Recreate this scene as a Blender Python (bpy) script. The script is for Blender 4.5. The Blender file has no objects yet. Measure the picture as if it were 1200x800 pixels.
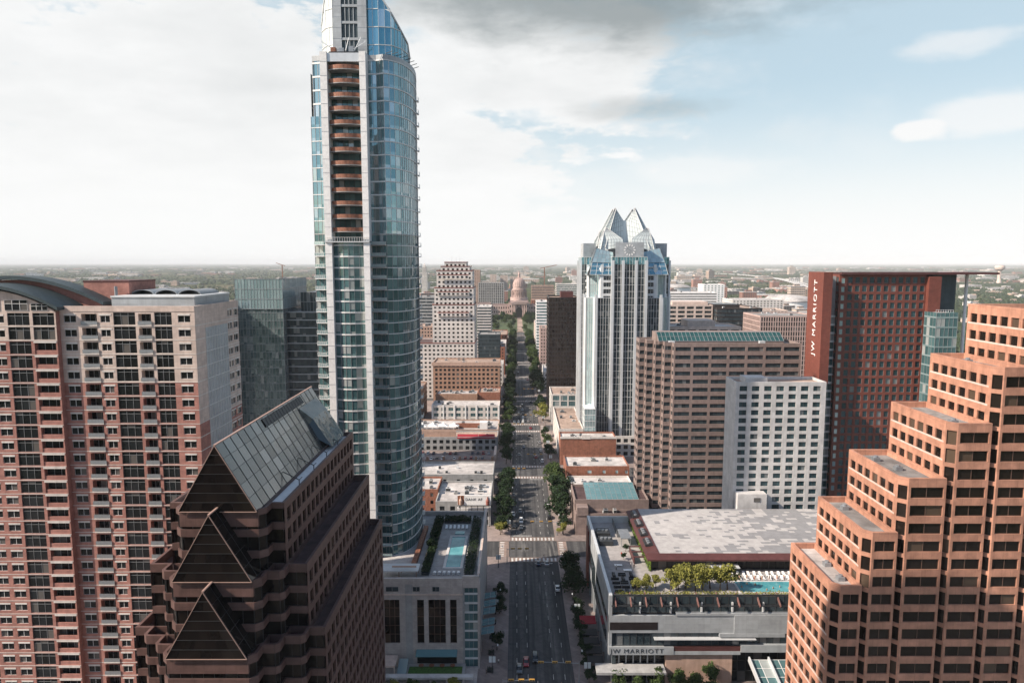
import bpy, bmesh, math, random
from mathutils import Vector, Matrix, noise as mnoise
R = random.Random(7)
sc = bpy.context.scene
COL = sc.collection
PI = math.pi
# ------------------------------------------------------------------ camera
CAM_H = 117.0
FPX = 820.0                      # focal length in pixels of a 1200 px wide frame
PITCH = math.atan(92.0 / 820.0)
cd = bpy.data.cameras.new('camera'); cam = bpy.data.objects.new('camera', cd); COL.objects.link(cam)
cd.sensor_fit = 'HORIZONTAL'; cd.sensor_width = 36.0; cd.lens = FPX / 1200 * 36.0
cd.clip_start = 0.5; cd.clip_end = 90000
cd.shift_x = -5.0 / 1200
cam.location = (0, 0, CAM_H); cam.rotation_euler = (PI / 2 - PITCH, 0, 0)
sc.camera = cam
cP, sP = math.cos(PITCH), math.sin(PITCH)
def proj(x, y, z):
    zc = y * cP - (z - CAM_H) * sP
    if zc < 1: return None
    yc = y * sP + (z - CAM_H) * cP
    return 605 + FPX * x / zc, 400 - FPX * yc / zc, zc

# ------------------------------------------------------------------ materials
def nt(name):
    m = bpy.data.materials.new(name); m.use_nodes = True
    t = m.node_tree; b = t.nodes['Principled BSDF']
    return m, t, b
def rgba(c): return (c[0], c[1], c[2], 1.0)
def math_node(t, op, a, b=None, c=None):
    n = t.nodes.new('ShaderNodeMath'); n.operation = op
    for i, v in enumerate((a, b, c)):
        if v is None: continue
        if isinstance(v, (int, float)): n.inputs[i].default_value = v
        else: t.links.new(v, n.inputs[i])
    return n.outputs[0]
def mixcol(t, fac, a, b, blend='MIX'):
    n = t.nodes.new('ShaderNodeMix'); n.data_type = 'RGBA'; n.blend_type = blend
    for sock, v in ((n.inputs[0], fac), (n.inputs[6], a), (n.inputs[7], b)):
        if isinstance(v, (int, float)): sock.default_value = v
        elif isinstance(v, tuple): sock.default_value = rgba(v)
        else: t.links.new(v, sock)
    return n.outputs[2]
def noise_fac(t, vec, scale, detail=5, rough=.6, lo=.35, hi=.65):
    n = t.nodes.new('ShaderNodeTexNoise'); n.inputs['Scale'].default_value = scale
    n.inputs['Detail'].default_value = detail; n.inputs['Roughness'].default_value = rough
    t.links.new(vec, n.inputs['Vector'])
    r = t.nodes.new('ShaderNodeMapRange'); r.inputs[1].default_value = lo; r.inputs[2].default_value = hi
    t.links.new(n.outputs[0], r.inputs[0])
    return r.outputs[0]
def mapping(t, vec, scale):
    m = t.nodes.new('ShaderNodeMapping'); m.inputs['Scale'].default_value = scale
    t.links.new(vec, m.inputs['Vector']); return m.outputs[0]
def flatvec(t, vec):
    s = t.nodes.new('ShaderNodeSeparateXYZ'); t.links.new(vec, s.inputs[0])
    c = t.nodes.new('ShaderNodeCombineXYZ')
    t.links.new(math_node(t, 'ADD', s.outputs[0], s.outputs[1]), c.inputs[0]); t.links.new(s.outputs[2], c.inputs[1])
    return c.outputs[0]
def M(name, col, rough=.8, var=.18, scale=.6, streak=.15, metal=0.0, panel=None, joint=.75, bump=0.0, big=.12, spec=.4):
    m, t, b = nt(name)
    tc = t.nodes.new('ShaderNodeTexCoord'); v = tc.outputs['Object']
    lo = tuple(c * (1 - var) for c in col); hi = tuple(min(1, c * (1 + var)) for c in col)
    c = mixcol(t, noise_fac(t, v, scale), lo, hi)
    if big:
        c = mixcol(t, noise_fac(t, v, scale * .08, 3), c, mixcol(t, 1.0, c, (1 - big * 1.5,) * 3, 'MULTIPLY'))
    if streak:
        f = noise_fac(t, mapping(t, v, (1.1, 1.1, .05)), .9, 4, .6, .5, .75)
        c = mixcol(t, math_node(t, 'MULTIPLY', f, streak * 2), c, mixcol(t, 1.0, c, (.5, .48, .45), 'MULTIPLY'))
    if panel:
        br = t.nodes.new('ShaderNodeTexBrick'); t.links.new(v if name.endswith('roof') else flatvec(t, v), br.inputs['Vector'])
        br.inputs['Scale'].default_value = 1; br.inputs['Brick Width'].default_value = panel[0]; br.inputs['Row Height'].default_value = panel[1]
        br.inputs['Mortar Size'].default_value = panel[2] if len(panel) > 2 else .03
        br.offset = 0.5 if len(panel) > 3 else 0.0
        br.inputs['Color1'].default_value = (1, 1, 1, 1); br.inputs['Color2'].default_value = (.86, .86, .86, 1)
        br.inputs['Mortar'].default_value = (joint, joint, joint, 1)
        c = mixcol(t, 1.0, c, br.outputs['Color'], 'MULTIPLY')
    t.links.new(c, b.inputs['Base Color'])
    b.inputs['Roughness'].default_value = rough; b.inputs['Metallic'].default_value = metal
    b.inputs['Specular IOR Level'].default_value = spec
    if bump:
        bp = t.nodes.new('ShaderNodeBump'); bp.inputs['Strength'].default_value = bump; bp.inputs['Distance'].default_value = .1
        t.links.new(noise_fac(t, v, scale * 4), bp.inputs['Height']); t.links.new(bp.outputs[0], b.inputs['Normal'])
    return m
def rand_sock(t):
    g = t.nodes.new('ShaderNodeNewGeometry'); o = t.nodes.new('ShaderNodeObjectInfo')
    return math_node(t, 'FRACT', math_node(t, 'ADD', g.outputs['Random Per Island'], o.outputs['Random'])), g
def G(name, col, col2=None, blind=None, pblind=.0, metal=.0, rough=.05, tilt=.015, wave=.004, spec=.6):
    """window glass: dark or tinted, each pane a little different and a little out of plane"""
    m, t, b = nt(name)
    r, g = rand_sock(t)
    wn = t.nodes.new('ShaderNodeTexWhiteNoise'); wn.noise_dimensions = '1D'; t.links.new(r, wn.inputs['W'])
    c = mixcol(t, wn.outputs['Value'], col, col2 or tuple(x * 1.6 for x in col))
    rr = rough
    if pblind > 0:
        k = math_node(t, 'LESS_THAN', math_node(t, 'FRACT', math_node(t, 'MULTIPLY', r, 17.31)), pblind)
        c = mixcol(t, math_node(t, 'MULTIPLY', k, .75), c, blind)
    t.links.new(c, b.inputs['Base Color'])
    b.inputs['Roughness'].default_value = rr; b.inputs['Metallic'].default_value = metal
    b.inputs['Specular IOR Level'].default_value = spec
    sub = t.nodes.new('ShaderNodeVectorMath'); sub.operation = 'SUBTRACT'; sub.inputs[1].default_value = (.5, .5, .5)
    t.links.new(wn.outputs['Color'], sub.inputs[0])
    sca = t.nodes.new('ShaderNodeVectorMath'); sca.operation = 'SCALE'; sca.inputs['Scale'].default_value = tilt
    t.links.new(sub.outputs[0], sca.inputs[0])
    tc = t.nodes.new('ShaderNodeTexCoord')
    n2 = t.nodes.new('ShaderNodeTexNoise'); n2.inputs['Scale'].default_value = .6; n2.inputs['Detail'].default_value = 2
    t.links.new(tc.outputs['Object'], n2.inputs['Vector'])
    s2 = t.nodes.new('ShaderNodeVectorMath'); s2.operation = 'SUBTRACT'; s2.inputs[1].default_value = (.5, .5, .5); t.links.new(n2.outputs['Color'], s2.inputs[0])
    s3 = t.nodes.new('ShaderNodeVectorMath'); s3.operation = 'SCALE'; s3.inputs['Scale'].default_value = wave * 8; t.links.new(s2.outputs[0], s3.inputs[0])
    a1 = t.nodes.new('ShaderNodeVectorMath'); a1.operation = 'ADD'; t.links.new(g.outputs['Normal'], a1.inputs[0]); t.links.new(sca.outputs[0], a1.inputs[1])
    a2 = t.nodes.new('ShaderNodeVectorMath'); a2.operation = 'ADD'; t.links.new(a1.outputs[0], a2.inputs[0]); t.links.new(s3.outputs[0], a2.inputs[1])
    nn = t.nodes.new('ShaderNodeVectorMath'); nn.operation = 'NORMALIZE'; t.links.new(a2.outputs[0], nn.inputs[0])
    t.links.new(nn.outputs[0], b.inputs['Normal'])
    return m
def P(name, col, rough=.5, metal=0.0, spec=.5):
    return M(name, col, rough, .08, 1.5, 0, metal, None, .8, 0, 0.06, spec)

mat = {}
mat['pink_brick'] = M('pink_brick', (.40, .19, .155), .85, .16, .9, .12, panel=(.9, .31, .03, 1), joint=.8)
mat['cream_stone'] = M('cream_stone', (.62, .50, .435), .8, .10, .5, .15, panel=(1.6, .8, .03), joint=.8)
mat['white_stone'] = M('white_stone', (.64, .60, .56), .8, .10, .5, .18)
mat['pink_granite'] = M('pink_granite', (.125, .072, .064), .5, .18, .7, .16, panel=(1.5, 1.6, .03), joint=.72)
mat['dark_roof'] = M('dark_roof', (.075, .045, .045), .9, .3, .4, 0)
mat['red_gravel'] = M('red_gravel', (.20, .085, .055), .95, .45, 1.6, 0, bump=.3)
mat['orange_granite'] = M('orange_granite', (.46, .23, .155), .62, .18, .6, .18, panel=(1.55, 1.6, .03), joint=.68)
mat['grey_roof'] = M('grey_roof', (.30, .29, .28), .95, .3, .35, 0, big=.3, panel=(9, 3.1, .09, 1), joint=.72)
mat['white_roof'] = M('white_roof', (.52, .49, .47), .9, .22, .3, 0, big=.3, panel=(9, 3.1, .09, 1), joint=.72)
mat['tan_roof'] = M('tan_roof', (.42, .31, .25), .95, .25, .35, 0, big=.3, panel=(9, 3.1, .09, 1), joint=.72)
mat['brown_stone'] = M('brown_stone', (.27, .205, .185), .7, .12, .6, .14, panel=(1.6, 1.7, .03), joint=.75)
mat['pale_concrete'] = M('pale_concrete', (.60, .585, .57), .8, .10, .4, .18, panel=(2.3, 3.0, .03), joint=.85)
mat['lime_stone'] = M('lime_stone', (.47, .425, .40), .8, .12, .5, .15, panel=(1.2, .62, .02, 1), joint=.7)
mat['grey_panel'] = M('grey_panel', (.41, .435, .45), .5, .08, .5, .12, metal=.1, panel=(3.2, 1.3, .025), joint=.8)
mat['grey_concrete'] = M('grey_concrete', (.34, .34, .335), .85, .15, .5, .2)
mat['white_metal'] = M('white_metal', (.66, .68, .69), .4, .05, .5, .08, metal=.25)
mat['grey_metal'] = M('grey_metal', (.30, .32, .34), .45, .1, 1, .05, metal=.5)
mat['dark_metal'] = M('dark_metal', (.045, .05, .055), .5, .2, 1, .05, metal=.3)
mat['slate_metal'] = M('slate_metal', (.06, .085, .095), .55, .1, .6, .05, metal=.4, panel=(.6, 50, .03), joint=.7)
mat['rust_metal'] = M('rust_metal', (.27, .115, .07), .6, .35, 1.2, .15, metal=.2)
mat['red_terracotta'] = M('red_terracotta', (.185, .055, .038), .6, .12, .7, .10, panel=(1.1, .5, .02), joint=.75)
mat['maroon_fascia'] = M('maroon_fascia', (.105, .04, .038), .55, .15, .6, .1, metal=.2)
mat['red_brick'] = M('red_brick', (.30, .125, .08), .9, .2, .8, .2, panel=(.6, .25, .02, 1), joint=.8)
mat['orange_brick'] = M('orange_brick', (.40, .24, .165), .85, .14, .8, .15, panel=(.6, .3, .02, 1), joint=.85)
mat['tan_stone'] = M('tan_stone', (.44, .30, .235), .85, .12, .5, .18)
mat['pink_granite_pale'] = M('pink_granite_pale', (.44, .32, .285), .8, .1, .2, .1)
mat['dark_brown_glass'] = G('dark_brown_glass', (.014, .009, .008), (.045, .030, .025), metal=.15, tilt=.05, wave=.012)
mat['black_panel'] = M('black_panel', (.025, .02, .02), .3, .2, .6, .05)
mat['white_paint'] = P('white_paint', (.78, .77, .75), .6)
mat['black_glass'] = G('black_glass', (.008, .009, .010), (.020, .023, .026), (.14, .13, .12), .09, tilt=.02, spec=.28)
mat['gable_glass'] = G('gable_glass', (.006, .005, .005), (.014, .011, .010), tilt=.03, spec=.22)
mat['bronze_glass'] = G('bronze_glass', (.006, .005, .0045), (.016, .012, .010), (.10, .07, .05), .06, tilt=.03, wave=.006, spec=.25)
mat['hotel_glass'] = G('hotel_glass', (.02, .05, .06), (.05, .10, .115), (.25, .27, .27), .05, metal=.2, tilt=.03)
mat['fin_metal'] = M('fin_metal', (.19, .095, .08), .6, .2, 1.2, .1)
mat['tile_white'] = M('tile_white', (.40, .385, .375), .9, .12, .5, 0, big=.08)
mat['tile_grey'] = M('tile_grey', (.23, .23, .235), .9, .10, .5, 0, big=.08)
mat['office_glass'] = G('office_glass', (.06, .105, .11), (.17, .225, .23), (.3, .34, .34), .1, metal=.4, tilt=.04, wave=.02)
mat['teal_glass'] = G('teal_glass', (.045, .105, .112), (.11, .205, .215), (.45, .47, .46), .12, metal=.25, tilt=.03)
mat['blue_glass'] = G('blue_glass', (.12, .225, .25), (.27, .385, .41), (.46, .52, .53), .12, metal=.7, rough=.06, tilt=.035, wave=.008)
mat['sky_glass'] = G('sky_glass', (.10, .27, .34), (.19, .37, .44), (.55, .66, .70), .05, metal=.75, tilt=.03)
mat['pale_glass'] = G('pale_glass', (.28, .40, .42), (.42, .54, .56), metal=.5, tilt=.03)
mat['dark_glass'] = G('dark_glass', (.022, .035, .042), (.06, .08, .09), (.20, .21, .21), .08, metal=.15, tilt=.05, wave=.015, spec=.45)
mat['silver_glass'] = G('silver_glass', (.13, .125, .12), (.25, .24, .235), metal=.9, rough=.16, tilt=.02, wave=.006)
mat['frost_glass'] = G('frost_glass', (.50, .56, .555), (.60, .65, .64), metal=.0, rough=.45, tilt=.03)
mat['green_solar'] = G('green_solar', (.02, .075, .075), (.035, .11, .105), metal=.3, tilt=.03)
mat['frame_white'] = P('frame_white', (.62, .62, .61), .5)
mat['frame_grey'] = P('frame_grey', (.26, .27, .28), .5, .3)
mat['frame_dark'] = P('frame_dark', (.03, .032, .035), .5, .2)
mat['frame_bronze'] = P('frame_bronze', (.14, .085, .065), .5, .3)
mat['frame_pink'] = P('frame_pink', (.36, .24, .2), .6)
mat['red_trim'] = P('red_trim', (.22, .07, .05), .7)
mat['red_cloth'] = P('red_cloth', (.27, .015, .025), .8)
mat['black_cloth'] = P('black_cloth', (.02, .02, .022), .8)
mat['green_moss'] = M('green_moss', (.16, .24, .03), .95, .4, 2.5, 0, bump=.6)
mat['lawn'] = M('lawn', (.05, .125, .025), .95, .3, 1.5, 0, bump=.3)
mat['deck'] = M('deck', (.33, .31, .30), .9, .15, .6, 0, panel=None)
mat['wood'] = M('wood', (.22, .12, .075), .8, .25, 2, 0)
mat['copper_green'] = G('copper_green', (.09, .21, .235), (.12, .25, .28), metal=.2, rough=.25, tilt=.02)
mat['pool_tile'] = P('pool_tile', (.10, .46, .50), .5)

# ------------------------------------------------------------------ mesh builder
class MB:
    def __init__(s): s.v = []; s.f = []; s.m = []
    def face(s, pts, mi=0):
        n = len(s.v); s.v += [tuple(p) for p in pts]; s.f.append(tuple(range(n, n + len(pts)))); s.m.append(mi)
    def hexa(s, p, mi=0):          # p: 4 bottom CCW, 4 top CCW
        n = len(s.v); s.v += [tuple(q) for q in p]
        for f in ((3, 2, 1, 0), (4, 5, 6, 7), (0, 1, 5, 4), (1, 2, 6, 5), (2, 3, 7, 6), (3, 0, 4, 7)):
            s.f.append(tuple(n + i for i in f)); s.m.append(mi)
    def box(s, x0, x1, y0, y1, z0, z1, mi=0):
        s.hexa([(x0, y0, z0), (x1, y0, z0), (x1, y1, z0), (x0, y1, z0), (x0, y0, z1), (x1, y0, z1), (x1, y1, z1), (x0, y1, z1)], mi)
    def obox(s, P0, u, a0, a1, d0, d1, z0, z1, mi=0):   # along u, outwards n
        n = (u[1], -u[0])
        q = lambda a, d, z: (P0[0] + u[0] * a + n[0] * d, P0[1] + u[1] * a + n[1] * d, z)
        s.hexa([q(a0, d1, z0), q(a1, d1, z0), q(a1, d0, z0), q(a0, d0, z0), q(a0, d1, z1), q(a1, d1, z1), q(a1, d0, z1), q(a0, d0, z1)], mi)
    def prism(s, poly, z0, z1, mi=0, top=True, bottom=True, mt=None):
        n = len(poly); z0f = z0 if callable(z0) else (lambda p: z0); z1f = z1 if callable(z1) else (lambda p: z1)
        for i in range(n):
            p, q = poly[i], poly[(i + 1) % n]
            s.face([(p[0], p[1], z0f(p)), (q[0], q[1], z0f(q)), (q[0], q[1], z1f(q)), (p[0], p[1], z1f(p))], mi)
        if top: s.face([(p[0], p[1], z1f(p)) for p in poly], mi if mt is None else mt)
        if bottom: s.face([(p[0], p[1], z0f(p)) for p in reversed(poly)], mi)
    def beam(s, p, q, w, h=None, mi=0, up=(0, 0, 1)):
        p = Vector(p); q = Vector(q); d = (q - p)
        if d.length < 1e-6: return
        d.normalize(); up = Vector(up)
        if abs(d.dot(up)) > .98: up = Vector((1, 0, 0))
        r = d.cross(up).normalized(); t = r.cross(d).normalized(); h = h or w
        r *= w / 2; t *= h / 2
        s.hexa([p - r - t, p + r - t, q + r - t, q - r - t, p - r + t, p + r + t, q + r + t, q - r + t], mi)
    def tube(s, p, q, r0, r1=None, n=8, mi=0, caps=True):
        p = Vector(p); q = Vector(q); d = (q - p).normalized(); r1 = r0 if r1 is None else r1
        a = d.cross(Vector((0, 0, 1)) if abs(d.z) < .95 else Vector((1, 0, 0))).normalized(); b = d.cross(a)
        i0 = len(s.v)
        for c, r in ((p, r0), (q, r1)):
            for k in range(n):
                t = 2 * PI * k / n; s.v.append(tuple(c + a * (r * math.cos(t)) + b * (r * math.sin(t))))
        for k in range(n):
            k2 = (k + 1) % n; s.f.append((i0 + k, i0 + n + k, i0 + n + k2, i0 + k2)); s.m.append(mi)
        if caps:
            s.f.append(tuple(i0 + k for k in range(n))); s.m.append(mi)
            s.f.append(tuple(i0 + n + k for k in reversed(range(n)))); s.m.append(mi)
    def lathe(s, c, prof, n=24, mi=0):   # prof: (r, z)
        i0 = len(s.v)
        for r, z in prof:
            for k in range(n):
                t = 2 * PI * k / n; s.v.append((c[0] + r * math.cos(t), c[1] + r * math.sin(t), c[2] + z))
        for j in range(len(prof) - 1):
            for k in range(n):
                k2 = (k + 1) % n; a = i0 + j * n; b = a + n
                s.f.append((a + k, a + k2, b + k2, b + k)); s.m.append(mi)
    def mesh(s, name, mats, org=(0, 0, 0), smooth=False):
        me = bpy.data.meshes.new(name)
        me.from_pydata([(x - org[0], y - org[1], z - org[2]) for x, y, z in s.v], [], s.f)
        for m in mats: me.materials.append(mat[m] if isinstance(m, str) else m)
        me.polygons.foreach_set('material_index', s.m)
        if smooth: me.polygons.foreach_set('use_smooth', [True] * len(s.f))
        me.update(); return me
    def build(s, name, mats, parent=None, smooth=False, org=None):
        if not s.f: return None
        o = org if org is not None else (tuple(world_loc(parent)) if parent else (0, 0, 0))
        me = s.mesh(name, mats if isinstance(mats, (list, tuple)) else [mats], o, smooth)
        ob = bpy.data.objects.new(name, me); COL.objects.link(ob)
        if parent:
            ob.parent = parent
            if org is not None: ob.location = Vector(o) - world_loc(parent)
        else: ob.location = o
        return ob
def world_loc(o):
    v = Vector(o.location)
    while o.parent: o = o.parent; v = v + o.location
    return v
def tag(o, label=None, cat=None, group=None, kind=None):
    if label: o['label'] = label
    if cat: o['category'] = cat
    if group: o['group'] = group
    if kind: o['kind'] = kind
    return o
def thing(name, label, cat, loc=(0, 0, 0), rz=0, group=None):
    o = bpy.data.objects.new(name, None); COL.objects.link(o)
    o.location = loc; o.rotation_euler = (0, 0, rz); o.empty_display_size = .5
    return tag(o, label, cat, group)
def place(name, me, parent, loc, rz=0, rx=0):
    o = bpy.data.objects.new(name, me); COL.objects.link(o); o.parent = parent
    o.location = loc; o.rotation_euler = (rx, 0, rz); return o
def copy_tree(o, parent=None):
    c = o.copy(); COL.objects.link(c)
    if parent is not None: c.parent = parent
    for ch in list(o.children): copy_tree(ch, c)
    return c
def inset(poly, d):
    n = len(poly); out = []
    for i in range(n):
        p0, p1, p2 = poly[i - 1], poly[i], poly[(i + 1) % n]
        def ln(a, b):
            ux, uy = b[0] - a[0], b[1] - a[1]; L = math.hypot(ux, uy); ux /= L; uy /= L
            return (a[0] - uy * d, a[1] + ux * d, ux, uy)
        x1, y1, a1, b1 = ln(p0, p1); x2, y2, a2, b2 = ln(p1, p2)
        det = a1 * b2 - b1 * a2
        if abs(det) < 1e-5: out.append((x2, y2)); continue
        t = ((x2 - x1) * b2 - (y2 - y1) * a2) / det
        out.append((x1 + a1 * t, y1 + b1 * t))
    return out

# ------------------------------------------------------------------ repeated parts (windows, balconies): the 100 largest in view become objects
REP = {}
def rep(root, pname, key, maker, loc, rz, size):
    REP.setdefault((root.name, pname), (root, []))[1].append((key, maker, loc, rz, size))
MESHC = {}
def rep_mesh(key, maker, pname):
    if key not in MESHC: MESHC[key] = maker(pname)
    return MESHC[key]
def win_maker(w, h, nv, nh, gl, fr, t=.09, transom=None):
    def mk(name):
        b = MB(); xs = [-w / 2 + w * i / nv for i in range(nv + 1)]
        zs = [-h / 2 + h * i / nh for i in range(nh + 1)]
        if transom: zs = [-h / 2, h / 2 - transom * h, h / 2]
        for i in range(nv):
            for j in range(len(zs) - 1):
                b.face([(xs[i], 0, zs[j]), (xs[i + 1], 0, zs[j]), (xs[i + 1], 0, zs[j + 1]), (xs[i], 0, zs[j + 1])], 0)
        for x in xs: b.box(max(-w / 2, x - t / 2), min(w / 2, x + t / 2), -.07, -.004, -h / 2, h / 2, 1)
        for k, z in enumerate(zs): b.box(-w / 2 + .001, w / 2 - .001, -.06, -.006, max(-h / 2, z - t / 2), min(h / 2, z + t / 2), 1)
        return b.mesh(name, [gl, fr])
    return mk
def add_win(root, c, u, w, h, nv=1, nh=1, gl='black_glass', fr='frame_grey', t=.09, transom=None, pname='window'):
    w = round(w, 2); h = round(h, 2)
    rep(root, pname, (pname, w, h, nv, nh, gl, fr, t, transom), win_maker(w, h, nv, nh, gl, fr, t, transom), c, math.atan2(u[1], u[0]), w * h)

def finalise_reps():
    dg = bpy.context.evaluated_depsgraph_get(); dg.update()
    camv = Vector((0, 0, CAM_H))
    def rootof(o):
        while o.parent: o = o.parent
        return o
    for (rn, pname), (root, lst) in REP.items():
        rl = world_loc(root); sc_ = []
        for idx, (key, mk, loc, rz, size) in enumerate(lst):
            n = Vector((math.sin(rz), -math.cos(rz), 0)); c = Vector(loc)
            tocam = camv - c; s = 0
            if len(lst) > 100:
                pr = proj(*loc)
                if pr and n.dot(tocam) > 0:
                    s = size * n.dot(tocam.normalized()) / pr[2] ** 2
                    if not (-15 < pr[0] < 1215 and -15 < pr[1] < 815): s *= 1e-4
                    else:
                        src = c + n * .35; dv = camv - src
                        hit, hl, hn, hi, ho, hm = sc.ray_cast(dg, src, dv.normalized(), distance=dv.length)
                        if hit: s *= 1e-2
            sc_.append((s, idx))
        sc_.sort(key=lambda q: (-q[0], q[1]))
        keep = sc_[:100] if len(lst) > 100 else sc_
        for s, i in keep:
            key, mk, loc, rz, size = lst[i]
            place(pname, rep_mesh(key, mk, pname), root, Vector(loc) - rl, rz)
        if len(lst) > 100:
            V = []; F = []; MI = []; mats = []
            for s, i in sc_[100:]:
                key, mk, loc, rz, size = lst[i]; me = rep_mesh(key, mk, pname)
                cs, sn = math.cos(rz), math.sin(rz); n0 = len(V); d = Vector(loc) - rl
                for v in me.vertices:
                    x, y, z = v.co; V.append((x * cs - y * sn + d.x, x * sn + y * cs + d.y, z + d.z))
                mp = []
                for m_ in me.materials:
                    if m_ not in mats: mats.append(m_)
                    mp.append(mats.index(m_))
                for p in me.polygons: F.append(tuple(n0 + q for q in p.vertices)); MI.append(mp[p.material_index])
            me = bpy.data.meshes.new(pname + '_rest'); me.from_pydata(V, [], F)
            for m_ in mats: me.materials.append(m_)
            me.polygons.foreach_set('material_index', MI); me.update()
            o = place(pname, me, root, (0, 0, 0)); o['kind'] = 'stuff'

# ------------------------------------------------------------------ facades
def edge_info(p, q):
    L = math.hypot(q[0] - p[0], q[1] - p[1]); return L, ((q[0] - p[0]) / L, (q[1] - p[1]) / L)
def vquad(b, p, q, z0, z1, mi=0):
    b.face([(p[0], p[1], z0), (q[0], q[1], z0), (q[0], q[1], z1), (p[0], p[1], z1)], mi)
def facade(root, b, p, q, pi, qi, z0, nfl, fh, spec):
    """spec: dict kind punch|ribbon|blank|glass ; builds recessed openings between piers and spandrels"""
    L, u = edge_info(p, q); n = (u[1], -u[0]); kind = spec.get('kind', 'punch'); ms = spec.get('ms', 0); mp = spec.get('mp', 0)
    z1 = z0 + nfl * fh
    if kind == 'blank' or nfl == 0: vquad(b, p, q, z0, z1, mp); return
    sill, wh = spec.get('sill', .9), spec.get('wh', 1.8)
    d = math.hypot(pi[0] - p[0], pi[1] - p[1]); d = abs((pi[0] - p[0]) * n[0] + (pi[1] - p[1]) * n[1])
    first = True
    for k in range(nfl + 1):
        a = z0 if k == 0 else z0 + (k - 1) * fh + sill + wh
        c = z1 if k == nfl else z0 + k * fh + sill
        if c - a < .01: continue
        vquad(b, p, q, a, c, ms)
        if k < nfl: b.face([(p[0], p[1], c), (q[0], q[1], c), (qi[0], qi[1], c), (pi[0], pi[1], c)], ms)
        if k > 0: b.face([(pi[0], pi[1], a), (qi[0], qi[1], a), (q[0], q[1], a), (p[0], p[1], a)], ms)
    gl, fr = spec.get('gl', 'black_glass'), spec.get('fr', 'frame_grey')
    if kind == 'ribbon':
        Li, ui = edge_info(pi, qi); ns = max(1, round(Li / spec.get('bay', 8.0)))
        for k in range(nfl):
            zc = z0 + k * fh + sill + wh / 2
            for i in range(ns):
                a = (i + .5) * Li / ns
                add_win(root, (pi[0] + u[0] * a + n[0] * .04, pi[1] + u[1] * a + n[1] * .04, zc), u, Li / ns, wh, max(1, round(Li / ns / spec.get('mull', 1.6))), 1, gl, fr, .07)
        return
    bays = spec.get('bays')
    if not bays:
        e = spec.get('end', .6); nb = max(1, round((L - 2 * e) / spec.get('bay', 3.0))); pt = (L - 2 * e) / nb; ww = min(spec.get('ww', 1.6), pt - .1)
        bays = [(e + (i + .5) * pt, ww) for i in range(nb)]
    pos = 0.0; edges = []
    for c, w in bays: edges.append((pos, c - w / 2)); pos = c + w / 2
    edges.append((pos, L))
    P_ = lambda a, dd: (p[0] + u[0] * a - n[0] * dd, p[1] + u[1] * a - n[1] * dd)
    for k in range(nfl):
        a = z0 + k * fh + sill; c = a + wh
        for i, (e0, e1) in enumerate(edges):
            vquad(b, P_(e0, 0), P_(e1, 0), a, c, mp)
            if i > 0: vquad(b, P_(e0, d), P_(e0, 0), a, c, mp)
            if i < len(edges) - 1: vquad(b, P_(e1, 0), P_(e1, d), a, c, mp)
        for cc, w in bays:
            x, y = P_(cc, d - .04)
            add_win(root, (x, y, (a + c) / 2), u, w, wh, spec.get('nv', 1), spec.get('nh', 1), gl, fr, spec.get('t', .09), spec.get('transom'))
def block(root, poly, z0, nfl, fh, specs, mats, rec=.3, parapet=1.0, roof='grey_roof', wname='wall', roofname='roof', wall=None, core='frame_dark', roofz=None):
    """walls with real recessed openings round a CCW footprint, a dark core behind, coping and roof"""
    own = wall is None; b = wall or MB()
    ins = inset(poly, rec); N = len(poly)
    for i in range(N):
        j = (i + 1) % N; s = specs[i] if isinstance(specs, (list, tuple)) else specs
        if s is None: continue
        facade(root, b, poly[i], poly[j], ins[i], ins[j], z0, nfl, fh, s)
    z1 = z0 + nfl * fh; zt = z1 + parapet
    if parapet:
        i2 = inset(poly, .45)
        for i in range(N):
            j = (i + 1) % N
            vquad(b, poly[i], poly[j], z1, zt, 0)
            b.face([(poly[i][0], poly[i][1], zt), (poly[j][0], poly[j][1], zt), (i2[j][0], i2[j][1], zt), (i2[i][0], i2[i][1], zt)], 0)
            vquad(b, i2[j], i2[i], z1 - .1, zt, 0)
    cb = MB(); cb.prism(ins, z0 + .02, z1 - .3, 0)
    for f, m_ in zip(cb.f, cb.m): b.f.append(tuple(len(b.v) + k for k in f)); b.m.append(len(mats))
    b.v += cb.v
    rb = MB(); rb.prism(inset(poly, .44) if parapet else inset(poly, .02), z1 - .25, z1 + (.02 if parapet else 0), 0); ro = rb.build(roofname, roof, root)
    if own: return b.build(wname, list(mats) + [core], root), ro
    return None, ro
def rect(x0, x1, y0, y1): return [(x0, y0), (x1, y0), (x1, y1), (x0, y1)]

def strip_panel(b, A, B, C, D, nu, nv, bar=.12, gi=0, bi=1, off=.05):
    """glazed quad A(ll) B(lr) C(ur) D(ul): separate panes and real bars standing proud"""
    A, B, C, D = map(Vector, (A, B, C, D)); nrm = (B - A).cross(D - A)
    if nrm.length < 1e-6: nrm = (B - A).cross(C - A)
    nrm.normalize()
    pt = lambda i, j: (A.lerp(B, i / nu)).lerp(D.lerp(C, i / nu), j / nv)
    for i in range(nu):
        for j in range(nv):
            q = [pt(i, j), pt(i + 1, j), pt(i + 1, j + 1), pt(i, j + 1)]
            if (q[2] - q[3]).length < 1e-5: q = q[:3]
            b.face(q, gi)
    for i in range(nu + 1):
        if bar: b.beam(pt(i, 0) + nrm * off * .5, pt(i, nv) + nrm * off * .5, bar, off + .02, bi, nrm)
    for j in range(nv + 1):
        if bar and (pt(0, j) - pt(nu, j)).length > .05: b.beam(pt(0, j) + nrm * off * .4, pt(nu, j) + nrm * off * .4, bar * .9, off, bi, nrm)
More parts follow.
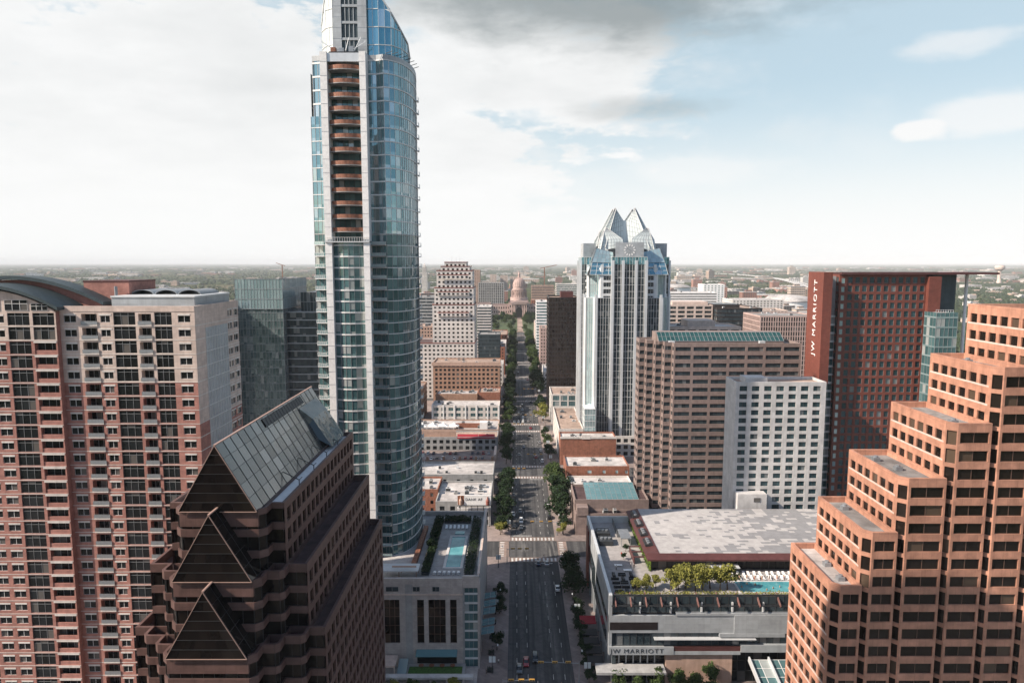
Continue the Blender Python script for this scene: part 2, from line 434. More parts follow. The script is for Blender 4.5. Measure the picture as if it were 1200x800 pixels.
def curtain(b, pts, z0, z1, fh, pw, gi=0, vi=1, hi=2, vb=.08, hb=.3, closed=False, vp=.10, hp=.16, spand=None):
    """curtain wall along a polyline of ground points (outside on the right of travel = CCW)"""
    n = len(pts); z1f = z1 if callable(z1) else (lambda a, x, y: z1)
    nf = max(1, round(((z1 if not callable(z1) else max(z1(0, *p) for p in pts)) - z0) / fh))
    for i in range(n if closed else n - 1):
        p, q = pts[i], pts[(i + 1) % n]; L, u = edge_info(p, q); m = max(1, round(L / pw)); nn = (u[1], -u[0])
        for k in range(m):
            a0, a1 = L * k / m, L * (k + 1) / m
            x0, y0 = p[0] + u[0] * a0, p[1] + u[1] * a0; x1, y1 = p[0] + u[0] * a1, p[1] + u[1] * a1
            t0, t1 = z1f(0, x0, y0), z1f(0, x1, y1)
            for j in range(nf):
                za, zb = z0 + j * fh, z0 + (j + 1) * fh
                if j == nf - 1 and not callable(z1): zb = z1
                ta, tb = min(zb, t0), min(zb, t1)
                if ta <= za + .02 and tb <= za + .02: continue
                ta = max(ta, za); tb = max(tb, za)
                f = [(x0, y0, za), (x1, y1, za), (x1, y1, tb), (x0, y0, ta)]
                if spand and ta == zb and tb == zb:
                    zs = za + spand
                    b.face([(x0, y0, za), (x1, y1, za), (x1, y1, zs), (x0, y0, zs)], gi)
                    b.face([(x0, y0, zs), (x1, y1, zs), (x1, y1, zb), (x0, y0, zb)], gi)
                else: b.face(f, gi)
            if vb and t0 > z0 + .2: b.obox(p, u, a0 - vb / 2, a0 + vb / 2, -.02, vp, z0, t0, vi)
        if vb: b.obox(p, u, L - vb / 2, L + vb / 2, -.02, vp - .01, z0, z1f(0, *q), vi)
        if hb:
            for j in range(nf + 1):
                zz = z0 + j * fh
                lo = min(z1f(0, *p), z1f(0, *q))
                if zz > lo + .01: continue
                b.obox(p, u, -.02, L + .02, -.02, hp, zz - hb / 2, zz + hb / 2, hi)

TEXTC = {}
def text_obj(s, size, parent, loc, rot, m, ext=.12, name='lettering', bold=1.0, spacing=1.0, sx=1.0):
    cu = bpy.data.curves.new('txt', 'FONT'); cu.body = s; cu.size = size; cu.extrude = ext; cu.align_x = 'LEFT'; cu.offset = .012 * size * bold; cu.space_character = spacing
    o = bpy.data.objects.new('txt', cu); COL.objects.link(o)
    me = bpy.data.meshes.new_from_object(o)
    bpy.data.objects.remove(o)
    for v in me.vertices: v.co.x *= sx
    me.materials.clear(); me.materials.append(mat[m])
    t = bpy.data.objects.new(name, me); COL.objects.link(t); t.parent = parent
    t.location = Vector(loc) - world_loc(parent) if parent else loc; t.rotation_euler = rot
    return t
def roof_units(root, x0, x1, y0, y1, z, n, seed=0, s=1.0, name='roof_unit'):
    r = random.Random(seed * 31 + 5)
    for k in range(n):
        b = MB(); w = r.uniform(1.2, 3.0) * s; l = r.uniform(1.2, 3.2) * s; h = r.uniform(.8, 2.0) * s
        cx = r.uniform(x0 + w, x1 - w) if x1 - x0 > 2 * w else (x0 + x1) / 2; cy = r.uniform(y0 + l, y1 - l) if y1 - y0 > 2 * l else (y0 + y1) / 2
        b.box(cx - w / 2, cx + w / 2, cy - l / 2, cy + l / 2, z + .15, z + h, 0)
        b.tube((cx, cy, z + h), (cx, cy, z + h + .25), min(w, l) * .32, n=12, mi=1)
        b.box(cx - w / 2 + .1, cx + w / 2 - .1, cy - l / 2 - .02, cy - l / 2 + .2, z + .5, z + h - .2, 1)
        b.build(name, [['grey_metal', 'white_metal', 'grey_concrete'][r.randrange(3)], 'dark_metal'], root)
USE_HAZE = True
# ================================================================== foliage
def leaf_mat(name, c0, c1, rough=.75):
    m, t, b = nt(name)
    r, g = rand_sock(t)
    wn = t.nodes.new('ShaderNodeTexWhiteNoise'); wn.noise_dimensions = '1D'; t.links.new(r, wn.inputs['W'])
    tc = t.nodes.new('ShaderNodeTexCoord')
    c = mixcol(t, wn.outputs['Value'], c0, c1)
    c = mixcol(t, math_node(t, 'MULTIPLY', noise_fac(t, tc.outputs['Object'], .35, 2), .5), c, tuple(x * .6 for x in c0))
    t.links.new(c, b.inputs['Base Color']); b.inputs['Roughness'].default_value = rough; b.inputs['Specular IOR Level'].default_value = .25
    tr = t.nodes.new('ShaderNodeBsdfTranslucent'); t.links.new(c, tr.inputs['Color'])
    mx = t.nodes.new('ShaderNodeMixShader'); mx.inputs[0].default_value = .18
    t.links.new(b.outputs[0], mx.inputs[1]); t.links.new(tr.outputs[0], mx.inputs[2])
    t.links.new(mx.outputs[0], t.nodes['Material Output'].inputs['Surface'])
    return m
mat['leaf_dark'] = leaf_mat('leaf_dark', (.014, .032, .013), (.034, .064, .022))
mat['leaf_mid'] = leaf_mat('leaf_mid', (.035, .065, .018), (.085, .125, .035))
mat['leaf_yellow'] = leaf_mat('leaf_yellow', (.16, .17, .035), (.32, .30, .07))
mat['leaf_far'] = leaf_mat('leaf_far', (.022, .040, .020), (.055, .078, .034))
mat['bark'] = M('bark', (.10, .075, .055), .95, .3, 3, .2, bump=.4)
m_, t_, b_ = nt('pool_water'); mat['pool_water'] = m_
tc_ = t_.nodes.new('ShaderNodeTexCoord')
t_.links.new(mixcol(t_, noise_fac(t_, tc_.outputs['Object'], .35, 3), (.05, .22, .25), (.11, .33, .355)), b_.inputs['Base Color'])
b_.inputs['Roughness'].default_value = .08; b_.inputs['Specular IOR Level'].default_value = .5
bp_ = t_.nodes.new('ShaderNodeBump'); bp_.inputs['Strength'].default_value = .25; bp_.inputs['Distance'].default_value = .05
t_.links.new(noise_fac(t_, tc_.outputs['Object'], 1.6, 4), bp_.inputs['Height']); t_.links.new(bp_.outputs[0], b_.inputs['Normal'])

def leaf_quads(b, rnd, c, out, s, mi=0):
    n = Vector((rnd.gauss(0, 1), rnd.gauss(0, 1), rnd.gauss(0, 1))).normalized() * .8 + out + Vector((0, 0, .35)); n.normalize()
    a = n.cross(Vector((rnd.gauss(0, 1), rnd.gauss(0, 1), rnd.gauss(0, 1)))).normalized(); d = n.cross(a)
    l = s * rnd.uniform(.7, 1.3); w = s * rnd.uniform(.45, .8); bend = n * (-.18 * s)
    b.face([c - a * l * .5 + bend, c - d * w * .5, c + a * l * .5 + bend, c + d * w * .5], mi)
def crown_mb(seed, r=4.5, h=6.0, z0=2.6, n=1300, leaf=.75, lobes=9):
    rnd = random.Random(seed); b = MB()
    ls = []
    for k in range(lobes):
        t = 2 * PI * k / lobes * 1.0 + rnd.uniform(-.5, .5); rr = r * rnd.uniform(.15, .72); zz = z0 + h * rnd.uniform(.22, .85)
        sz = r * rnd.uniform(.28, .52) * (1.15 - .45 * (zz - z0) / h)
        ls.append((Vector((rr * math.cos(t) * (1.1 - .4 * (zz - z0) / h), rr * math.sin(t), zz)), sz))
    ls.append((Vector((0, 0, z0 + h * .62)), r * .5)); tot = sum(s ** 2 for _, s in ls)
    for c, s in ls:
        for k in range(int(n * s * s / tot)):
            d = Vector((rnd.gauss(0, 1), rnd.gauss(0, 1), rnd.gauss(0, 1) * .8)).normalized(); q = rnd.random() ** .45
            p = c + d * s * q; 
            if mnoise.noise(p * .55 + Vector((seed * 3.1, 0, 0))) < -.18 and q > .5: continue
            leaf_quads(b, rnd, p, d, leaf)
    return b, ls
def trunk_mb(seed, ls, z0, r):
    rnd = random.Random(seed); b = MB(); top = Vector((rnd.uniform(-.3, .3), rnd.uniform(-.3, .3), z0 + 1.0))
    b.tube((0, 0, -.1), top * .55, r, r * .78, 8); b.tube(top * .55, top, r * .78, r * .6, 8)
    for c, s in ls[:7]:
        m = top.lerp(c, .5) + Vector((0, 0, .3)); b.tube(top, m, r * .5, r * .3, 6); b.tube(m, c, r * .3, r * .1, 6)
    return b
TREEM = []
for k in range(5):
    cb, ls = crown_mb(40 + k, 4.6, 6.2, 2.4, 1500, .8); tb = trunk_mb(40 + k, ls, 2.4, .26)
    TREEM.append((cb.v, cb.f, cb.m, tb.mesh('trunk', ['bark'], smooth=True)))
CROWN = {}
def crown_mesh(k, leafm):
    if (k, leafm) not in CROWN:
        b = MB(); b.v, b.f, b.m = TREEM[k][:3]; CROWN[k, leafm] = b.mesh('crown', [leafm])
    return CROWN[k, leafm]
def tree(name, label, x, y, z, s, leafm='leaf_dark', group=None, k=None, cat='tree', sz=None):
    r = random.Random(int(x * 13 + y * 7)); k = r.randrange(5) if k is None else k
    root = thing(name, label, cat, (x, y, z), r.uniform(0, 6.28), group)
    root.scale = (s * r.uniform(.9, 1.1), s * r.uniform(.9, 1.1), (sz or s) * r.uniform(.92, 1.1))
    place('trunk', TREEM[k][3], root, (0, 0, 0)); place('crown', crown_mesh(k, leafm), root, (0, 0, 0))
    return root
def hedge_leaves(root, x0, x1, y0, y1, z0, z1, n, name='hedge', leafm='leaf_mid', s=.5):
    rnd = random.Random(int(x0 * 7 + y0)); b = MB()
    for k in range(n):
        p = Vector((rnd.uniform(x0, x1), rnd.uniform(y0, y1), z0 + (z1 - z0) * rnd.random() ** .8))
        p.z -= .35 * (z1 - z0) * (mnoise.noise(Vector((p.x * .5, p.y * .5, 3))) + .3)
        leaf_quads(b, rnd, p, Vector((0, 0, .4)), s)
    return b.build(name, leafm, root)
# ================================================================== brick and stone residential tower on the left
def balcony_maker(w, dep, slab, rail, h=1.05, solid=None, arc=0.0, post=.35, infill='pale_glass'):
    def mk(name):
        b = MB(); n = 8 if arc else 1
        f = lambda t: -dep - arc * (1 - (2 * t - 1) ** 2)
        pts = [(-w / 2 + w * i / n, f(i / n)) for i in range(n + 1)]
        poly = pts + [(w / 2, 0), (-w / 2, 0)]
        b.prism(poly, -.12, .12, 0)
        if solid is not None:
            for i in range(n):
                p, q = pts[i], pts[i + 1]; L, u = edge_info(p, q)
                b.obox(p, u, -.01, L + .01, -.12, .0, .121, solid, 1)
        else:
            for i in range(n):
                p, q = pts[i], pts[i + 1]; L, u = edge_info(p, q)
                b.obox(p, u, 0, L, -.08, -.02, h - .06, h, 1); b.obox(p, u, 0, L, -.07, -.04, .2, h - .1, 2)
                m = max(1, int(L / post / 3))
                for k in range(m + 1): b.obox(p, u, L * k / m - .03, L * k / m + .03, -.09, -.03, .121, h - .05, 1)
            for s in (-1, 1):
                b.box(s * (w / 2 - .05) - .03, s * (w / 2 - .05) + .03, -dep + .05, -.05, h - .06, h, 1)
        return b.mesh(name, [slab, rail, infill])
    return mk
def col_seg(root, b, p, u, n, a0, a1, z0, nfl, fh, typ, m_wall, m_trim):
    """one vertical strip of the facade between a0 and a1"""
    P = (p[0] + u[0] * a0, p[1] + u[1] * a0); Q = (p[0] + u[0] * a1, p[1] + u[1] * a1)
    d = {'W': .25, 'G': .25, 'B': 1.5, 'b': 1.2, 'S': .25}[typ]
    Pi = (P[0] - n[0] * d, P[1] - n[1] * d); Qi = (Q[0] - n[0] * d, Q[1] - n[1] * d); L = a1 - a0
    if typ == 'W': sp = dict(bays=[(L / 2, min(2.7, L - .8))], sill=.75, wh=1.5, nv=2, gl='black_glass', fr='frame_white')
    elif typ == 'G': sp = dict(bays=[(L / 2, L - .7)], sill=.2, wh=2.72, nv=3, gl='black_glass', fr='frame_grey', transom=.25, t=.07)
    elif typ in 'Bb': sp = dict(bays=[(L / 2, L - .7)], sill=.12, wh=2.5, nv=3, gl='black_glass', fr='frame_grey')
    else: sp = dict(kind='blank')
    sp['ms'] = sp['mp'] = m_wall
    facade(root, b, P, Q, Pi, Qi, z0, nfl, fh, sp)
    c = (a0 + a1) / 2; rz = math.atan2(u[1], u[0])
    for k in range(nfl):
        z = z0 + k * fh
        if typ == 'W':
            b.obox(p, u, c - 1.35, c + 1.35, -.05, .05, z + 2.25, z + 2.62, m_trim)
        if typ == 'B':
            key = ('balc', round(L, 2)); x, y = p[0] + u[0] * c, p[1] + u[1] * c
            rep(root, 'balcony', key, balcony_maker(L - .5, .22, 'white_stone', 'frame_grey', infill='grey_metal'), (x - n[0] * .02, y - n[1] * .02, z + .02), rz, L)
        if typ == 'b':
            b.obox(p, u, c - L / 2 + .36, c + L / 2 - .36, -.3, -.12, z + .12, z + 1.0, m_wall)
            b.obox(p, u, c - L / 2 + .2, c + L / 2 - .2, -.05, .05, z + 2.62, z + 3.0, m_trim)
def residential_tower():
    root = thing('residential_tower', 'tall pink brick and cream stone apartment tower with balconies and an arched roof', 'apartment tower', (-106, 165, 0))
    fh = 3.13; NF = 34; b = MB(); Y0, X1 = 153.0, -70.5
    u, n = (1, 0), (0, -1)
    segs = [(0, 4.7, 'W'), (4.7, 9.2, 'G'), (9.2, 12.7, 'B'), (12.7, 18.2, 'G'), (18.2, 21.1, 'W'), (21.1, 25.2, 'B'), (25.2, 29.6, 'W')]
    left = [(29.6, 35, 'b'), (35, 40.5, 'G'), (40.5, 44, 'W'), (44, 48, 'W'), (48, 53.5, 'G'), (53.5, 58.5, 'b'), (58.5, 62, 'W')]
    for d0, d1, t in segs:
        p = (X1 - d1, Y0)
        col_seg(root, b, p, u, n, 0, d1 - d0, 0, NF - 5, fh, t, 0, 2); col_seg(root, b, p, u, n, 0, d1 - d0, (NF - 5) * fh, 5, fh, t, 1, 2)
    YL = Y0 - 1.3
    for d0, d1, t in left:
        p = (X1 - d1, YL)
        col_seg(root, b, p, u, n, 0, d1 - d0, 0, NF - 2, fh, t, 0, 2); col_seg(root, b, p, u, n, 0, d1 - d0, (NF - 2) * fh, 2, fh, 'G' if t == 'b' else t, 1, 2)
    zt = NF * fh
    xa, xb = X1 - 62, X1 - 29.6
    vquad(b, (xb, YL), (xb, Y0), 0, zt, 0)
    # floor lines
    for k in range(1, NF):
        z = k * fh
        b.obox((X1 - 29.6, Y0), u, 0, 29.6, -.1, .05, z - .06, z + .05, 2); b.obox((xa, YL), u, 0, 32.4, -.1, .05, z - .06, z + .05, 2)
    # east face
    ue, ne = (0, 1), (1, 0)
    for (y0, y1, t) in ((Y0, 158, 'S'), (170, 173.5, 'W'), (173.5, 177, 'W')):
        col_seg(root, b, (X1, y0), ue, ne, 0, y1 - y0, 0, NF - 8, fh, t, 0, 2); col_seg(root, b, (X1, y0), ue, ne, 0, y1 - y0, (NF - 8) * fh, 8, fh, t, 1, 2)
    for k in range(1, NF): b.obox((X1, Y0), ue, 0, 24, -.1, .04, k * fh - .1, k * fh + .08, 2)
    g = MB(); curtain(g, [(X1 + .02, 158), (X1 + .02, 170)], 0, zt - 4, fh, 1.5, 0, 1, 1, .06, .12); g.build('panel_strip', ['grey_panel', 'frame_white'], root)
    vquad(b, (X1, 158), (X1, 170), zt - 4, zt, 1)
    vquad(b, (X1, 177), (xa, 177), 0, zt, 0); vquad(b, (xa, 177), (xa, YL), 0, zt, 0)
    # parapet
    for A, B_ in (((xb, Y0), (X1, Y0)), ((X1, Y0), (X1, 177)), ((X1, 177), (xb, 177))):
        L, uu = edge_info(A, B_); b.obox(A, uu, 0, L, -.4, .08, zt, zt + 1.2, 1)
    b.build('wall', ['pink_brick', 'cream_stone', 'white_stone'], root)
    c = MB(); c.prism(rect(xa + 1.65, X1 - 1.65, Y0 + 1.65, 175.4), 0, zt - .3); c.build('core', 'frame_dark', root)
    r = MB(); r.box(xa, X1 - .4, Y0 + .4, 176.9, zt - .25, zt); r.build('roof', 'grey_roof', root)
    # gable wall under the arch and the two vaulted roofs
    def arc(d, rise, x0, x1, zb):
        N = 28; w = x1 - x0
        return [(x0 + w * i / N, zb + rise * (1 - (2 * i / N - 1) ** 2)) for i in range(N + 1)]
    def vault(x0, x1, y0, y1, zb, rise, th, name, m_):
        v = MB(); A = arc(0, rise, x0, x1, zb)
        for i in range(len(A) - 1):
            (xA, zA), (xB, zB) = A[i], A[i + 1]
            v.hexa([(xA, y0, zA), (xB, y0, zB), (xB, y1, zB), (xA, y1, zA), (xA, y0, zA + th), (xB, y0, zB + th), (xB, y1, zB + th), (xA, y1, zA + th)])
        v.build(name, m_, root)
    gw = MB(); A = arc(0, 4.6, xa + .6, xb - .3, zt + .3)
    for i in range(len(A) - 1): gw.hexa([(A[i][0], YL + .02, zt - .02), (A[i + 1][0], YL + .02, zt - .02), (A[i + 1][0], YL + 7, zt - .02), (A[i][0], YL + 7, zt - .02), (A[i][0], YL + .02, A[i][1]), (A[i + 1][0], YL + .02, A[i + 1][1]), (A[i + 1][0], YL + 7, A[i + 1][1]), (A[i][0], YL + 7, A[i][1])])
    gw.build('gable_wall', 'cream_stone', root)
    for cx, w, h in ((xb - 3.4, 3.6, 1.5), (xb - 8.4, 5, 2.3), (xb - 14.5, 5, 3), (xb - 21, 5, 2.6)):
        add_win(root, (cx, YL - .03, zt + .3 + h / 2), (1, 0), w, h, 3, 1, 'black_glass', 'frame_white', .1, .35)
    vault(xa - .6, xb + 1.2, YL - 1.2, YL + 8, zt + .4, 5.0, .7, 'arched_roof', 'slate_metal')
    
    uw = MB(); A = arc(0, 5.7, xa - 3.5, xb + 6.2, zt + 1.0)
    for i in range(len(A) - 1): uw.hexa([(A[i][0], 160.2, zt), (A[i + 1][0], 160.2, zt), (A[i + 1][0], 163.6, zt), (A[i][0], 163.6, zt), (A[i][0], 160.2, A[i][1]), (A[i + 1][0], 160.2, A[i + 1][1]), (A[i + 1][0], 163.6, A[i + 1][1]), (A[i][0], 163.6, A[i][1])])
    uw.build('upper_gable_wall', 'pink_brick', root)
    vault(xa - 4, xb + 6.5, 158.5, 164, zt + 1.0, 5.9, .8, 'arched_roof', 'slate_metal')
    ph = MB(); ph.box(X1 - 30, X1 - 19.5, 163, 175, zt, zt + 6.2, 0); ph.box(X1 - 30.1, X1 - 19.4, 162.9, 175.1, zt + 6.2, zt + 6.5, 1); ph.build('penthouse', ['pink_brick', 'maroon_fascia'], root)
    ch = MB(); ch.tube((X1 - 22, 162, zt), (X1 - 22, 162, zt + 5.2), .35); ch.build('flue', 'grey_metal', root)
    sc1 = MB(); sc1.box(X1 - 20, X1 - 1.5, 156.5, 175.5, zt, zt + 2.9); sc1.box(X1 - 20.15, X1 - 1.35, 156.35, 175.65, zt + 2.9, zt + 3.25, 1)
    sc1.build('plant_screen', ['grey_panel', 'white_metal'], root)
    for k, x in enumerate((X1 - 17, X1 - 11.5, X1 - 6)):
        v = MB(); N = 12
        for i in range(N):
            t0, t1 = PI * i / N, PI * (i + 1) / N
            q = lambda t, y, r: (x + r * math.cos(t), y, zt + 3.2 + r * .42 * math.sin(t))
            v.hexa([q(t0, 164, 2.5), q(t0, 174, 2.5), q(t1, 174, 2.5), q(t1, 164, 2.5), q(t0, 164, 2.75), q(t0, 174, 2.75), q(t1, 174, 2.75), q(t1, 164, 2.75)])
        v.build('roof_vault', 'grey_metal', root)
residential_tower()

# ================================================================== stepped granite office with glazed gables
def gabled_office():
    XC = -44.0
    root = thing('gabled_office_building', 'stepped brown granite office block with dark glass triangle gables and long sloping glass roof', 'office building', (XC, 125, 0))
    fh = 3.3; YB = 148.0
    def half(tier):
        # right half outline from the centre front to the back (x offset, y)
        if tier == 0: return [(5.8, 100), (6.8, 101), (6.8, 103), (8.7, 103)]
        if tier == 1: return [(5.8, 97), (6.8, 98), (6.8, 100), (8.6, 100), (9.2, 100.6), (9.2, 102.5), (12, 102.5)]
        return [(5.8, 94), (6.8, 95), (6.8, 97), (8.6, 97), (9.2, 97.6), (9.2, 99.5), (11.6, 99.5), (12.2, 100.1), (12.2, 102), (14.6, 102)]
    for tier, (zb, nfl) in enumerate(((70 - .0, 3), (60.1, 3), (0.7, 18))):
        h = half(tier); right = [(XC + a, y) for a, y in h] + [(XC + h[-1][0], YB)]
        poly = [(2 * XC - x, y) for x, y in reversed(right)] + right
        # CCW: start at back-left going to the front, then to the right
        specs = []
        N = len(poly)
        for i in range(N):
            p, q = poly[i], poly[(i + 1) % N]; L, u = edge_info(p, q)
            if abs(u[1]) > .95 and L > 20: specs.append(dict(bay=2.55, ww=1.75, sill=.85, wh=2.1, gl='bronze_glass', fr='frame_bronze', end=.7))
            elif abs(u[0]) > .95 and u[0] < 0: specs.append(dict(bay=2.55, ww=1.75, sill=.85, wh=2.1, gl='bronze_glass', fr='frame_bronze'))
            else: specs.append(dict(kind='ribbon', sill=1.15, wh=2.15, bay=12, mull=1.6, gl='gable_glass', fr='frame_dark', ms=0))
        # the ribbon lies against the band below; the last spandrel is the parapet band
        block(root, poly, zb - 0.0, nfl, fh, specs, ['pink_granite', 'pink_granite'], rec=.3, parapet=1.3 if tier else .9, roof=['white_paint', 'dark_roof', 'dark_roof'][tier])
    # three glazed gables
    for k, (yf, yb, ze, zr) in enumerate(((99.6, 148.3, 80.6, 90.6), (96.6, 100.6, 71.2, 81.2), (93.6, 97.6, 61.2, 71.2))):
        w = 5.8
        g = MB(); nr = 7
        A, B, T = Vector((XC - w, yf, ze)), Vector((XC + w, yf, ze)), Vector((XC, yf, zr))
        for i in range(nr):
            a0, a1 = i / nr, (i + 1) / nr
            l0, r0, l1, r1 = A.lerp(T, a0), B.lerp(T, a0), A.lerp(T, a1), B.lerp(T, a1)
            m = max(1, nr - i)
            for j in range(m):
                q = [l0.lerp(r0, j / m), l0.lerp(r0, (j + 1) / m), l1.lerp(r1, (j + 1) / m), l1.lerp(r1, j / m)]
                g.face(q if i < nr - 1 else q[:3], 0)
            if i: g.beam(l0 + Vector((0, -.03, 0)), r0 + Vector((0, -.03, 0)), .09, .06, 2)
        for a, c in ((A, T), (B, T), (A, B)): g.beam(a + Vector((0, -.05, 0)), c + Vector((0, -.05, 0)), .085, .09, 1)
        g.build('gable', ['gable_glass', 'frame_pink', 'frame_dark'], root)
        s = MB(); nl = max(2, round((yb - yf) / 2.7))
        strip_panel(s, (XC + w, yf + .1, ze), (XC + w, yb, ze), (XC, yb, zr), (XC, yf + .1, zr), nl, 5, .07, 0, 1, .05)
        strip_panel(s, (XC - w, yb, ze), (XC - w, yf + .1, ze), (XC, yf + .1, zr), (XC, yb, zr), nl, 6, .08, 0, 1, .06)
        s.face([(XC + w, yb, ze), (XC - w, yb, ze), (XC, yb, zr)], 0)
        s.beam((XC, yf, zr + .02), (XC, yb, zr + .02), .3, .2, 2)
        s.build('glass_roof', ['silver_glass' if k == 0 else 'gable_glass', 'frame_dark', 'frame_pink'], root)
        base = MB(); base.box(XC - w - .02, XC + w + .02, yf + .35, yb - .05, ze - 2.4, ze - .02); base.build('gable_base', 'pink_granite', root)
    # dark louvre band near the ridge and sloping braces over the white ledge
    lv = MB(); sl = Vector((-5.8, 0, 10)).normalized(); nn = Vector((10, 0, 5.8)).normalized()
    p0 = Vector((XC + 5.8, 0, 80.6)); q = lambda a, y: p0 + sl * a + nn * .12 + Vector((0, y, 0))
    lv.face([q(9.6, 118), q(9.6, 139), q(11.2, 139), q(11.2, 118)]); 
    for k in range(16): lv.beam(q(9.6, 118 + 21 * k / 15) , q(11.2, 118 + 21 * k / 15), .12, .12)
    lv.build('louvre_band', 'frame_dark', root)
    for y in (114, 122.5, 131, 139.5):
        br = MB(); br.beam((XC + 4.9, y, 82.3), (XC + 7.6, y, 80.9), .12); br.beam((XC + 7.6, y, 79.9), (XC + 7.6, y, 80.95), .12); br.beam((XC + 7.6, y, 80.9), (XC + 7.6, y + 1.6, 80.9), .08); br.build('brace', 'frame_dark', root)
    dm = MB(); dm.hexa([(XC + 2.2, 135, 84), (XC + 7.2, 136.5, 80.6), (XC + 7.2, 146.5, 80.6), (XC + 2.2, 146.5, 84), (XC + 1.4, 135, 88.6), (XC + 3.6, 136.5, 86.2), (XC + 3.6, 146.5, 86.2), (XC + 1.4, 146.5, 88.6)])
    dm.build('roof_dormer', 'dark_glass', root)
    for sx in (8.0, 10.6, 13.4):
        for s in (-1, 1):
            pass
gabled_office()

# ================================================================== tall glass tower
def glass_tower():
    root = thing('glass_skyscraper', 'tallest blue green glass apartment skyscraper with curved front, rust coloured balconies and slanted crown', 'skyscraper', (-46, 227, 0))
    ZB, ZM, ZT = 26.0, 125.5, 175.5
    # right hand curved wall
    def bez(n=12):
        pts = []
        for i in range(n + 1):
            t = i / n; a, b_, c, d = (-38.6, 210.6), (-32.6, 212.5), (-29.4, 226), (-34.5, 244)
            pts.append(tuple((1 - t) ** 3 * a[k] + 3 * (1 - t) ** 2 * t * b_[k] + 3 * (1 - t) * t * t * c[k] + t ** 3 * d[k] for k in (0, 1)))
        return pts
    curve = bez()
    bay = [(-54.2 + 9.2 * i / 6, 209.6 - 1.3 * (1 - (i / 3 - 1) ** 2)) for i in range(7)]
    FL, FU = 3.35, 3.85
    def cw(name, pts, z0, z1, fh, pw, gl, vb=.07, hb=.26, spand=None, fr='frame_white', vm='frame_grey'):
        g = MB(); curtain(g, pts, z0, z1, fh, pw, 0, 1, 2, vb, hb, spand=spand); return g.build(name, [gl, vm, fr], root)
    nl = round((ZM - ZB) / FL); FL = (ZM - ZB) / nl; nu = 13; FU = (ZT - ZM) / nu
    cw('curved_curtain_wall', curve, ZB, ZM, FL, 1.45, 'teal_glass', spand=.8); cw('curved_curtain_wall', curve, ZM, ZT, FU, 1.45, 'blue_glass', spand=1.0, hb=.32, vb=.1, vm='frame_white')
    cw('bay_curtain_wall', bay, ZB, ZM - 2.5, FL, 1.5, 'teal_glass', .1, .42, spand=.9)
    inner = [(-43.2, 211.6), (-40.8, 211.6), (-38.6, 210.6)]
    cw('recessed_curtain_wall', inner, ZB, ZM, FL, 1.2, 'teal_glass', .09, .24); cw('recessed_curtain_wall', inner, ZM, ZT, FU, 1.6, 'blue_glass', .09, .4, spand=1.1)
    wing = [(-60.8, 214.5), (-60.2, 211.2), (-56.3, 210.2)]
    cw('wing_curtain_wall', wing, ZB, ZM, FL, 1.3, 'teal_glass', .09, .26); cw('wing_curtain_wall', wing, ZM, ZT - 16, FU, 1.5, 'blue_glass', .09, .24, spand=1.0)
    wing2 = [(-60.1, 215), (-59.7, 212.6), (-56.3, 211.6)]
    cw('wing_curtain_wall', wing2, ZT - 16, ZT, FU, 1.5, 'blue_glass', .12, .5)
    back = [(-34.5, 244), (-38, 247), (-56, 247), (-60.8, 243), (-60.8, 214.5)]
    cw('rear_curtain_wall', back, ZB, ZT - 3, 3.6, 2.2, 'blue_glass', .07, .25)
    # piers
    for x0, x1 in ((-56.3, -54.3), (-45.0, -43.2)):
        p = MB(); p.box(x0, x1, 207.9, 213, ZB, ZT + 1.5, 0)
        for k in range(40): p.box(x0 - .02, x1 + .02, 207.86, 207.9, ZB + 3.9 * k, ZB + 3.9 * k + .07, 1)
        p.build('pier', ['white_paint', 'grey_metal'], root)
    # recess with rust balconies in the upper third
    rw = MB(); curtain(rw, [(-54.3, 212.4), (-45.0, 212.4)], ZM - 2.5, ZT - 1, FU, 1.55, 0, 1, 1, .08, .3); rw.build('recess_glazing', ['teal_glass', 'frame_dark'], root)
    fl = MB()
    fl.box(-54.25, -45.05, 208.2, 212.4, ZT - 1.2, ZT + 1.2); fl.build('lintel', 'white_metal', root)
    for k in range(13):
        z = ZM + .6 + k * FU
        rep(root, 'balcony', 'rustb', balcony_maker(9.1, 3.2, 'grey_concrete', 'rust_metal', solid=1.25, arc=1.3), (-49.65, 212.35, z), 0, 9)
    rl = MB(); rl.box(-56.3, -43.2, 207.5, 212.4, ZM - 2.55, ZM - 2.2, 0)
    for k in range(19): rl.box(-56.2 + k * .72, -56.1 + k * .72, 207.55, 207.65, ZM - 2.2, ZM - 1.1, 1)
    rl.box(-56.3, -43.2, 207.52, 207.68, ZM - 1.1, ZM - 1.0, 1); rl.build('terrace', ['white_metal', 'frame_white'], root)
    # small balconies down the sides, one per floor
    for k in range(nl):
        z = ZB + k * FL + .1
        rep(root, 'balcony', 'wingb', balcony_maker(3.0, 1.5, 'white_metal', 'frame_white', post=.2), (-58.2, 210.8, z), math.radians(-14), 3)
        rep(root, 'balcony', 'innb', balcony_maker(4.4, 2.2, 'grey_concrete', 'frame_grey', post=.2), (-40.9, 211.5, z), 0, 4)
        rep(root, 'balcony', 'eastb', balcony_maker(4.0, .9, 'white_metal', 'frame_white', post=.2), (-31.9, 230, z), math.radians(95), 3)
    for k in range(nu - 1):
        rep(root, 'balcony', 'eastb2', balcony_maker(2.6, .6, 'white_metal', 'frame_white', post=.2), (-31.6, 229, ZM + k * FU), math.radians(93), 2)
    # dark core and roof
    outline = [(-60.4, 214.9), (-59.8, 212.4), (-56.2, 212.7), (-43.1, 212.7), (-40.8, 212.0), (-38.5, 211.2)] + [(x - .5, y + .2) for x, y in curve[1:-1]] + [(-35, 243.6), (-38, 246.5), (-55.8, 246.5), (-60.3, 242.8)]
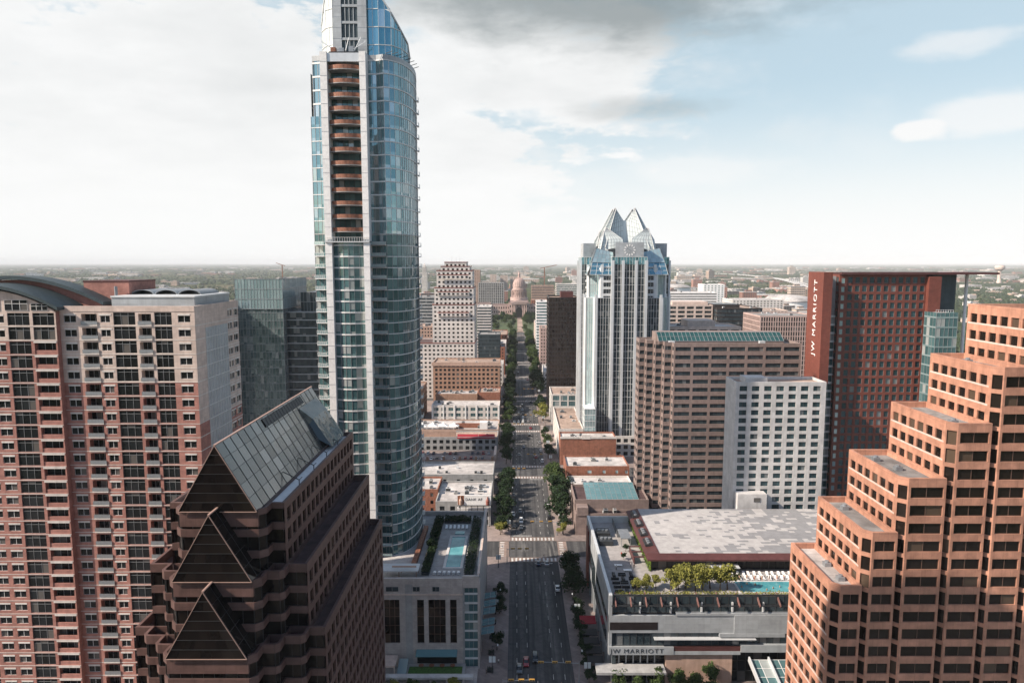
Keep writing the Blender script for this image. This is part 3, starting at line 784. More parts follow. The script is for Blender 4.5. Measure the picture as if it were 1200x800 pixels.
    c = MB(); c.prism(outline, ZB, ZT - 16.2); c.prism([(max(x, -59.4), y) for x, y in outline], ZT - 16.1, ZT - .4); c.build('core', 'frame_dark', root)
    rf = MB(); rf.prism([(max(x, -59.6), y) for x, y in outline], ZT - .35, ZT - .05); rf.build('roof', 'grey_roof', root)
    for pts in (curve, [(-43.2, 211.6), (-40.8, 211.6), (-38.6, 210.6)], wing2):
        o_ = []; n_ = []
        for i in range(len(pts)):
            a, c = pts[max(0, i - 1)], pts[min(len(pts) - 1, i + 1)]; L, u = edge_info(a, c); o_.append((pts[i][0] + u[1] * .12, pts[i][1] - u[0] * .12)); n_.append((pts[i][0] - u[1] * .25, pts[i][1] + u[0] * .25))
        pp = MB(); v0 = [(*p, ZT) for p in o_] + [(*p, ZT) for p in n_] + [(*p, ZT + 1.5) for p in o_] + [(*p, ZT + 1.5) for p in n_]; m = len(pts); pp.v = v0
        for i in range(m - 1):
            for f in ((i, i + 1, 2 * m + i + 1, 2 * m + i), (m + i + 1, m + i, 3 * m + i, 3 * m + i + 1), (2 * m + i, 2 * m + i + 1, 3 * m + i + 1, 3 * m + i)): pp.f.append(f); pp.m.append(0)
        pp.build('parapet', 'grey_panel', root)
    # crown: a glass blade with a sloping top
    cr = [(-36.5, 212.6), (-34.1, 216), (-33.0, 221), (-33.3, 227), (-35, 235), (-37.5, 242)]
    cl = [(-57.5, 240), (-58.6, 230), (-58.5, 222), (-57.6, 216.5), (-55.6, 213.2)]
    def top(i, x, y):
        if x > -46: t = (x + 44) / 11.0; return 198.5 - 15.5 * max(0, t) ** 1.35 - max(0, y - 221) * .5
        t = (-53 - x) / 5.5; return 198.5 - 15 * max(0, min(1.1, t)) ** 1.5 - max(0, y - 222) * .5
    for nm, pts in (('crown_glass', [(-43.4, 212.2), (-40, 211.9)] + cr), ('crown_glass', cl + [(-53.2, 211.6)])):
        g = MB(); curtain(g, pts, ZT - .5, top, 5.0, 1.45, 0, 1, 1, .09, .22)
        # the sloping rim
        for i in range(len(pts) - 1):
            L, u = edge_info(pts[i], pts[i + 1]); m = 3
            for k in range(m):
                xa, ya = pts[i][0] + u[0] * L * k / m, pts[i][1] + u[1] * L * k / m; xb, yb = pts[i][0] + u[0] * L * (k + 1) / m, pts[i][1] + u[1] * L * (k + 1) / m
                g.beam((xa, ya, top(0, xa, ya)), (xb, yb, top(0, xb, yb)), .5, .35, 1)
        for f in list(g.f): pass
        g.build(nm, ['sky_glass' if pts[0][0] > -50 else 'frost_glass', 'frame_white'], root)
    pn = MB()
    pn.box(-53.2, -50.6, 211.2, 213.4, ZT - .5, 199, 0); pn.box(-45.9, -43.3, 211.2, 213.4, ZT - .5, 199, 0); pn.box(-50.6, -45.9, 211.6, 213.2, ZT - .5, 199, 1)
    for k in range(5): pn.box(-50.65, -45.85, 211.3, 211.6, ZT + 1 + 4.6 * k, ZT + 1.7 + 4.6 * k, 0)
    for k in range(3): pn.box(-49.6 + k * 1.2, -49.4 + k * 1.2, 211.42, 211.6, ZT, 199, 0)
    for k in range(8):
        for x0, x1 in ((-53.22, -50.6), (-45.9, -43.28)): pn.box(x0, x1, 211.17, 211.2, ZT + 3 * k, ZT + 3 * k + .08, 2)
    pn.build('crown_panel', ['grey_panel', 'slate_metal', 'grey_metal'], root)
    # roof terrace clutter: cradle and davits in front of the crown
    w = thing('window_cleaning_rig', 'window cleaning cradle and jibs parked on the roof ledge of the tallest tower', 'cleaning rig', (-49.6, 210.2, ZT + 1.2))
    d = MB(); d.box(-53.8, -45.6, 208.4, 210.2, ZT + 1.25, ZT + 1.6); d.build('platform', 'dark_metal', w)
    for x in (-52.6, -50.2, -47.4):
        d = MB(); d.box(x - .7, x + .7, 208.8, 210.4, ZT + 1.6, ZT + 2.6 + R.random()); d.build('winch', ['dark_metal', 'grey_metal', 'rust_metal'][int(x) % 3], w)
    for x, dx, dz in ((-52, -3.8, 2.3), (-49, 1.0, 3.2), (-47.5, 4.4, 2.4), (-46.5, 2.0, 3.4)):
        d = MB(); d.beam((x, 209, ZT + 2), (x + dx, 208.6, ZT + 2 + dz), .14); d.beam((x, 209.4, ZT + 2), (x + dx, 208.8, ZT + 2.4 + dz), .08)
        d.build('jib', 'white_metal', w)
    for k in range(8):
        x, y = curve[k + 1]; d = thing('roof_davit', 'small dark davit arm on the curved roof edge of the tallest tower', 'davit', (x - .8, y + .3, ZT + 1.4), 0, 'davit arms round the roof edge')
        a = MB(); a.tube((x - .8, y + .3, ZT), (x - .8, y + .3, ZT + 2.0), .1); a.build('post', 'dark_metal', d); a = MB(); a.beam((x - .8, y + .3, ZT + 2), (x + 1.4, y - .3, ZT + 2.5), .14); a.build('arm', 'dark_metal', d)
glass_tower()

# ================================================================== tower with the folded glass crown and clock
def crown_tower():
    XC, YC, H = 67.5, 446.0, 25.5
    root = thing('crowned_office_tower', 'silver and glass office tower with a pointed folded glass crown and round clock', 'skyscraper', (XC, YC, 0))
    def octo(h, c): return [(XC - h + c, YC - h), (XC + h - c, YC - h), (XC + h, YC - h + c), (XC + h, YC + h - c), (XC + h - c, YC + h), (XC - h + c, YC + h), (XC - h, YC + h - c), (XC - h, YC - h + c)]
    lo, up = octo(H, 5.5), octo(H - 2.0, 7.0)
    names = ['south', 'chamfer', 'east', 'chamfer', 'north', 'chamfer', 'west', 'chamfer']
    for poly, z0, z1 in ((lo, 12, 96), (up, 96, 114)):
        for i in range(8):
            p, q = poly[i], poly[(i + 1) % 8]
            g = MB(); curtain(g, [p, q], z0, z1, 4.0, 1.6, 0, 1, 2, .14, .22, vp=.22, hp=.1, spand=1.2 if i % 2 == 0 else None)
            L, u = edge_info(p, q)
            fins = [0.35, L - .35] if i % 2 else [0.6, L * .24, L * .5 - 5.2, L * .5 + 5.2, L * .76, L - .6]
            for a in fins: g.obox(p, u, a - .75, a + .75, -.3, .8, z0, z1 + (2 if i % 2 == 0 else 0), 3)
            if z0 > 50 and i % 2 == 0:
                for k in range(4):
                    for a0, a1 in ((1.4, L * .24 - .8), (L * .76 + .8, L - 1.4)): g.obox(p, u, a0, a1, -.1, 1.1, z0 + 1.2 + k * 4, z0 + 2.7 + k * 4, 3)
            g.build('curtain_wall', ['dark_glass' if i % 2 == 0 else 'pale_glass', 'frame_white', 'grey_metal', 'white_metal'], root)
    co = MB(); co.prism(octo(H - .3, 5.5), 0, 95.8); co.prism(octo(H - 2.3, 7), 95.8, 113.8); co.build('core', 'frame_dark', root)
    st = MB(); st.prism(octo(H - .1, 5.5), 95.6, 96.2); st.prism(octo(H - 2.0, 7), 113.7, 114.6); st.build('ledge', 'white_metal', root)
    # projecting centre bay on each side rising to the clock
    for k in range(4):
        a = k * PI / 2; ca, sa = math.cos(a), math.sin(a)
        T = lambda x, y, z: (XC + x * ca - y * sa, YC + x * sa + y * ca, z)
        g = MB(); f = H + 1.6
        A, B = T(-10.5, -f, 0), T(10.5, -f, 0); A2, B2 = T(-10.5, -f + 8, 0), T(10.5, -f + 8, 0)
        curtain(g, [A2[:2], A[:2], B[:2], B2[:2]], 12, 116, 4.0, 1.75, 0, 1, 1, .16, .18, vp=.25, spand=1.2)
        L, u = edge_info(A, B)
        for x in (.5, 6.6, L - 6.6, L - .5): g.obox(A, u, x - .8, x + .8, -.3, .95, 12, 118.5, 2)
        g.build('centre_bay', ['dark_glass', 'frame_white', 'white_metal'], root)
        tb = MB(); curtain(tb, [A2[:2], A[:2], B[:2], B2[:2]], 116, 120.5, 4.5, 1.75, 0, 1, 1, .14, .2)
        tb.prism([T(-10.4, -f + .1, 0)[:2], T(10.4, -f + .1, 0)[:2], T(10.4, -f + 9, 0)[:2], T(-10.4, -f + 9, 0)[:2]], 100, 120.4, 2); tb.build('bay_top', ['sky_glass', 'frame_white', 'grey_metal'], root)
        # clock panel and clock
        cp = MB(); cp.prism([T(-8.5, -f + 1.2, 0)[:2], T(8.5, -f + 1.2, 0)[:2], T(7, -f + 9, 0)[:2], T(-7, -f + 9, 0)[:2]], 120.4, 129, 0); pan = cp.build('clock_panel', ['grey_panel'], root)
        cx, cy, _ = T(0, -f + 1.15, 0); ck = MB()
        for h_ in range(12):
            t = 2 * PI * h_ / 12; pp = lambda r, s: T(r * math.sin(t) + s * math.cos(t), -f + 1.05, 124.6 + r * math.cos(t) - s * math.sin(t))
            ck.face([pp(2.0, -.45), pp(3.5, -.62), pp(3.5, .62), pp(2.0, .45)][::-1] if False else [pp(2.3, -.30), pp(2.3, .30), pp(3.5, .44), pp(3.5, -.44)], 0)
        for ang, ln in ((2.0, 1.3), (-1.0, 1.8)):
            pp = lambda r, s: T(r * math.sin(ang) + s * math.cos(ang), -f + 1.0, 124.6 + r * math.cos(ang) - s * math.sin(ang))
            ck.face([pp(-.2, -.07), pp(-.2, .07), pp(ln, .05), pp(ln, -.05)], 1)
        o = ck.build('clock_face', ['white_paint', 'dark_metal'], pan)
        for s in (-1, 1):
            x0, x1 = (-23.5, -8.6) if s < 0 else (8.6, 23.5)
            g2 = MB(); strip_panel(g2, T(x0, -H + .6, 110), T(x1, -H + .6, 110), T(x1 * .93 if s > 0 else x1, -H + 3.6, 117.4), T(x0 * .93 if s < 0 else x0, -H + 3.6, 117.4), 4, 3, .2)
            g2.build('sloping_skylight', ['sky_glass', 'frame_white'], root)
            g3 = MB(); xo, xi = s * 22.0, s * 9.0
            a1, a2 = (T(xo, -H + 3.2, 117.4), T(xi, -H + 3.2, 117.0)) if s < 0 else (T(xi, -H + 3.2, 117.0), T(xo, -H + 3.2, 117.4))
            b1, b2 = (T(s * 19, -H + 6, 125.8), T(xi, -H + 6, 123.4)) if s < 0 else (T(xi, -H + 6, 123.4), T(s * 19, -H + 6, 125.8))
            strip_panel(g3, a1, a2, b2, b1, 5, 3, .16); g3.build('sloping_panel', ['pale_glass', 'frame_grey'], root)
            # two leaf shaped folded glass petals per side, the inner ones rising to the points
            def leaf(name, ob, om, ap, ish, ib, rows):
                g4 = MB(); L = (lambda *a: a) if s > 0 else (lambda a, b_, c_, d_: (b_, a, d_, c_))
                OB, OM, AP, IS, IB = [T(s * v[0], v[1], v[2]) for v in (ob, om, ap, ish, ib)]
                mid = tuple((OB[k_] + IB[k_]) / 2 for k_ in range(3)); mm = tuple((OM[k_] + IS[k_]) / 2 for k_ in range(3)); nx_ = T(0, -1, 0); fo = (nx_[0] - XC, nx_[1] - YC)
                mid = (mid[0] + fo[0] * .4, mid[1] + fo[1] * .4, mid[2]); mm = (mm[0] + fo[0] * .3, mm[1] + fo[1] * .3, mm[2])
                for (a_, b_, c_, d_) in ((IB, mid, mm, IS), (mid, OB, OM, mm)): strip_panel(g4, *L(a_, b_, c_, d_), 4, rows, .16, 0, 1, .07)
                for (a_, b_, c_, d_) in ((IS, mm, AP, AP), (mm, OM, AP, AP)): strip_panel(g4, *L(a_, b_, c_, d_), 4, rows, .15, 0, 1, .07)
                for a_, b_ in ((OB, OM), (OM, AP), (AP, IS), (IS, IB)): g4.beam(a_, b_, .22, .22, 2)
                g4.build(name, ['frost_glass', 'frame_grey', 'frame_white'], root)
            leaf('crown_petal', (17.4, -13.5, 126.0), (12.2, -9.5, 139.0), (6.3, -5.5, 151.0), (1.2, -5.4, 143.4), (1.0, -9.0, 127.0), 5)
            if s > 0:
                sp_ = MB(); sp_.hexa([T(-1.3, -8.9, 127), T(1.3, -8.9, 127), T(1.3, -8.0, 127), T(-1.3, -8.0, 127), T(-1.4, -5.3, 143.2), T(1.4, -5.3, 143.2), T(1.4, -4.6, 143.2), T(-1.4, -4.6, 143.2)]); sp_.build('crown_spine', 'frost_glass', root)
            leaf('crown_petal', (17.6, -16.5, 124.0), (16.6, -15.0, 131.0), (12.4, -13.4, 138.4), (2.8, -15.4, 131.4), (2.4, -16.2, 127.0), 3)
    # base block
    b = MB(); block(root, rect(XC - H - 4, XC + H + 6, YC - H - 6, YC + H + 8), 0, 3, 4.0, dict(bay=4.2, ww=2.6, sill=.9, wh=2.4), ['white_stone'], parapet=1.0, roof='tan_roof', wname='base_wall', roofname='base_roof')
    for i, (x0, x1, y0, y1, z1) in enumerate(((41, 47.5, 412, 424, 30), (86, 92, 412, 424, 26))):
        g = MB(); curtain(g, rect(x0, x1, y0, y1), 12, z1, 3.6, 1.5, 0, 1, 1, .1, .25, closed=True); g.box(x0, x1, y0, y1, z1, z1 + .3, 2); g.build('corner_bay', ['pale_glass', 'frame_white', 'white_metal'], root)
crown_tower()
ordinal = ['first', 'second', 'third', 'fourth', 'fifth', 'sixth']
# ================================================================== stepped orange granite office on the right
def stepped_office():
    root = thing('stepped_granite_office', 'stepped orange granite office building rising in six terraces at the right edge', 'office building', (92, 126, 0))
    xs = [55.3, 60.3, 66.0, 73.8, 80.9, 87.6, 128]; fh = 3.2; YS, YB = 116.5, 135.5
    tops = [60.0 + 9.6 * i for i in range(6)]
    west = dict(bay=2.75, ww=1.95, sill=.85, wh=1.75, gl='bronze_glass', fr='frame_bronze', end=.5, mp=0)
    for i in range(6):
        x0, x1, zt = xs[i], xs[i + 1], tops[i]; c = 1.35; nfl = round(zt / fh); z0 = zt - nfl * fh
        poly = [(x0 + c, YS), (x1 - .003, YS), (x1 - .003, YB + .01 * i), (x0, YB + .01 * i), (x0, YS + c)]
        L = x1 - x0 - c
        wide = dict(bays=[(L / 2, L - .8)] if i < 5 else None, bay=5.2, ww=3.8, sill=.85, wh=1.9, nv=2, gl='bronze_glass', fr='frame_bronze')
        if i == 5: wide.pop('bays')
        ch = dict(bays=[(c * .707, 1.5)], sill=.45, wh=2.5, gl='bronze_glass', fr='frame_bronze')
        west_lo = {'kind': 'blank'}
        b = MB()
        # only the part of the west wall above the next terrace is open; the rest is inside the building
        ins = inset(poly, .32); N = 5
        zlow = 0 if i == 0 else tops[i - 1]
        for e in range(N):
            j = (e + 1) % N
            if e == 3:
                nf = round((zt - zlow) / fh) if i else nfl
                facade(root, b, poly[e], poly[j], ins[e], ins[j], zt - nf * fh, nf, fh, west)
            else: facade(root, b, poly[e], poly[j], ins[e], ins[j], z0, nfl, fh, [wide, {'kind': 'blank'}, {'kind': 'blank'}, west, ch][e])
        i2 = inset(poly, .5)
        for e in range(N):
            j = (e + 1) % N; vquad(b, poly[e], poly[j], zt, zt + 1.15, 0)
            b.face([(*poly[e], zt + 1.15), (*poly[j], zt + 1.15), (*i2[j], zt + 1.15), (*i2[e], zt + 1.15)], 0); vquad(b, i2[j], i2[e], zt - .1, zt + 1.15, 0)
        # pale course under the windows
        for k in range(nfl):
            z = z0 + k * fh + .62
            if z > zlow: b.obox(poly[3], (0, -1), .3, YB - YS - c - .3, -.05, .035, z, z + .3, 1)
        b.build('terrace_wall', ['orange_granite', 'cream_stone'], root)
        cb = MB(); cb.prism(ins, .02, zt - .3); cb.build('core', 'frame_dark', root)
        r = MB(); r.prism(inset(poly, .48), zt - .25, zt + .05); r.build('terrace_roof', 'grey_roof' if i else 'white_roof', root)
    for (x, y, z) in ((58.6, 121, 60), (58.8, 127, 60), (70, 125, 79.2), (69, 131, 79.2), (84, 129, 98.4), (63.5, 131, 69.6), (77, 121, 88.8)):
        b = MB(); b.box(x - .6, x + .6, y - .6, y + .6, z, z + .8); b.tube((x, y, z + .8), (x, y, z + 1.1), .4); b.build('roof_unit', 'grey_metal', root)
    for k in range(5):
        b = MB(); b.tube((83.2, 119 + 2.2 * k, 98.4), (83.2, 119 + 2.2 * k, 99.2), .1, n=6); b.build('roof_vent', 'dark_metal', root)
    roof_units(root, 95, 125, 119, 133, 108, 5, 3, 1.6)
stepped_office()

# ================================================================== big hotel: podium, red tower, pale wing
def hotel_podium():
    root = thing('hotel_podium', 'long grey panelled hotel podium with a rooftop pool deck and a patchwork ballroom roof', 'hotel podium', (66, 212, 0))
    X0, X1, YS, YN, ZD = 25.5, 111.0, 183.0, 244.0, 24.0
    w = MB()
    # street wall: pale panels with dark slots
    p, u, n = (X0, YN), (0, -1), (-1, 0); L = YN - YS
    slots = [(6, 28, 13.5, 19.5), (30, 57.5, 16.8, 19.2), (18, 57, 10.2, 14.0)]
    w.box(X0, X0 + .9, YS + .02, YN, 9.5, 26.2, 0)
    for a0, a1, z0, z1 in slots: w.obox(p, u, a0, a1, -.2, .04, z0, z1, 1)
    for k in range(1, 10): w.obox(p, u, k * 6.2, k * 6.2 + .06, -.2, .05, 9.5, 26.2, 2)
    w.obox(p, u, 3, 9, .0, .5, 4, 24, 3)
    w.box(X0 + 1.2, X0 + 2.2, YS + 1, YN, 0, 9.5, 4)
    for k in range(10): w.obox((X0 + 1.2, YN), u, 1 + k * 6, 1.8 + k * 6, 0, .7, 0, 9.5, 0)
    w.build('street_wall', ['grey_panel', 'dark_glass', 'grey_metal', 'red_terracotta', 'dark_glass'], root)
    # south front, band by band
    bx = lambda nm, x0, x1, z0, z1, dy, m_: (lambda b: b.build(nm, m_, root))((lambda b: (b.box(x0, x1, YS - dy, YS + .9, z0, z1), b)[1])(MB()))
    bx('pale_panel', X0, 60, 15.6, 20.6, .0, 'grey_panel'); bx('pale_panel', 60.02, X1, 15.6, 20.9, .35, 'grey_panel')
    bx('pale_panel', 44, X1 + 3, 20.62, 21.3, .2, 'grey_panel'); bx('pale_panel', 56, 74, 14.6, 15.58, .5, 'grey_panel'); bx('pale_panel', 95, 112, 13.6, 15.58, .5, 'grey_panel')
    bx('dark_slot', X0 + .3, 39, 16.5, 18.7, .06, 'black_panel')
    bx('pale_panel', X0 - .02, 43.5, 9.4, 11.7, .4, 'grey_panel'); bx('pale_panel', 43.52, 62, 9.4, 10.4, .3, 'grey_panel'); bx('red_panel', 43.52, 62, 10.42, 11.7, .2, 'maroon_fascia'); bx('pale_panel', 62.02, 78, 10.2, 12.3, .5, 'grey_panel'); bx('pale_panel', 78.02, X1, 9.6, 11.2, .3, 'grey_panel')
    for x0, x1, z in ((38, 66, 14.0), (79, 110, 13.0)): bx('light_shelf', x0, x1, z, z + .22, 1.0, 'white_metal')
    def gl(nm, x0, x1, z0, z1, y, fh, pw, m_='black_glass'):
        g = MB(); curtain(g, [(x0, y), (x1, y)], z0, z1, fh, pw, 0, 1, 1, .1, .16); g.build(nm, [m_, 'frame_dark'], root)
    gl('ribbon_glazing', X0 + .2, X1, 11.7, 15.6, YS + .5, 3.9, 1.9, 'dark_glass'); gl('upper_glazing', X0 + .5, X1, 20.9, 25.6, YS + 1.2, 2.4, 2.2, 'dark_glass')
    for k in range(10):
        b = MB(); b.box(X0 + 8.5 * (k + 1), X0 + 8.5 * (k + 1) + .4, YS + .6, YS + 1.3, 20.9, 24, 0); b.build('column', 'white_metal', root)
    gl('base_glazing', X0 + 1, X1, 0.2, 9.4, YS + 2.2, 3.1, 2.2)
    b = MB(); b.box(41.5, 60, YS + .4, YS + 2, 0, 9.38); b.build('stone_block', 'tan_stone', root)
    b = MB(); b.box(X0 - 3.5, 41, YS - 3.2, YS + 1.5, 5.2, 5.9); b.build('entrance_canopy', 'grey_concrete', root)
    for k in range(7):
        b = MB(); b.box(X0 + 1 + k * 2, X0 + 1.35 + k * 2, YS + 1.5, YS + 2, 0, 9.4); b.build('column', 'grey_metal', root)
    # glass canopy over the drive
    gc = MB(); strip_panel(gc, (64, 172.5, 6.6), (112, 172.5, 6.6), (112, 181.5, 8.6), (64, 181.5, 8.6), 18, 3, .16, 0, 1, .1)
    for k in range(10): gc.beam((64 + k * 5.3, 172.3, 6.7), (64 + k * 5.3, 181.6, 8.9), .4, 1.5, 2)
    gc.build('glass_canopy', ['teal_glass', 'frame_white', 'white_metal'], root)
    for k in range(5):
        b = MB(); b.tube((66 + 11 * k, 174, .1), (66 + 11 * k, 174, 6.8), .25); b.build('canopy_post', 'white_metal', root)
    # fins leaning over the upper glazing
    for k in range(16):
        x = X0 + 1.8 + (k * 4.2 if k < 4 else 17 + (k - 4) * 5.6); b = MB(); b.beam((x, YS - 1.0, 23.6), (x, YS + 2.6, 25.9), .28, .7); b.build('fin', 'fin_metal', root)
    b = MB(); b.box(X0 + .6, X1, YS - .75, YS - .45, 23.55, 23.85); b.box(X0 + .6, X1, YS + 1.25, YS + 1.6, 25.6, 26.0); b.build('fin_rail', 'dark_metal', root)
    # mass, deck and planted edge
    m = MB(); m.box(X0 + 2.4, X1, YS + 2.6, YN - .1, 0, ZD - .3); m.build('mass', 'grey_concrete', root)
    d = MB(); d.box(X0 + .9, X1, YS + 1.6, YN, ZD - .28, ZD); d.build('deck', 'deck', root)
    pw = MB(); pw.box(X0, X0 + .9, YS + .02, YN + .0, 26.22, 26.5); pw.build('coping', 'white_metal', root)
    pw = MB(); pw.box(X0 + .9, 42, YN - .5, YN, ZD, 26.3); pw.build('parapet', 'white_metal', root)
    hd = MB(); hd.box(X0 + 2, 40, YS + 2, YS + 3.0, ZD + .02, ZD + .8); hd.box(40.5, X1, YS + 2, YS + 3.2, ZD + .02, ZD + 1.1); hd.build('planter', 'tan_stone', root)
    hedge_leaves(root, X0 + 2, 40, YS + 1.7, YS + 3.4, ZD + .7, ZD + 2.4, 900, leafm='leaf_yellow'); hedge_leaves(root, 40.5, X1, YS + 1.5, YS + 3.7, ZD + .9, ZD + 2.3, 2600, leafm='leaf_yellow')
    # ballroom roof: patchwork tiles with a maroon fascia
    RX0, RX1, RY0, RY1, RZ = 43.5, 111, 204.0, 243.0, 29.3
    r = MB(); nx, ny = 38, 30; rr = random.Random(4)
    pat = {}
    for i in range(nx):
        for j in range(ny):
            t = i / nx + .10 * math.sin(j * .7); pat[i, j] = 1 if rr.random() < (.03 if t < .12 else .14 if t < .33 else .42 if t < .55 else .86 if t < .88 else .7) else 0
            if i and rr.random() < .22: pat[i, j] = pat[i - 1, j]
            if j and rr.random() < .12: pat[i, j] = pat[i, j - 1]
    for i in range(nx):
        for j in range(ny):
            x0, x1 = RX0 + (RX1 - RX0) * i / nx, RX0 + (RX1 - RX0) * (i + 1) / nx; y0, y1 = RY0 + (RY1 - RY0) * j / ny, RY0 + (RY1 - RY0) * (j + 1) / ny
            r.face([(x0, y0, RZ), (x1, y0, RZ), (x1, y1, RZ), (x0, y1, RZ)], pat[i, j])
    r.build('tiled_roof', ['tile_white', 'tile_grey'], root)
    rb = MB(); rb.box(RX0 + .1, RX1 - .1, RY0 + .1, RY1 - .1, ZD + 4.6, RZ - .03); rb.build('roof_slab', 'grey_concrete', root)
    f = MB(); f.hexa([(RX0 - 4, RY0 - 2.4, 28.0), (RX1, RY0 - 2.4, 28.0), (RX1, RY0 - .02, 28.0), (RX0 - 4, RY0 - .02, 28.0), (RX0 - 4, RY0 - 2.4, 28.5), (RX1, RY0 - 2.4, 28.5), (RX1, RY0 - .02, 29.5), (RX0 - 4, RY0 - .02, 29.5)])
    f.hexa([(RX0 - 4, RY0, 28.0), (RX0 - .02, RY0, 28.0), (RX0 - .02, RY1, 28.0), (RX0 - 4, RY1, 28.0), (RX0 - 4, RY0, 28.6), (RX0 - .02, RY0, 29.5), (RX0 - .02, RY1, 29.5), (RX0 - 4, RY1, 28.6)])
    f.build('roof_fascia', 'maroon_fascia', root)
    for k in range(4):
        y = 210 + k * 8.2; a = MB(); a.box(RX0 - 3.2, RX0 - .9, y, y + 5, 29.1, 29.75, 0); a.box(RX0 - 3.0, RX0 - 1.1, y + .2, y + 4.8, 29.76, 29.8, 1)
        for q in range(3): a.tube((RX0 - 2.05, y + .9 + q * 1.6, 29.8), (RX0 - 2.05, y + .9 + q * 1.6, 30.2), .55, n=12, mi=2)
        a.build('roof_unit', ['dark_metal', 'black_panel', 'grey_metal'], root)
    g = MB(); curtain(g, [(RX0 - 2.5, RY0 + 1), (RX1, RY0 + 1)], ZD, 28, 4, 2.4, 0, 1, 1, .1, .2); g.build('ballroom_glazing', ['black_glass', 'frame_dark'], root)
    v = MB(); v.box(RX0 - 3, RX0 - 2.6, RY0 - .5, RY1, ZD, 28.0); v.build('green_wall', 'green_moss', root); hedge_leaves(root, RX0 - 3.4, RX0 - 2.9, RY0 - 1, RY1, ZD + .2, 27.8, 900, 'green_wall_leaves')
    aw = MB(); aw.box(56, 67, RY0 - 3.6, RY0 - .6, 26.2, 26.45); aw.build('awning', 'white_metal', root)
    sh = MB(); sh.box(34.5, 38, 222, 230, 26.6, 26.9); [sh.tube((x, y, ZD), (x, y, 26.6), .1, n=6) for x in (34.8, 37.7) for y in (222.3, 229.7)]; sh.build('deck_shelter', 'grey_metal', root)
    pg = MB()
    for y in (209, 213, 217): pg.box(36.5, 40, y, y + .8, ZD + 1.9, ZD + 2.1); 
    pg.box(36.6, 36.8, 208.5, 218, ZD, ZD + 1.9); pg.build('pergola', 'maroon_fascia', root)
    wt = MB(); wt.box(64, 100, 189.6, 196.2, ZD + .02, ZD + .12, 0); wt.box(63.4, 100.4, 189, 189.6, ZD, ZD + .22, 1); wt.box(63.4, 100.4, 196.2, 196.8, ZD, ZD + .22, 1); wt.box(63.4, 64, 189.6, 196.2, ZD, ZD + .22, 1)
    wt.build('pool', ['pool_water', 'pale_concrete'], root)
    gd = MB(); curtain(gd, [(X0 + 9, YN - 14), (X0 + 9, YN - 1)], ZD, ZD + 1.8, 1.8, 2, 0, 1, 1, .06, .06); gd.build('glass_screen', ['dark_glass', 'frame_dark'], root)
    for x, y in ((29.5, 232), (29.6, 225)):
        b = MB(); b.box(x - 2, x + 2.5, y - 2.4, y + 2.4, ZD, ZD + 1.6, 0); [b.tube((x - 1 + q * 1.3, y, ZD + 1.6), (x - 1 + q * 1.3, y, ZD + 2), .55, n=12, mi=1) for q in range(3)]; b.build('roof_unit', ['dark_metal', 'grey_metal'], root)
    text_obj('JW MARRIOTT', 1.75, root, (26.0, YS - .42, 9.95), (PI / 2, 0, 0), 'dark_metal', .06, 'sign_lettering', -.5, 1.2, 1.12)
    rc = MB()
    for k in range(4): rc.box(X0 - 5.2, X0 - .6, 187 + k * 5, 190.6 + k * 5, 4.2, 4.5)
    rc.build('dark_awning', 'black_cloth', root)
    rc = MB(); rc.hexa([(X0 - 5.4, 208.5, 4.4), (X0 - .4, 208.5, 4.4), (X0 - .4, 212, 5.2), (X0 - 5.4, 212, 5.2), (X0 - 5.4, 208.5, 4.6), (X0 - .4, 208.5, 4.6), (X0 - .4, 212, 5.4), (X0 - 5.4, 212, 5.4)]); rc.build('red_awning', 'red_cloth', root)
hotel_podium()

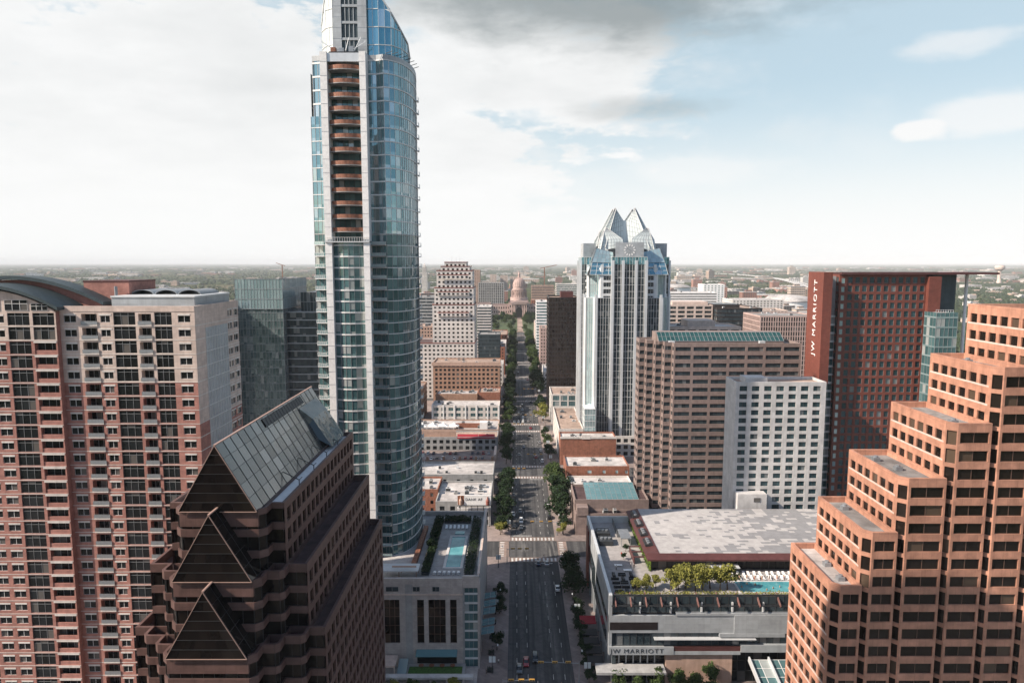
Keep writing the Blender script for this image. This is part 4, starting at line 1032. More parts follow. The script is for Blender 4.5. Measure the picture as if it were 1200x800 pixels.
def hotel_tower():
    root = thing('red_hotel_tower', 'dark red terracotta hotel slab with a tall lettered fin and an overhanging thin roof plate', 'hotel tower', (138, 272, 0))
    X0, X1, Y0, Y1, ZT = 121.5, 154.3, 264.0, 284.0, 112.2; fh = 3.2; nf = 34; z0 = ZT - nf * fh
    sp = dict(bay=2.75, ww=1.72, sill=.45, wh=2.25, gl='hotel_glass', fr='frame_grey', end=.1)
    block(root, rect(X0, X1, Y0, Y1), z0, nf, fh, [sp, {'kind': 'blank'}, {'kind': 'blank'}, sp], ['red_terracotta'], parapet=.4, rec=.3)
    b = MB(); b.box(X0 - .05, X0 + 2.6, Y0 - .35, Y0 + .0, 24, ZT, 0); b.build('bright_pier', 'red_terracotta', root)
    for k in range(26): add_win(root, (X0 + 1.25, Y0 - .39, ZT - 1.9 - k * fh), (1, 0), 1.2, 1.9, 1, 1, 'pale_glass', 'frame_grey')
    b = MB(); b.box(X1 + .02, X1 + 4.6, Y0 - 1.8, Y1 - 2, 24, ZT - .3); b.build('end_pier', 'red_terracotta', root)
    g = MB(); curtain(g, [(117.0, Y0 + 2.2), (X0 - .1, Y0 + 2.2)], 20, 97, 3.2, 1.5, 0, 1, 1, .06, .75, hp=.5); g.build('stair_glazing', ['teal_glass', 'white_metal'], root)
    b = MB(); b.box(117, X0 - .1, Y0 + 2.4, Y0 + 12, 97, ZT - .2); b.build('stair_head', 'grey_concrete', root); b = MB(); b.box(117.1, X0 - .2, Y0 + 2.6, Y0 + 12, 0, 96.9); b.build('core', 'frame_dark', root)
    f = MB(); f.box(113.6, 117.0, 259.5, 273.0, 72, ZT + 1.4); f.box(113.7, 116.9, 262, 272.9, 0, 72); f.build('sign_fin', 'red_terracotta', root)
    text_obj('JW MARRIOTT', 3.7, root, (113.55, 264.6, 82.0), (PI / 2, -PI / 2, -PI / 2), 'white_paint', .12, 'sign_lettering', -.6, 1.25)
    pl = MB(); pl.box(X0, 180.5, 262.4, 284, ZT + .45, ZT + 1.25); pl.build('roof_plate', 'maroon_fascia', root)
    pl = MB(); pl.box(X0 - .3, 158, 263.5, 283, ZT + 1.26, ZT + 1.5); pl.build('roof', 'grey_roof', root)
    b = MB(); b.box(158.9, 168, 268, 282, 90, ZT + .4); b.build('plant_screen', 'slate_metal', root)
    b = MB(); b.tube((174.5, 272, 0), (174.5, 272, ZT + .4), .6); b.build('column', 'white_paint', root)
    an = thing('glass_annex', 'green glass office annex standing against the right end of the red hotel', 'office annex', (157, 258, 0))
    g = MB(); curtain(g, [(153.2, 262), (153.2, 254.5), (161, 254.5), (161, 262)], 0, 99, 3.6, 1.7, 0, 1, 2, .07, .55, hp=.12); g.build('curtain_wall', ['teal_glass', 'frame_grey', 'pale_glass'], an)
    b = MB(); b.box(153.4, 160.8, 254.7, 262, 98.2, 98.7); b.build('roof', 'white_roof', an); b = MB(); b.box(153.5, 160.7, 254.9, 261.9, 0, 98); b.build('core', 'frame_dark', an)
    rl = MB()
    for k in range(8): rl.tube((153.8 + k * .9, 256, 98.7), (153.8 + k * .9, 256, 100.0), .06, n=6)
    rl.beam((153.8, 256, 99.9), (160.1, 256, 99.9), .1); rl.build('railing', 'white_metal', an)
hotel_tower()

def hotel_wing():
    root = thing('pale_hotel_wing', 'plain pale concrete slab building with a grid of square dark windows beside the red hotel', 'hotel wing', (96, 256, 0))
    X0, X1, Y0, Y1 = 79.6, 112.3, 250.0, 262.5; fh = 2.95; nf = 24
    b = [(2.7 + 4.45 * i, 2.75) for i in range(7)]; z0 = 73.2 - nf * fh
    sp = dict(bays=b, sill=.6, wh=1.85, nv=2, gl='hotel_glass', fr='frame_dark')
    block(root, rect(X0, X1, Y0, Y1), z0, nf, fh, [sp, {'kind': 'blank'}, {'kind': 'blank'}, {'kind': 'blank'}], ['pale_concrete'], parapet=1.0, roof='tan_roof', rec=.35)
    b = MB(); b.box(80.4, 91, 246.2, 249.98, 20, 33.5); b.box(80.5, 90.9, 246.3, 249.9, 33.5, 33.7); b.build('service_block', 'pale_concrete', root)
    add_win(root, (87.5, 246.15, 31.5), (1, 0), 2.4, 1.6, 1, 1); 
    b = MB(); b.box(84, 92, 253, 260, 73.2, 75.2); b.build('roof_hatch', 'pale_concrete', root)
hotel_wing()

def brown_office():
    root = thing('brown_ribbon_office', 'brown stone office block with dark ribbon windows, notched corner and green sloping glass roof', 'office building', (88, 320, 0))
    fh = 3.5; nf = 23; z0 = 82.0 - nf * fh
    poly = [(67, 295), (121, 295), (121, 320), (55.2, 320), (55.2, 312), (57.8, 312), (57.8, 308), (60.8, 308), (60.8, 303.5), (63.8, 303.5), (63.8, 299), (67, 299)]
    rb = dict(bay=7.9, ww=6.6, sill=1.25, wh=1.75, nv=4, gl='dark_glass', fr='frame_dark', end=.1, t=.07)
    st = dict(bay=4.4, ww=3.0, sill=1.25, wh=1.75, nv=2, gl='dark_glass', fr='frame_dark', end=.2, t=.07)
    specs = []
    for i in range(len(poly)):
        L, u = edge_info(poly[i], poly[(i + 1) % len(poly)]); specs.append(rb if L > 10 else st)
    specs[1] = specs[2] = {'kind': 'blank'}
    block(root, poly, z0, nf, fh, specs, ['brown_stone'], parapet=1.1, rec=.35)
    g = MB(); strip_panel(g, (62, 302.5, 83.2), (116.5, 302.5, 83.2), (116.5, 308, 86.6), (62, 308, 86.6), 30, 2, .18, 0, 1, .12); g.build('glass_roof', ['green_solar', 'frame_grey'], root)
    b = MB(); b.prism([(62.1, 302.6), (116.4, 302.6), (116.4, 308), (62.1, 308)], 82.1, lambda p: 83.1 if p[1] < 305 else 86.5); b.box(61.8, 116.7, 308.02, 317, 82.1, 86.4); b.build('attic', 'brown_stone', root)
    for x in (67, 106):
        b = MB(); b.box(x - 1.2, x + 1.2, 299.2, 300.9, 82.1, 83.6); b.build('roof_unit', 'white_metal', root)
brown_office()

# ================================================================== podium at the foot of the tallest tower
def tower_podium():
    root = thing('pool_podium', 'grey limestone podium with tall dark windows, rooftop pool and planted terrace below the skyscraper', 'podium building', (-38, 218, 0))
    X0, X1, YS, YN, Z = -75.0, -10.6, 191.0, 246.0, 26.0
    w = MB(); ZT = Z + 1.5
    ops = [(-70, -62), (-52, -44), (-37.9, -33.5), (-28.5, -26.5), (-25.2, -20.3), (-19.0, -17.1)]
    z0, z1 = 8.0, 21.2; pos = X0; xr = -15.4
    w.box(X0, xr, YS, YS + .9, z1, ZT, 0); w.box(X0, xr, YS, YS + .9, 0, z0, 0)
    for a0, a1 in ops: w.box(pos, a0, YS, YS + .9, z0, z1, 0); pos = a1
    w.box(pos, xr, YS, YS + .9, z0, z1, 0)
    w.box(X0, xr + .1, YS - .18, YS, 22.6, 23.0, 1); w.box(-31.8, -29.8, YS - .04, YS + .02, 0, 25.8, 2)
    for a in (-38.4, -29.2, -16.6): w.box(a, a + .5, YS - .12, YS, 8, 22.6, 0)
    w.box(xr + .01, X1, YS + .3, YS + 1.1, 24.6, ZT + .6, 0); w.box(X1 - .5, X1, YS + .3, YS + 7, 0, 24.6, 0); w.box(xr + .01, xr + .5, YS + .3, YS + 3, 0, 24.6, 2)
    w.box(X1 - .9, X1, YS + 7.02, YN, 6.0, ZT + .6, 3); w.box(X1 - .6, X1 + .0, YS + 1.12, YN, ZT + .62, ZT + .9, 1)
    w.box(X0, X0 + .9, YS + .92, YN, 0, ZT, 0); w.box(X0 + .92, X1 - .92, YN - .9, YN, 0, ZT, 0)
    for k in range(8): w.box(X1 - .5, X1 + .02, YS + 9 + k * 5.9, YS + 10 + k * 5.9, 0, 6.0, 0)
    w.build('wall', ['lime_stone', 'cream_stone', 'grey_concrete', 'grey_panel'], root)
    for a0, a1 in ops:
        for k in range(5): add_win(root, ((a0 + a1) / 2, YS + .45, z0 + 1.32 + k * 2.64), (1, 0), a1 - a0, 2.64, max(1, round((a1 - a0) / 1.7)), 1, 'bronze_glass', 'frame_bronze', .13)
    for x in (-35.5, -28.6, -23): add_win(root, (x, YS - .03, 24.4), (1, 0), 3.6 if x < -32 else 2.0, 1.4, 2, 1, 'dark_glass', 'frame_grey')
    g = MB(); curtain(g, [(xr + .5, YS + .9), (X1 - .5, YS + .9)], .2, 24.6, 2.8, 1.5, 0, 1, 2, .1, .6, hp=.12); g.build('corner_glazing', ['teal_glass', 'frame_grey', 'white_metal'], root)
    g = MB(); curtain(g, [(X1 - .7, YS + 7), (X1 - .7, YN)], 0.2, 6, 2.9, 2.2, 0, 1, 1, .1, .2); g.build('shop_glazing', ['black_glass', 'frame_dark'], root)
    m = MB(); m.box(X0 + 1, X1 - 1, YS + 1.2, YN - 1, 0, Z - .3); m.build('core', 'frame_dark', root)
    r = MB(); r.box(X0 + .9, X1 - .92, YS + .92, YN - .92, Z - .28, Z); r.build('roof', 'white_roof', root)
    t = MB(); t.box(-25.5, -14.6, 194, 240, Z + .01, Z + .35); t.build('pool_terrace', 'deck', root)
    pl = MB(); pl.box(-21.2, -16.8, 200.6, 224, Z + .36, Z + .52, 0); pl.box(-22, -16, 199.8, 200.6, Z + .35, Z + .7, 1); pl.box(-22, -21.2, 200.6, 224, Z + .35, Z + .7, 1); pl.box(-16.8, -16, 200.6, 224, Z + .35, Z + .7, 1); pl.box(-22, -16, 224, 225, Z + .35, Z + .7, 1)
    pl.box(-20.6, -17.4, 226.5, 229, Z + .36, Z + .6, 0); pl.build('pool', ['pool_water', 'pale_concrete'], root)
    for x0, x1, y0, y1 in ((-15.2, -12.4, 195, 240), (-28.4, -25.6, 222, 240), (-27.8, -25.6, 196, 220), (-25, -16, 236.5, 240)):
        b = MB(); b.box(x0, x1, y0, y1, Z + .36, Z + .95); b.build('planter', 'dark_metal', root); hedge_leaves(root, x0 - .1, x1 + .1, y0, y1, Z + .7, Z + 2.4, 2000, leafm='leaf_dark')
    b = MB(); b.box(-31.6, -30.2, 199, 232, Z + .02, Z + 1.4); b.build('planter_wall', 'rust_metal', root)
    b = MB(); b.box(-40, -28.4, 193.5, 198.5, Z + 2.4, Z + 2.7, 0); [b.box(x - .1, x + .1, y - .1, y + .1, Z, Z + 2.4, 1) for x in (-39.5, -34, -29) for y in (194, 198)]; b.box(-36, -29, 194.2, 194.5, Z + 3.4, Z + 3.8, 2); b.build('pergola', ['white_metal', 'wood', 'tan_stone'], root)
    for k, y in enumerate((198.5, 203.6, 210.5, 215.6, 221)):
        g = MB(); strip_panel(g, (X1 + .05, y + 4.2, 6.4), (X1 + .05, y, 6.4), (X1 + 3.9, y, 7.1), (X1 + 3.9, y + 4.2, 7.1), 2, 2, .12); g.build('glass_canopy', ['copper_green', 'frame_grey'], root)
    lt = MB(); lt.box(X0, -11.0, 181.2, 190.98, 0, .8, 0); lt.box(X0, -14.6, 184.4, 190.9, .8, 1.9, 2); lt.box(-40, -12.0, 182.6, 184.4, 2.2, 2.8, 1)
    for k in range(6): lt.box(-15 - k * 4.6, -14.4 - k * 4.6, 183, 184.2, .8, 2.2, 0)
    lt.build('terrace', ['lime_stone', 'pale_concrete', 'grey_concrete'], root)
    b = MB(); b.box(-30.6, -15.4, 184.8, 189.2, 1.92, 2.05); b.build('lawn_bed', 'lawn', root)
    b = MB(); b.hexa([(-28.8, 188.6, 5.2), (-17, 188.6, 5.2), (-17, 190.95, 6.0), (-28.8, 190.95, 6.0), (-28.8, 188.6, 5.4), (-17, 188.6, 5.4), (-17, 190.95, 6.2), (-28.8, 190.95, 6.2)]); b.build('green_awning', 'copper_green', root)
    b = MB(); b.box(-28.6, -17.2, 190.9, 190.97, 2.0, 5.1); b.build('dark_opening', 'black_glass', root)
    b = MB(); b.box(-38, -34, 184.5, 190, 4.6, 5.0); [b.box(x, x + .3, y, y + .3, 1.9, 4.6) for x in (-37.8, -34.4) for y in (184.8, 189.4)]; b.build('canopy', 'cream_stone', root)
    b = MB(); b.hexa([(-33.6, 184.6, 1.95), (-31, 184.6, 1.95), (-31, 190, 1.95), (-33.6, 190, 1.95), (-33.6, 184.6, 2.3), (-31, 184.6, 2.3), (-31, 190, 4.0), (-33.6, 190, 4.0)]); b.build('sloping_skylight', 'pale_glass', root)
    for k in range(4):
        o = thing('terrace_table', ordinal[k] + ' orange topped table from the left under the green awning', 'table', (-27.2 + 3 * k, 188.6, 2.05), 0, 'tables under the green awning'); x = -27.2 + 3 * k
        a = MB(); a.lathe((x, 188.6, 2.75), [(.01, 0), (.75, 0), (.75, .06), (.01, .06)], 16); a.build('top', 'rust_metal', o); a = MB(); a.tube((x, 188.6, 2.05), (x, 188.6, 2.75), .08); a.build('leg', 'dark_metal', o)
tower_podium()

# ================================================================== white stepped tower by the avenue
def stepped_white_tower():
    root = thing('stepped_white_tower', 'white stepped office tower with rows of square dark windows and red brown terrace edges', 'office tower', (-56, 620, 0))
    sp = dict(bay=3.75, ww=1.9, sill=1.0, wh=1.75, gl='black_glass', fr='frame_dark', end=.5, t=.05); fh = 3.65
    z = 0.0
    for (x0, x1, y0, y1, nf) in ((-88, -36, 600, 640, 13), (-72.6, -36.4, 605, 640, 9), (-71, -37, 606.5, 639, 4), (-69, -38, 608, 638, 4), (-65.5, -40.5, 610.5, 636, 1), (-62.5, -43.5, 613, 634, 1)):
        block(root, rect(x0, x1, y0, y1), z, nf, fh, sp, ['white_stone'], parapet=.9, rec=.3, roof='dark_roof')
        z += nf * fh
        t = MB(); i1 = rect(x0 - .12, x1 + .12, y0 - .12, y1 + .12)
        for i in range(4):
            L, u = edge_info(i1[i], i1[(i + 1) % 4]); t.obox(i1[i], u, 0, L, -.5, .15, z + .5, z + 1.15)
        t.build('terrace_edge', 'red_trim', root)
    for zz, d in ((74, 3.2), (95.5 - 3.65, 2.6), (106.4, 2.2)):
        t = MB(); t.box(-68, -41, 605 + (1.5 if zz > 80 else 0) - d + 1.5, 606.2, zz - 3, zz, 0); t.box(-68.1, -40.9, 604.9 + (1.5 if zz > 80 else 0) - d + 1.5, 606.1, zz, zz + .7, 1); t.build('projecting_bay', ['white_stone', 'red_trim'], root)
        for k in range(7): add_win(root, (-66 + k * 3.85, 604.96 + (1.5 if zz > 80 else 0) - d + 1.5, zz - 1.5), (1, 0), 1.9, 1.75, 1, 1, 'black_glass', 'frame_dark', .05)
    for x in (-57, -53, -50):
        t = MB(); t.tube((x, 622, z), (x, 622, z + 6), .12, n=6); t.build('antenna', 'white_metal', root)
stepped_white_tower()

def dark_tower():
    root = thing('dark_brown_tower', 'plain dark brown office tower with bronze windows beside the avenue trees', 'office tower', (37, 575, 0))
    sp = dict(bay=2.2, ww=1.7, sill=1.1, wh=2.3, gl='dark_brown_glass', fr='black_panel', end=.6, t=.06)
    block(root, rect(25.8, 49.8, 556, 592), 0, 25, 3.55, sp, ['black_panel'], parapet=1.2, rec=.15, roof='tan_roof')
    b = MB(); b.box(36, 46, 566, 580, 88.8, 94); b.build('penthouse', 'maroon_fascia', root)
dark_tower()

def offside_shadow_caster():  # unseen tower, added to throw the diagonal shadow on the stepped orange office
    root = thing('shadow_caster_tower', 'plain tan stone tower added outside the left of the view to cast a shadow', 'hotel', (-82, 56, 0))
    block(root, rect(-100, -64, 43, 70), 0, 53, 3.3, dict(bay=4.2, ww=2.2, sill=.9, wh=1.7), ['tan_stone'], parapet=1.2)
offside_shadow_caster()
# ================================================================== smaller buildings
def office(name, label, cat, x0, x1, y0, y1, nf, fh, sp, wallm, roof='grey_roof', units=3, par=.9, rec=.25, group=None, faces='SEW', wn='wall', base=0.0, seed=0):
    root = thing(name, label, cat, ((x0 + x1) / 2, (y0 + y1) / 2, base), 0, group)
    bl = {'kind': 'blank'}
    block(root, rect(x0, x1, y0, y1), base, nf, fh, [sp if 'S' in faces else bl, sp if 'E' in faces else bl, bl, sp if 'W' in faces else bl], [wallm], rec=rec, parapet=par, roof=roof, wname=wn)
    roof_units(root, x0 + 1.5, x1 - 1.5, y0 + 1.5, y1 - 1.5, base + nf * fh, units, seed + int(abs(x0) * 3 + y0))
    return root
def pun(bay=3.2, ww=1.6, sill=.9, wh=1.7, gl='black_glass', fr='frame_dark', t=.06, **k): return dict(bay=bay, ww=ww, sill=sill, wh=wh, gl=gl, fr=fr, t=t, **k)
def rib(sill=1.1, wh=1.9, gl='dark_glass', fr='frame_dark', bay=9, mull=1.8): return dict(kind='ribbon', sill=sill, wh=wh, gl=gl, fr=fr, bay=bay, mull=mull)

# --- glass pair behind the residential tower
gp = thing('glass_office_pair', 'pale green glass office block joined to a darker banded glass block left of the skyscraper', 'office building', (-122, 365, 0))
b = MB(); curtain(b, [(-141, 392), (-141, 352), (-117.5, 352), (-117.5, 392)], 0, 108, 4.0, 1.55, 0, 1, 2, .12, .14, spand=1.0); b.prism(rect(-140.8, -117.7, 352.2, 392), 0, 107.6, 2); b.build('pale_wing', ['office_glass', 'frame_grey', 'grey_metal'], gp)
b = MB(); curtain(b, [(-141.2, 351.6), (-117.3, 351.6), (-117.3, 392)], 94, 109, 5, 1.55, 0, 1, 1, .14, .2); b.build('glass_screen', ['pale_glass', 'frame_grey'], gp)
b = MB(); curtain(b, [(-117.3, 357), (-92, 357), (-92, 392)], 0, 92, 4.0, 1.6, 0, 1, 2, .06, .5, hp=.35, spand=1.2); b.prism(rect(-117.2, -92.2, 357.2, 392), 0, 91.8, 2); b.build('dark_wing', ['dark_glass', 'frame_dark', 'grey_metal'], gp)
b = MB(); curtain(b, [(-111.5, 362), (-92, 362), (-92, 392)], 92, 102, 5, 1.6, 0, 1, 1, .1, .2); b.prism(rect(-111.3, -92.2, 362.2, 392), 92, 101.7, 1); b.build('penthouse', ['dark_glass', 'frame_grey'], gp)
roof_units(gp, -138, -119, 355, 388, 107.6, 4, 3)
ww = office('white_balcony_block', 'white apartment block with dark gaps squeezed behind the right side of the brick tower', 'apartment block', -165, -141.5, 330, 358, 30, 3.2, pun(4.5, 3.4, .6, 1.9, end=.4), 'white_stone', 'white_roof')
office('low_white_block', 'white block with a flat roof just behind the brick tower roofline', 'office building', -200, -172, 420, 450, 24, 3.3, rib(), 'white_stone', 'white_roof')

# --- left side of the avenue, from the near crossing outwards
bb = office('billboard_building', 'low dark shop building with a white flat roof behind the billboard', 'shop building', -36.5, -11.6, 306, 336, 2, 4.6, pun(5, 2.2, 1.2, 2.0), 'grey_concrete', 'white_roof', 12)
bd = thing('roadside_billboard', 'wide white roof billboard with black lettering and a bottle at each end', 'billboard', (-18.6, 301, 0), 0)
p = MB(); p.box(-26.2, -11.2, 300.4, 301.0, 10.3, 14.9, 0); p.build('panel', 'white_paint', bd)
p = MB(); p.box(-26.2, -11.2, 300.2, 300.38, 9.9, 10.28, 0); p.build('catwalk', 'dark_metal', bd)
p = MB(); p.box(-26.0, -23.2, 300.34, 300.39, 10.5, 14.7, 0); p.lathe((-24.6, 300.33, 10.6), [(.0, 0), (.75, .02), (.8, 2.0), (.3, 2.9), (.28, 3.8), (0, 3.82)], 14, 1); pic = p.build('picture_panel', ['rust_metal', 'tan_stone'], bd)
p = MB(); p.lathe((-12.7, 300.33, 10.5), [(0, 0), (.75, .02), (.8, 1.9), (.3, 2.8), (.26, 3.6), (0, 3.62)], 14, 0); p.build('bottle', 'red_trim', bd)
text_obj('DANK AF', 1.6, bd, (-22.6, 300.36, 12.4), (PI / 2, 0, 0), 'dark_metal', .03, 'lettering', .2, 1.15)
for k in range(6):
    q = MB(); q.tube((-25 + k * 2.6, 301.2, .0), (-25 + k * 2.6, 301.2, 10.3), .16, n=6); q.build('post', 'dark_metal', bd)
sw = office('screen_wall_shop', 'low pale shop under the billboard behind thin dark posts', 'shop building', -26.4, -11.6, 302.5, 305.8, 2, 3.6, pun(3, 2, .6, 2.2), 'pale_concrete', 'dark_roof', 0)
office('brick_side_building', 'small brown brick building with pale windows left of the billboard', 'shop building', -47, -36.7, 318, 338, 3, 3.6, pun(4, 1.4, 1, 1.7), 'red_brick', 'white_roof', 2)
for i, (x0, x1, y0, y1, h, m_, r_) in enumerate(((-62, -48, 296, 312, 4.5, 'grey_concrete', 'grey_roof'), (-47, -38, 294, 306, 4, 'red_brick', 'white_roof'), (-36, -27, 294, 301, 3.6, 'tan_stone', 'copper_green'), (-78, -63, 300, 330, 6, 'grey_concrete', 'dark_roof'))):
    office('back_lot_shed', ['small grey shed with roof plant left of the billboard', 'tiny brick shed with a white roof left of the billboard', 'small tan kiosk with a green roof below the billboard', 'dark flat roofed shed beside the skyscraper edge'][i], 'shed', x0, x1, y0, y1, 1, h, pun(4, 2, .9, 1.8), m_, r_, 3)
lw = office('long_white_roof_building', 'long low stone building whose pale sunlit roof carries rows of small vents', 'commercial building', -95, -11.6, 344.5, 368, 2, 4.9, pun(7, 1.6, 1.3, 1.9), 'grey_concrete', 'white_roof', 0)
rr_ = random.Random(11)
for k in range(18):
    q = MB(); x = -60 + rr_.uniform(0, 44); y = rr_.choice((349.5, 357.5)) + rr_.uniform(-1, 1); q.box(x - .6, x + .6, y - .6, y + .6, 9.8, 10.6 + rr_.random() * .6); q.build('roof_vent', ['dark_metal', 'grey_metal', 'white_metal'][k % 3], lw)
# parking lot walls
pk = thing('car_park_wall', 'low wall with sunlit orange piers along the open car park', 'wall', (-40, 403, 0))
q = MB(); q.box(-90, -12, 403, 403.5, 0, 1.5); q.build('parapet', 'tan_stone', pk)
for k in range(8):
    q = MB(); q.box(-82 + k * 9.6, -80.6 + k * 9.6, 402.7, 403.8, 0, 3.4); q.build('pier', 'orange_brick', pk)
q = MB(); q.box(-13.4, -12, 404, 425, 0, 4.2); q.build('end_wall', 'cream_stone', pk)
rw = office('red_awning_bar', 'low brown bar building with bright red roof awnings facing the car park', 'bar building', -66, -11.6, 429, 446, 2, 3.9, pun(4, 2.4, .7, 2.2), 'grey_concrete', 'tan_roof', 4)
for x0, x1 in ((-37, -24), (-23.8, -13.5)):
    q = MB(); q.hexa([(x0, 428.4, 7.9), (x1, 428.4, 7.9), (x1, 432, 9.6), (x0, 432, 9.6), (x0, 428.4, 8.15), (x1, 428.4, 8.15), (x1, 432, 9.85), (x0, 432, 9.85)]); q.build('red_awning', 'red_cloth', rw)
q = MB(); q.box(-66, -38, 432, 433, 7.8, 12); q.build('upper_wall', 'tan_stone', rw)
q = MB(); q.box(-75, -64, 426.8, 429.2, 5.6, 6.0); q.build('red_canopy', 'red_cloth', rw)
ev = office('white_roof_hall', 'low white hall with pointed white tents on its roof terrace', 'hall', -66, -11.6, 447.5, 477, 2, 4.1, pun(5, 2, 1, 2), 'tan_stone', 'white_roof', 13)
q = MB(); q.box(-40, -22, 455, 456, 8.2, 11.4); q.build('roof_wall', 'red_brick', ev)
q = MB(); q.box(-24, -19, 450, 456, 8.2, 13); q.build('stair_head', 'white_paint', ev)
for k in range(4):
    tn = thing('roof_tent', ['leftmost white pointed tent on the hall roof', 'second white pointed tent from the left on the hall roof', 'third white pointed tent from the left on the hall roof', 'rightmost white pointed tent on the hall roof'][k], 'tent', (-62 + k * 7, 451.5, 8.2), 0, 'pointed tents on the hall roof')
    x = -62 + k * 7; q = MB(); pr = [(x - 3.2, 448.5), (x + 3.2, 448.5), (x + 3.2, 454.5), (x - 3.2, 454.5)]
    for i in range(4):
        a, c = pr[i], pr[(i + 1) % 4]; m1 = ((a[0] * .35 + x * .65), (a[1] * .35 + 451.5 * .65)); m2 = ((c[0] * .35 + x * .65), (c[1] * .35 + 451.5 * .65))
        q.face([(*a, 10.6), (*c, 10.6), (*m2, 11.6), (*m1, 11.6)]); q.face([(*m1, 11.6), (*m2, 11.6), (x, 451.5, 13.4)])
    q.build('canopy', 'white_paint', tn)
    for a in pr:
        q = MB(); q.tube((*a, 8.2), (*a, 10.6), .1, n=6); q.build('pole', 'white_metal', tn)
ar = office('arcaded_white_building', 'long white building with grey arched windows between white pilasters', 'commercial building', -62, -12.2, 504, 522, 3, 4.2, pun(5.6, 3.6, .9, 2.4, gl='teal_glass', fr='frame_white', nv=2), 'white_stone', 'white_roof', 5)
for k in range(7):
    q = MB(); q.box(-62 + k * 8.1, -61 + k * 8.1, 503.6, 504, 0, 13.4); q.build('pilaster', 'white_paint', ar)
office('orange_stucco_building', 'low building with a blank orange stucco wall and cluttered white roof', 'commercial building', -62, -30, 531, 548, 4, 4.0, {'kind': 'blank'}, 'orange_brick', 'white_roof', 12)
office('brown_brick_shop', 'low brown brick building with a stepped parapet beside the tree row', 'shop building', -29.5, -12.5, 533, 556, 4, 4.2, {'kind': 'blank'}, 'red_brick', 'tan_roof', 8)
office('red_brick_side_building', 'orange red brick block right beside the skyscraper edge', 'apartment block', -82, -70, 500, 540, 6, 4.0, pun(4, 1.8), 'orange_brick', 'tan_roof', 2)
hb = office('tan_hotel_block', 'wide tan brick block with paired dark windows in front of the white stepped tower', 'hotel', -68, -13.4, 565, 592, 10, 3.55, pun(3.4, 2.0, .8, 2.0, end=1), 'orange_brick', 'tan_roof', 6)
q = MB(); q.box(-69, -12.6, 564.4, 565, 33.6, 36.6); q.build('cornice', 'tan_stone', hb)
office('low_hall_seventh', 'low building with a curved dark roof piece just beyond the white stepped tower', 'commercial building', -35, -12.5, 664, 692, 5, 4.0, pun(4.4, 2.4), 'white_stone', 'white_roof', 4)
office('black_glass_block', 'dark glass low office block left of the avenue beyond the white tower', 'office building', -40, -17, 728, 760, 11, 3.8, rib(.6, 2.7, 'dark_glass', 'frame_dark'), 'slate_metal', 'grey_roof', 3)
office('red_brick_shop', 'small red brick shop at the tree row beyond the dark glass block', 'shop building', -16.5, -12, 728, 760, 8, 3.6, pun(2.2, 1.1), 'red_brick', 'white_roof', 1)
office('pale_ribbon_office', 'pale grey office with horizontal ribbon windows right of the white stepped tower', 'office building', -50, -32, 890, 930, 17, 3.6, rib(), 'white_stone', 'white_roof', 2)
office('grey_ribbon_office', 'grey green office with horizontal ribbon windows left of the white stepped tower', 'office building', -122, -90, 800, 840, 21, 3.7, rib(), 'grey_concrete', 'grey_roof', 3)
office('tan_stepped_block', 'tan block with square windows low on the left of the white stepped tower', 'office building', -100, -84, 705, 735, 15, 3.5, pun(), 'tan_stone', 'tan_roof', 3)
office('brown_brick_block', 'brown brick block beyond the white stepped tower on the left', 'office building', -155, -128, 980, 1020, 19, 3.6, pun(3.6), 'red_brick', 'tan_roof', 2)
# university clock tower on the skyline
ut = thing('pale_stone_campus_tower', 'slender pale stone tower on the skyline left of the white stepped tower', 'tower', (-313, 2400, 0))
block(ut, rect(-323, -303, 2390, 2410), 0, 18, 4.6, pun(4, 1.6, 1, 2.4), ['white_stone'], parapet=1)
block(ut, rect(-319.5, -306.5, 2393.5, 2406.5), 82.8, 4, 4.6, pun(4, 2, 1, 2.8), ['white_stone'], parapet=1)
q = MB(); q.prism(rect(-317, -309, 2396, 2404), 101, 108); q.face([(-317, 2396, 108), (-309, 2396, 108), (-313, 2400, 117)]); q.face([(-309, 2396, 108), (-309, 2404, 108), (-313, 2400, 117)]); q.face([(-317, 2404, 108), (-317, 2396, 108), (-313, 2400, 117)]); q.build('lantern', 'white_stone', ut)
office('grey_state_office', 'grey office slab with dark vertical windows left of the domed building', 'office building', -92, -30, 1700, 1740, 17, 4.0, pun(5, 3.4, .8, 2.8), 'grey_concrete', 'grey_roof', 4)
office('long_brown_office', 'long brown office slab with ribbon windows right of the dome', 'office building', 38, 94, 1750, 1790, 15, 4.0, rib(1.4, 1.9), 'tan_stone', 'tan_roof', 4)
office('pale_blue_office', 'pale blue grey office slab right of the dome and behind the dark tower', 'office building', 94, 158, 1640, 1690, 16, 4.2, rib(1.0, 2.4, 'teal_glass'), 'white_stone', 'white_roof', 4)
office('red_roof_hall', 'red brown hall with many roofs just right of the dome', 'hall', 34, 70, 1600, 1640, 8, 4.0, pun(5, 2), 'red_brick', 'tan_roof', 5)
office('brown_slab_far', 'tall pinkish brown slab behind the white stepped tower', 'office building', -150, -98, 1900, 1930, 27, 3.6, pun(4.5, 2), 'tan_stone', 'tan_roof', 2)
for i, x in enumerate((-84, -52, -20)):
    office('cream_slab_far', ['cream slab behind the white stepped tower on its right', 'cream slab midway between the white tower and the dome', 'cream slab just left of the dome'][i], 'apartment block', x, x + 20 + 4 * i, 2250 + 30 * i, 2275 + 30 * i, 22 - i, 3.6, pun(5, 2.4), 'cream_stone', 'white_roof', 1)

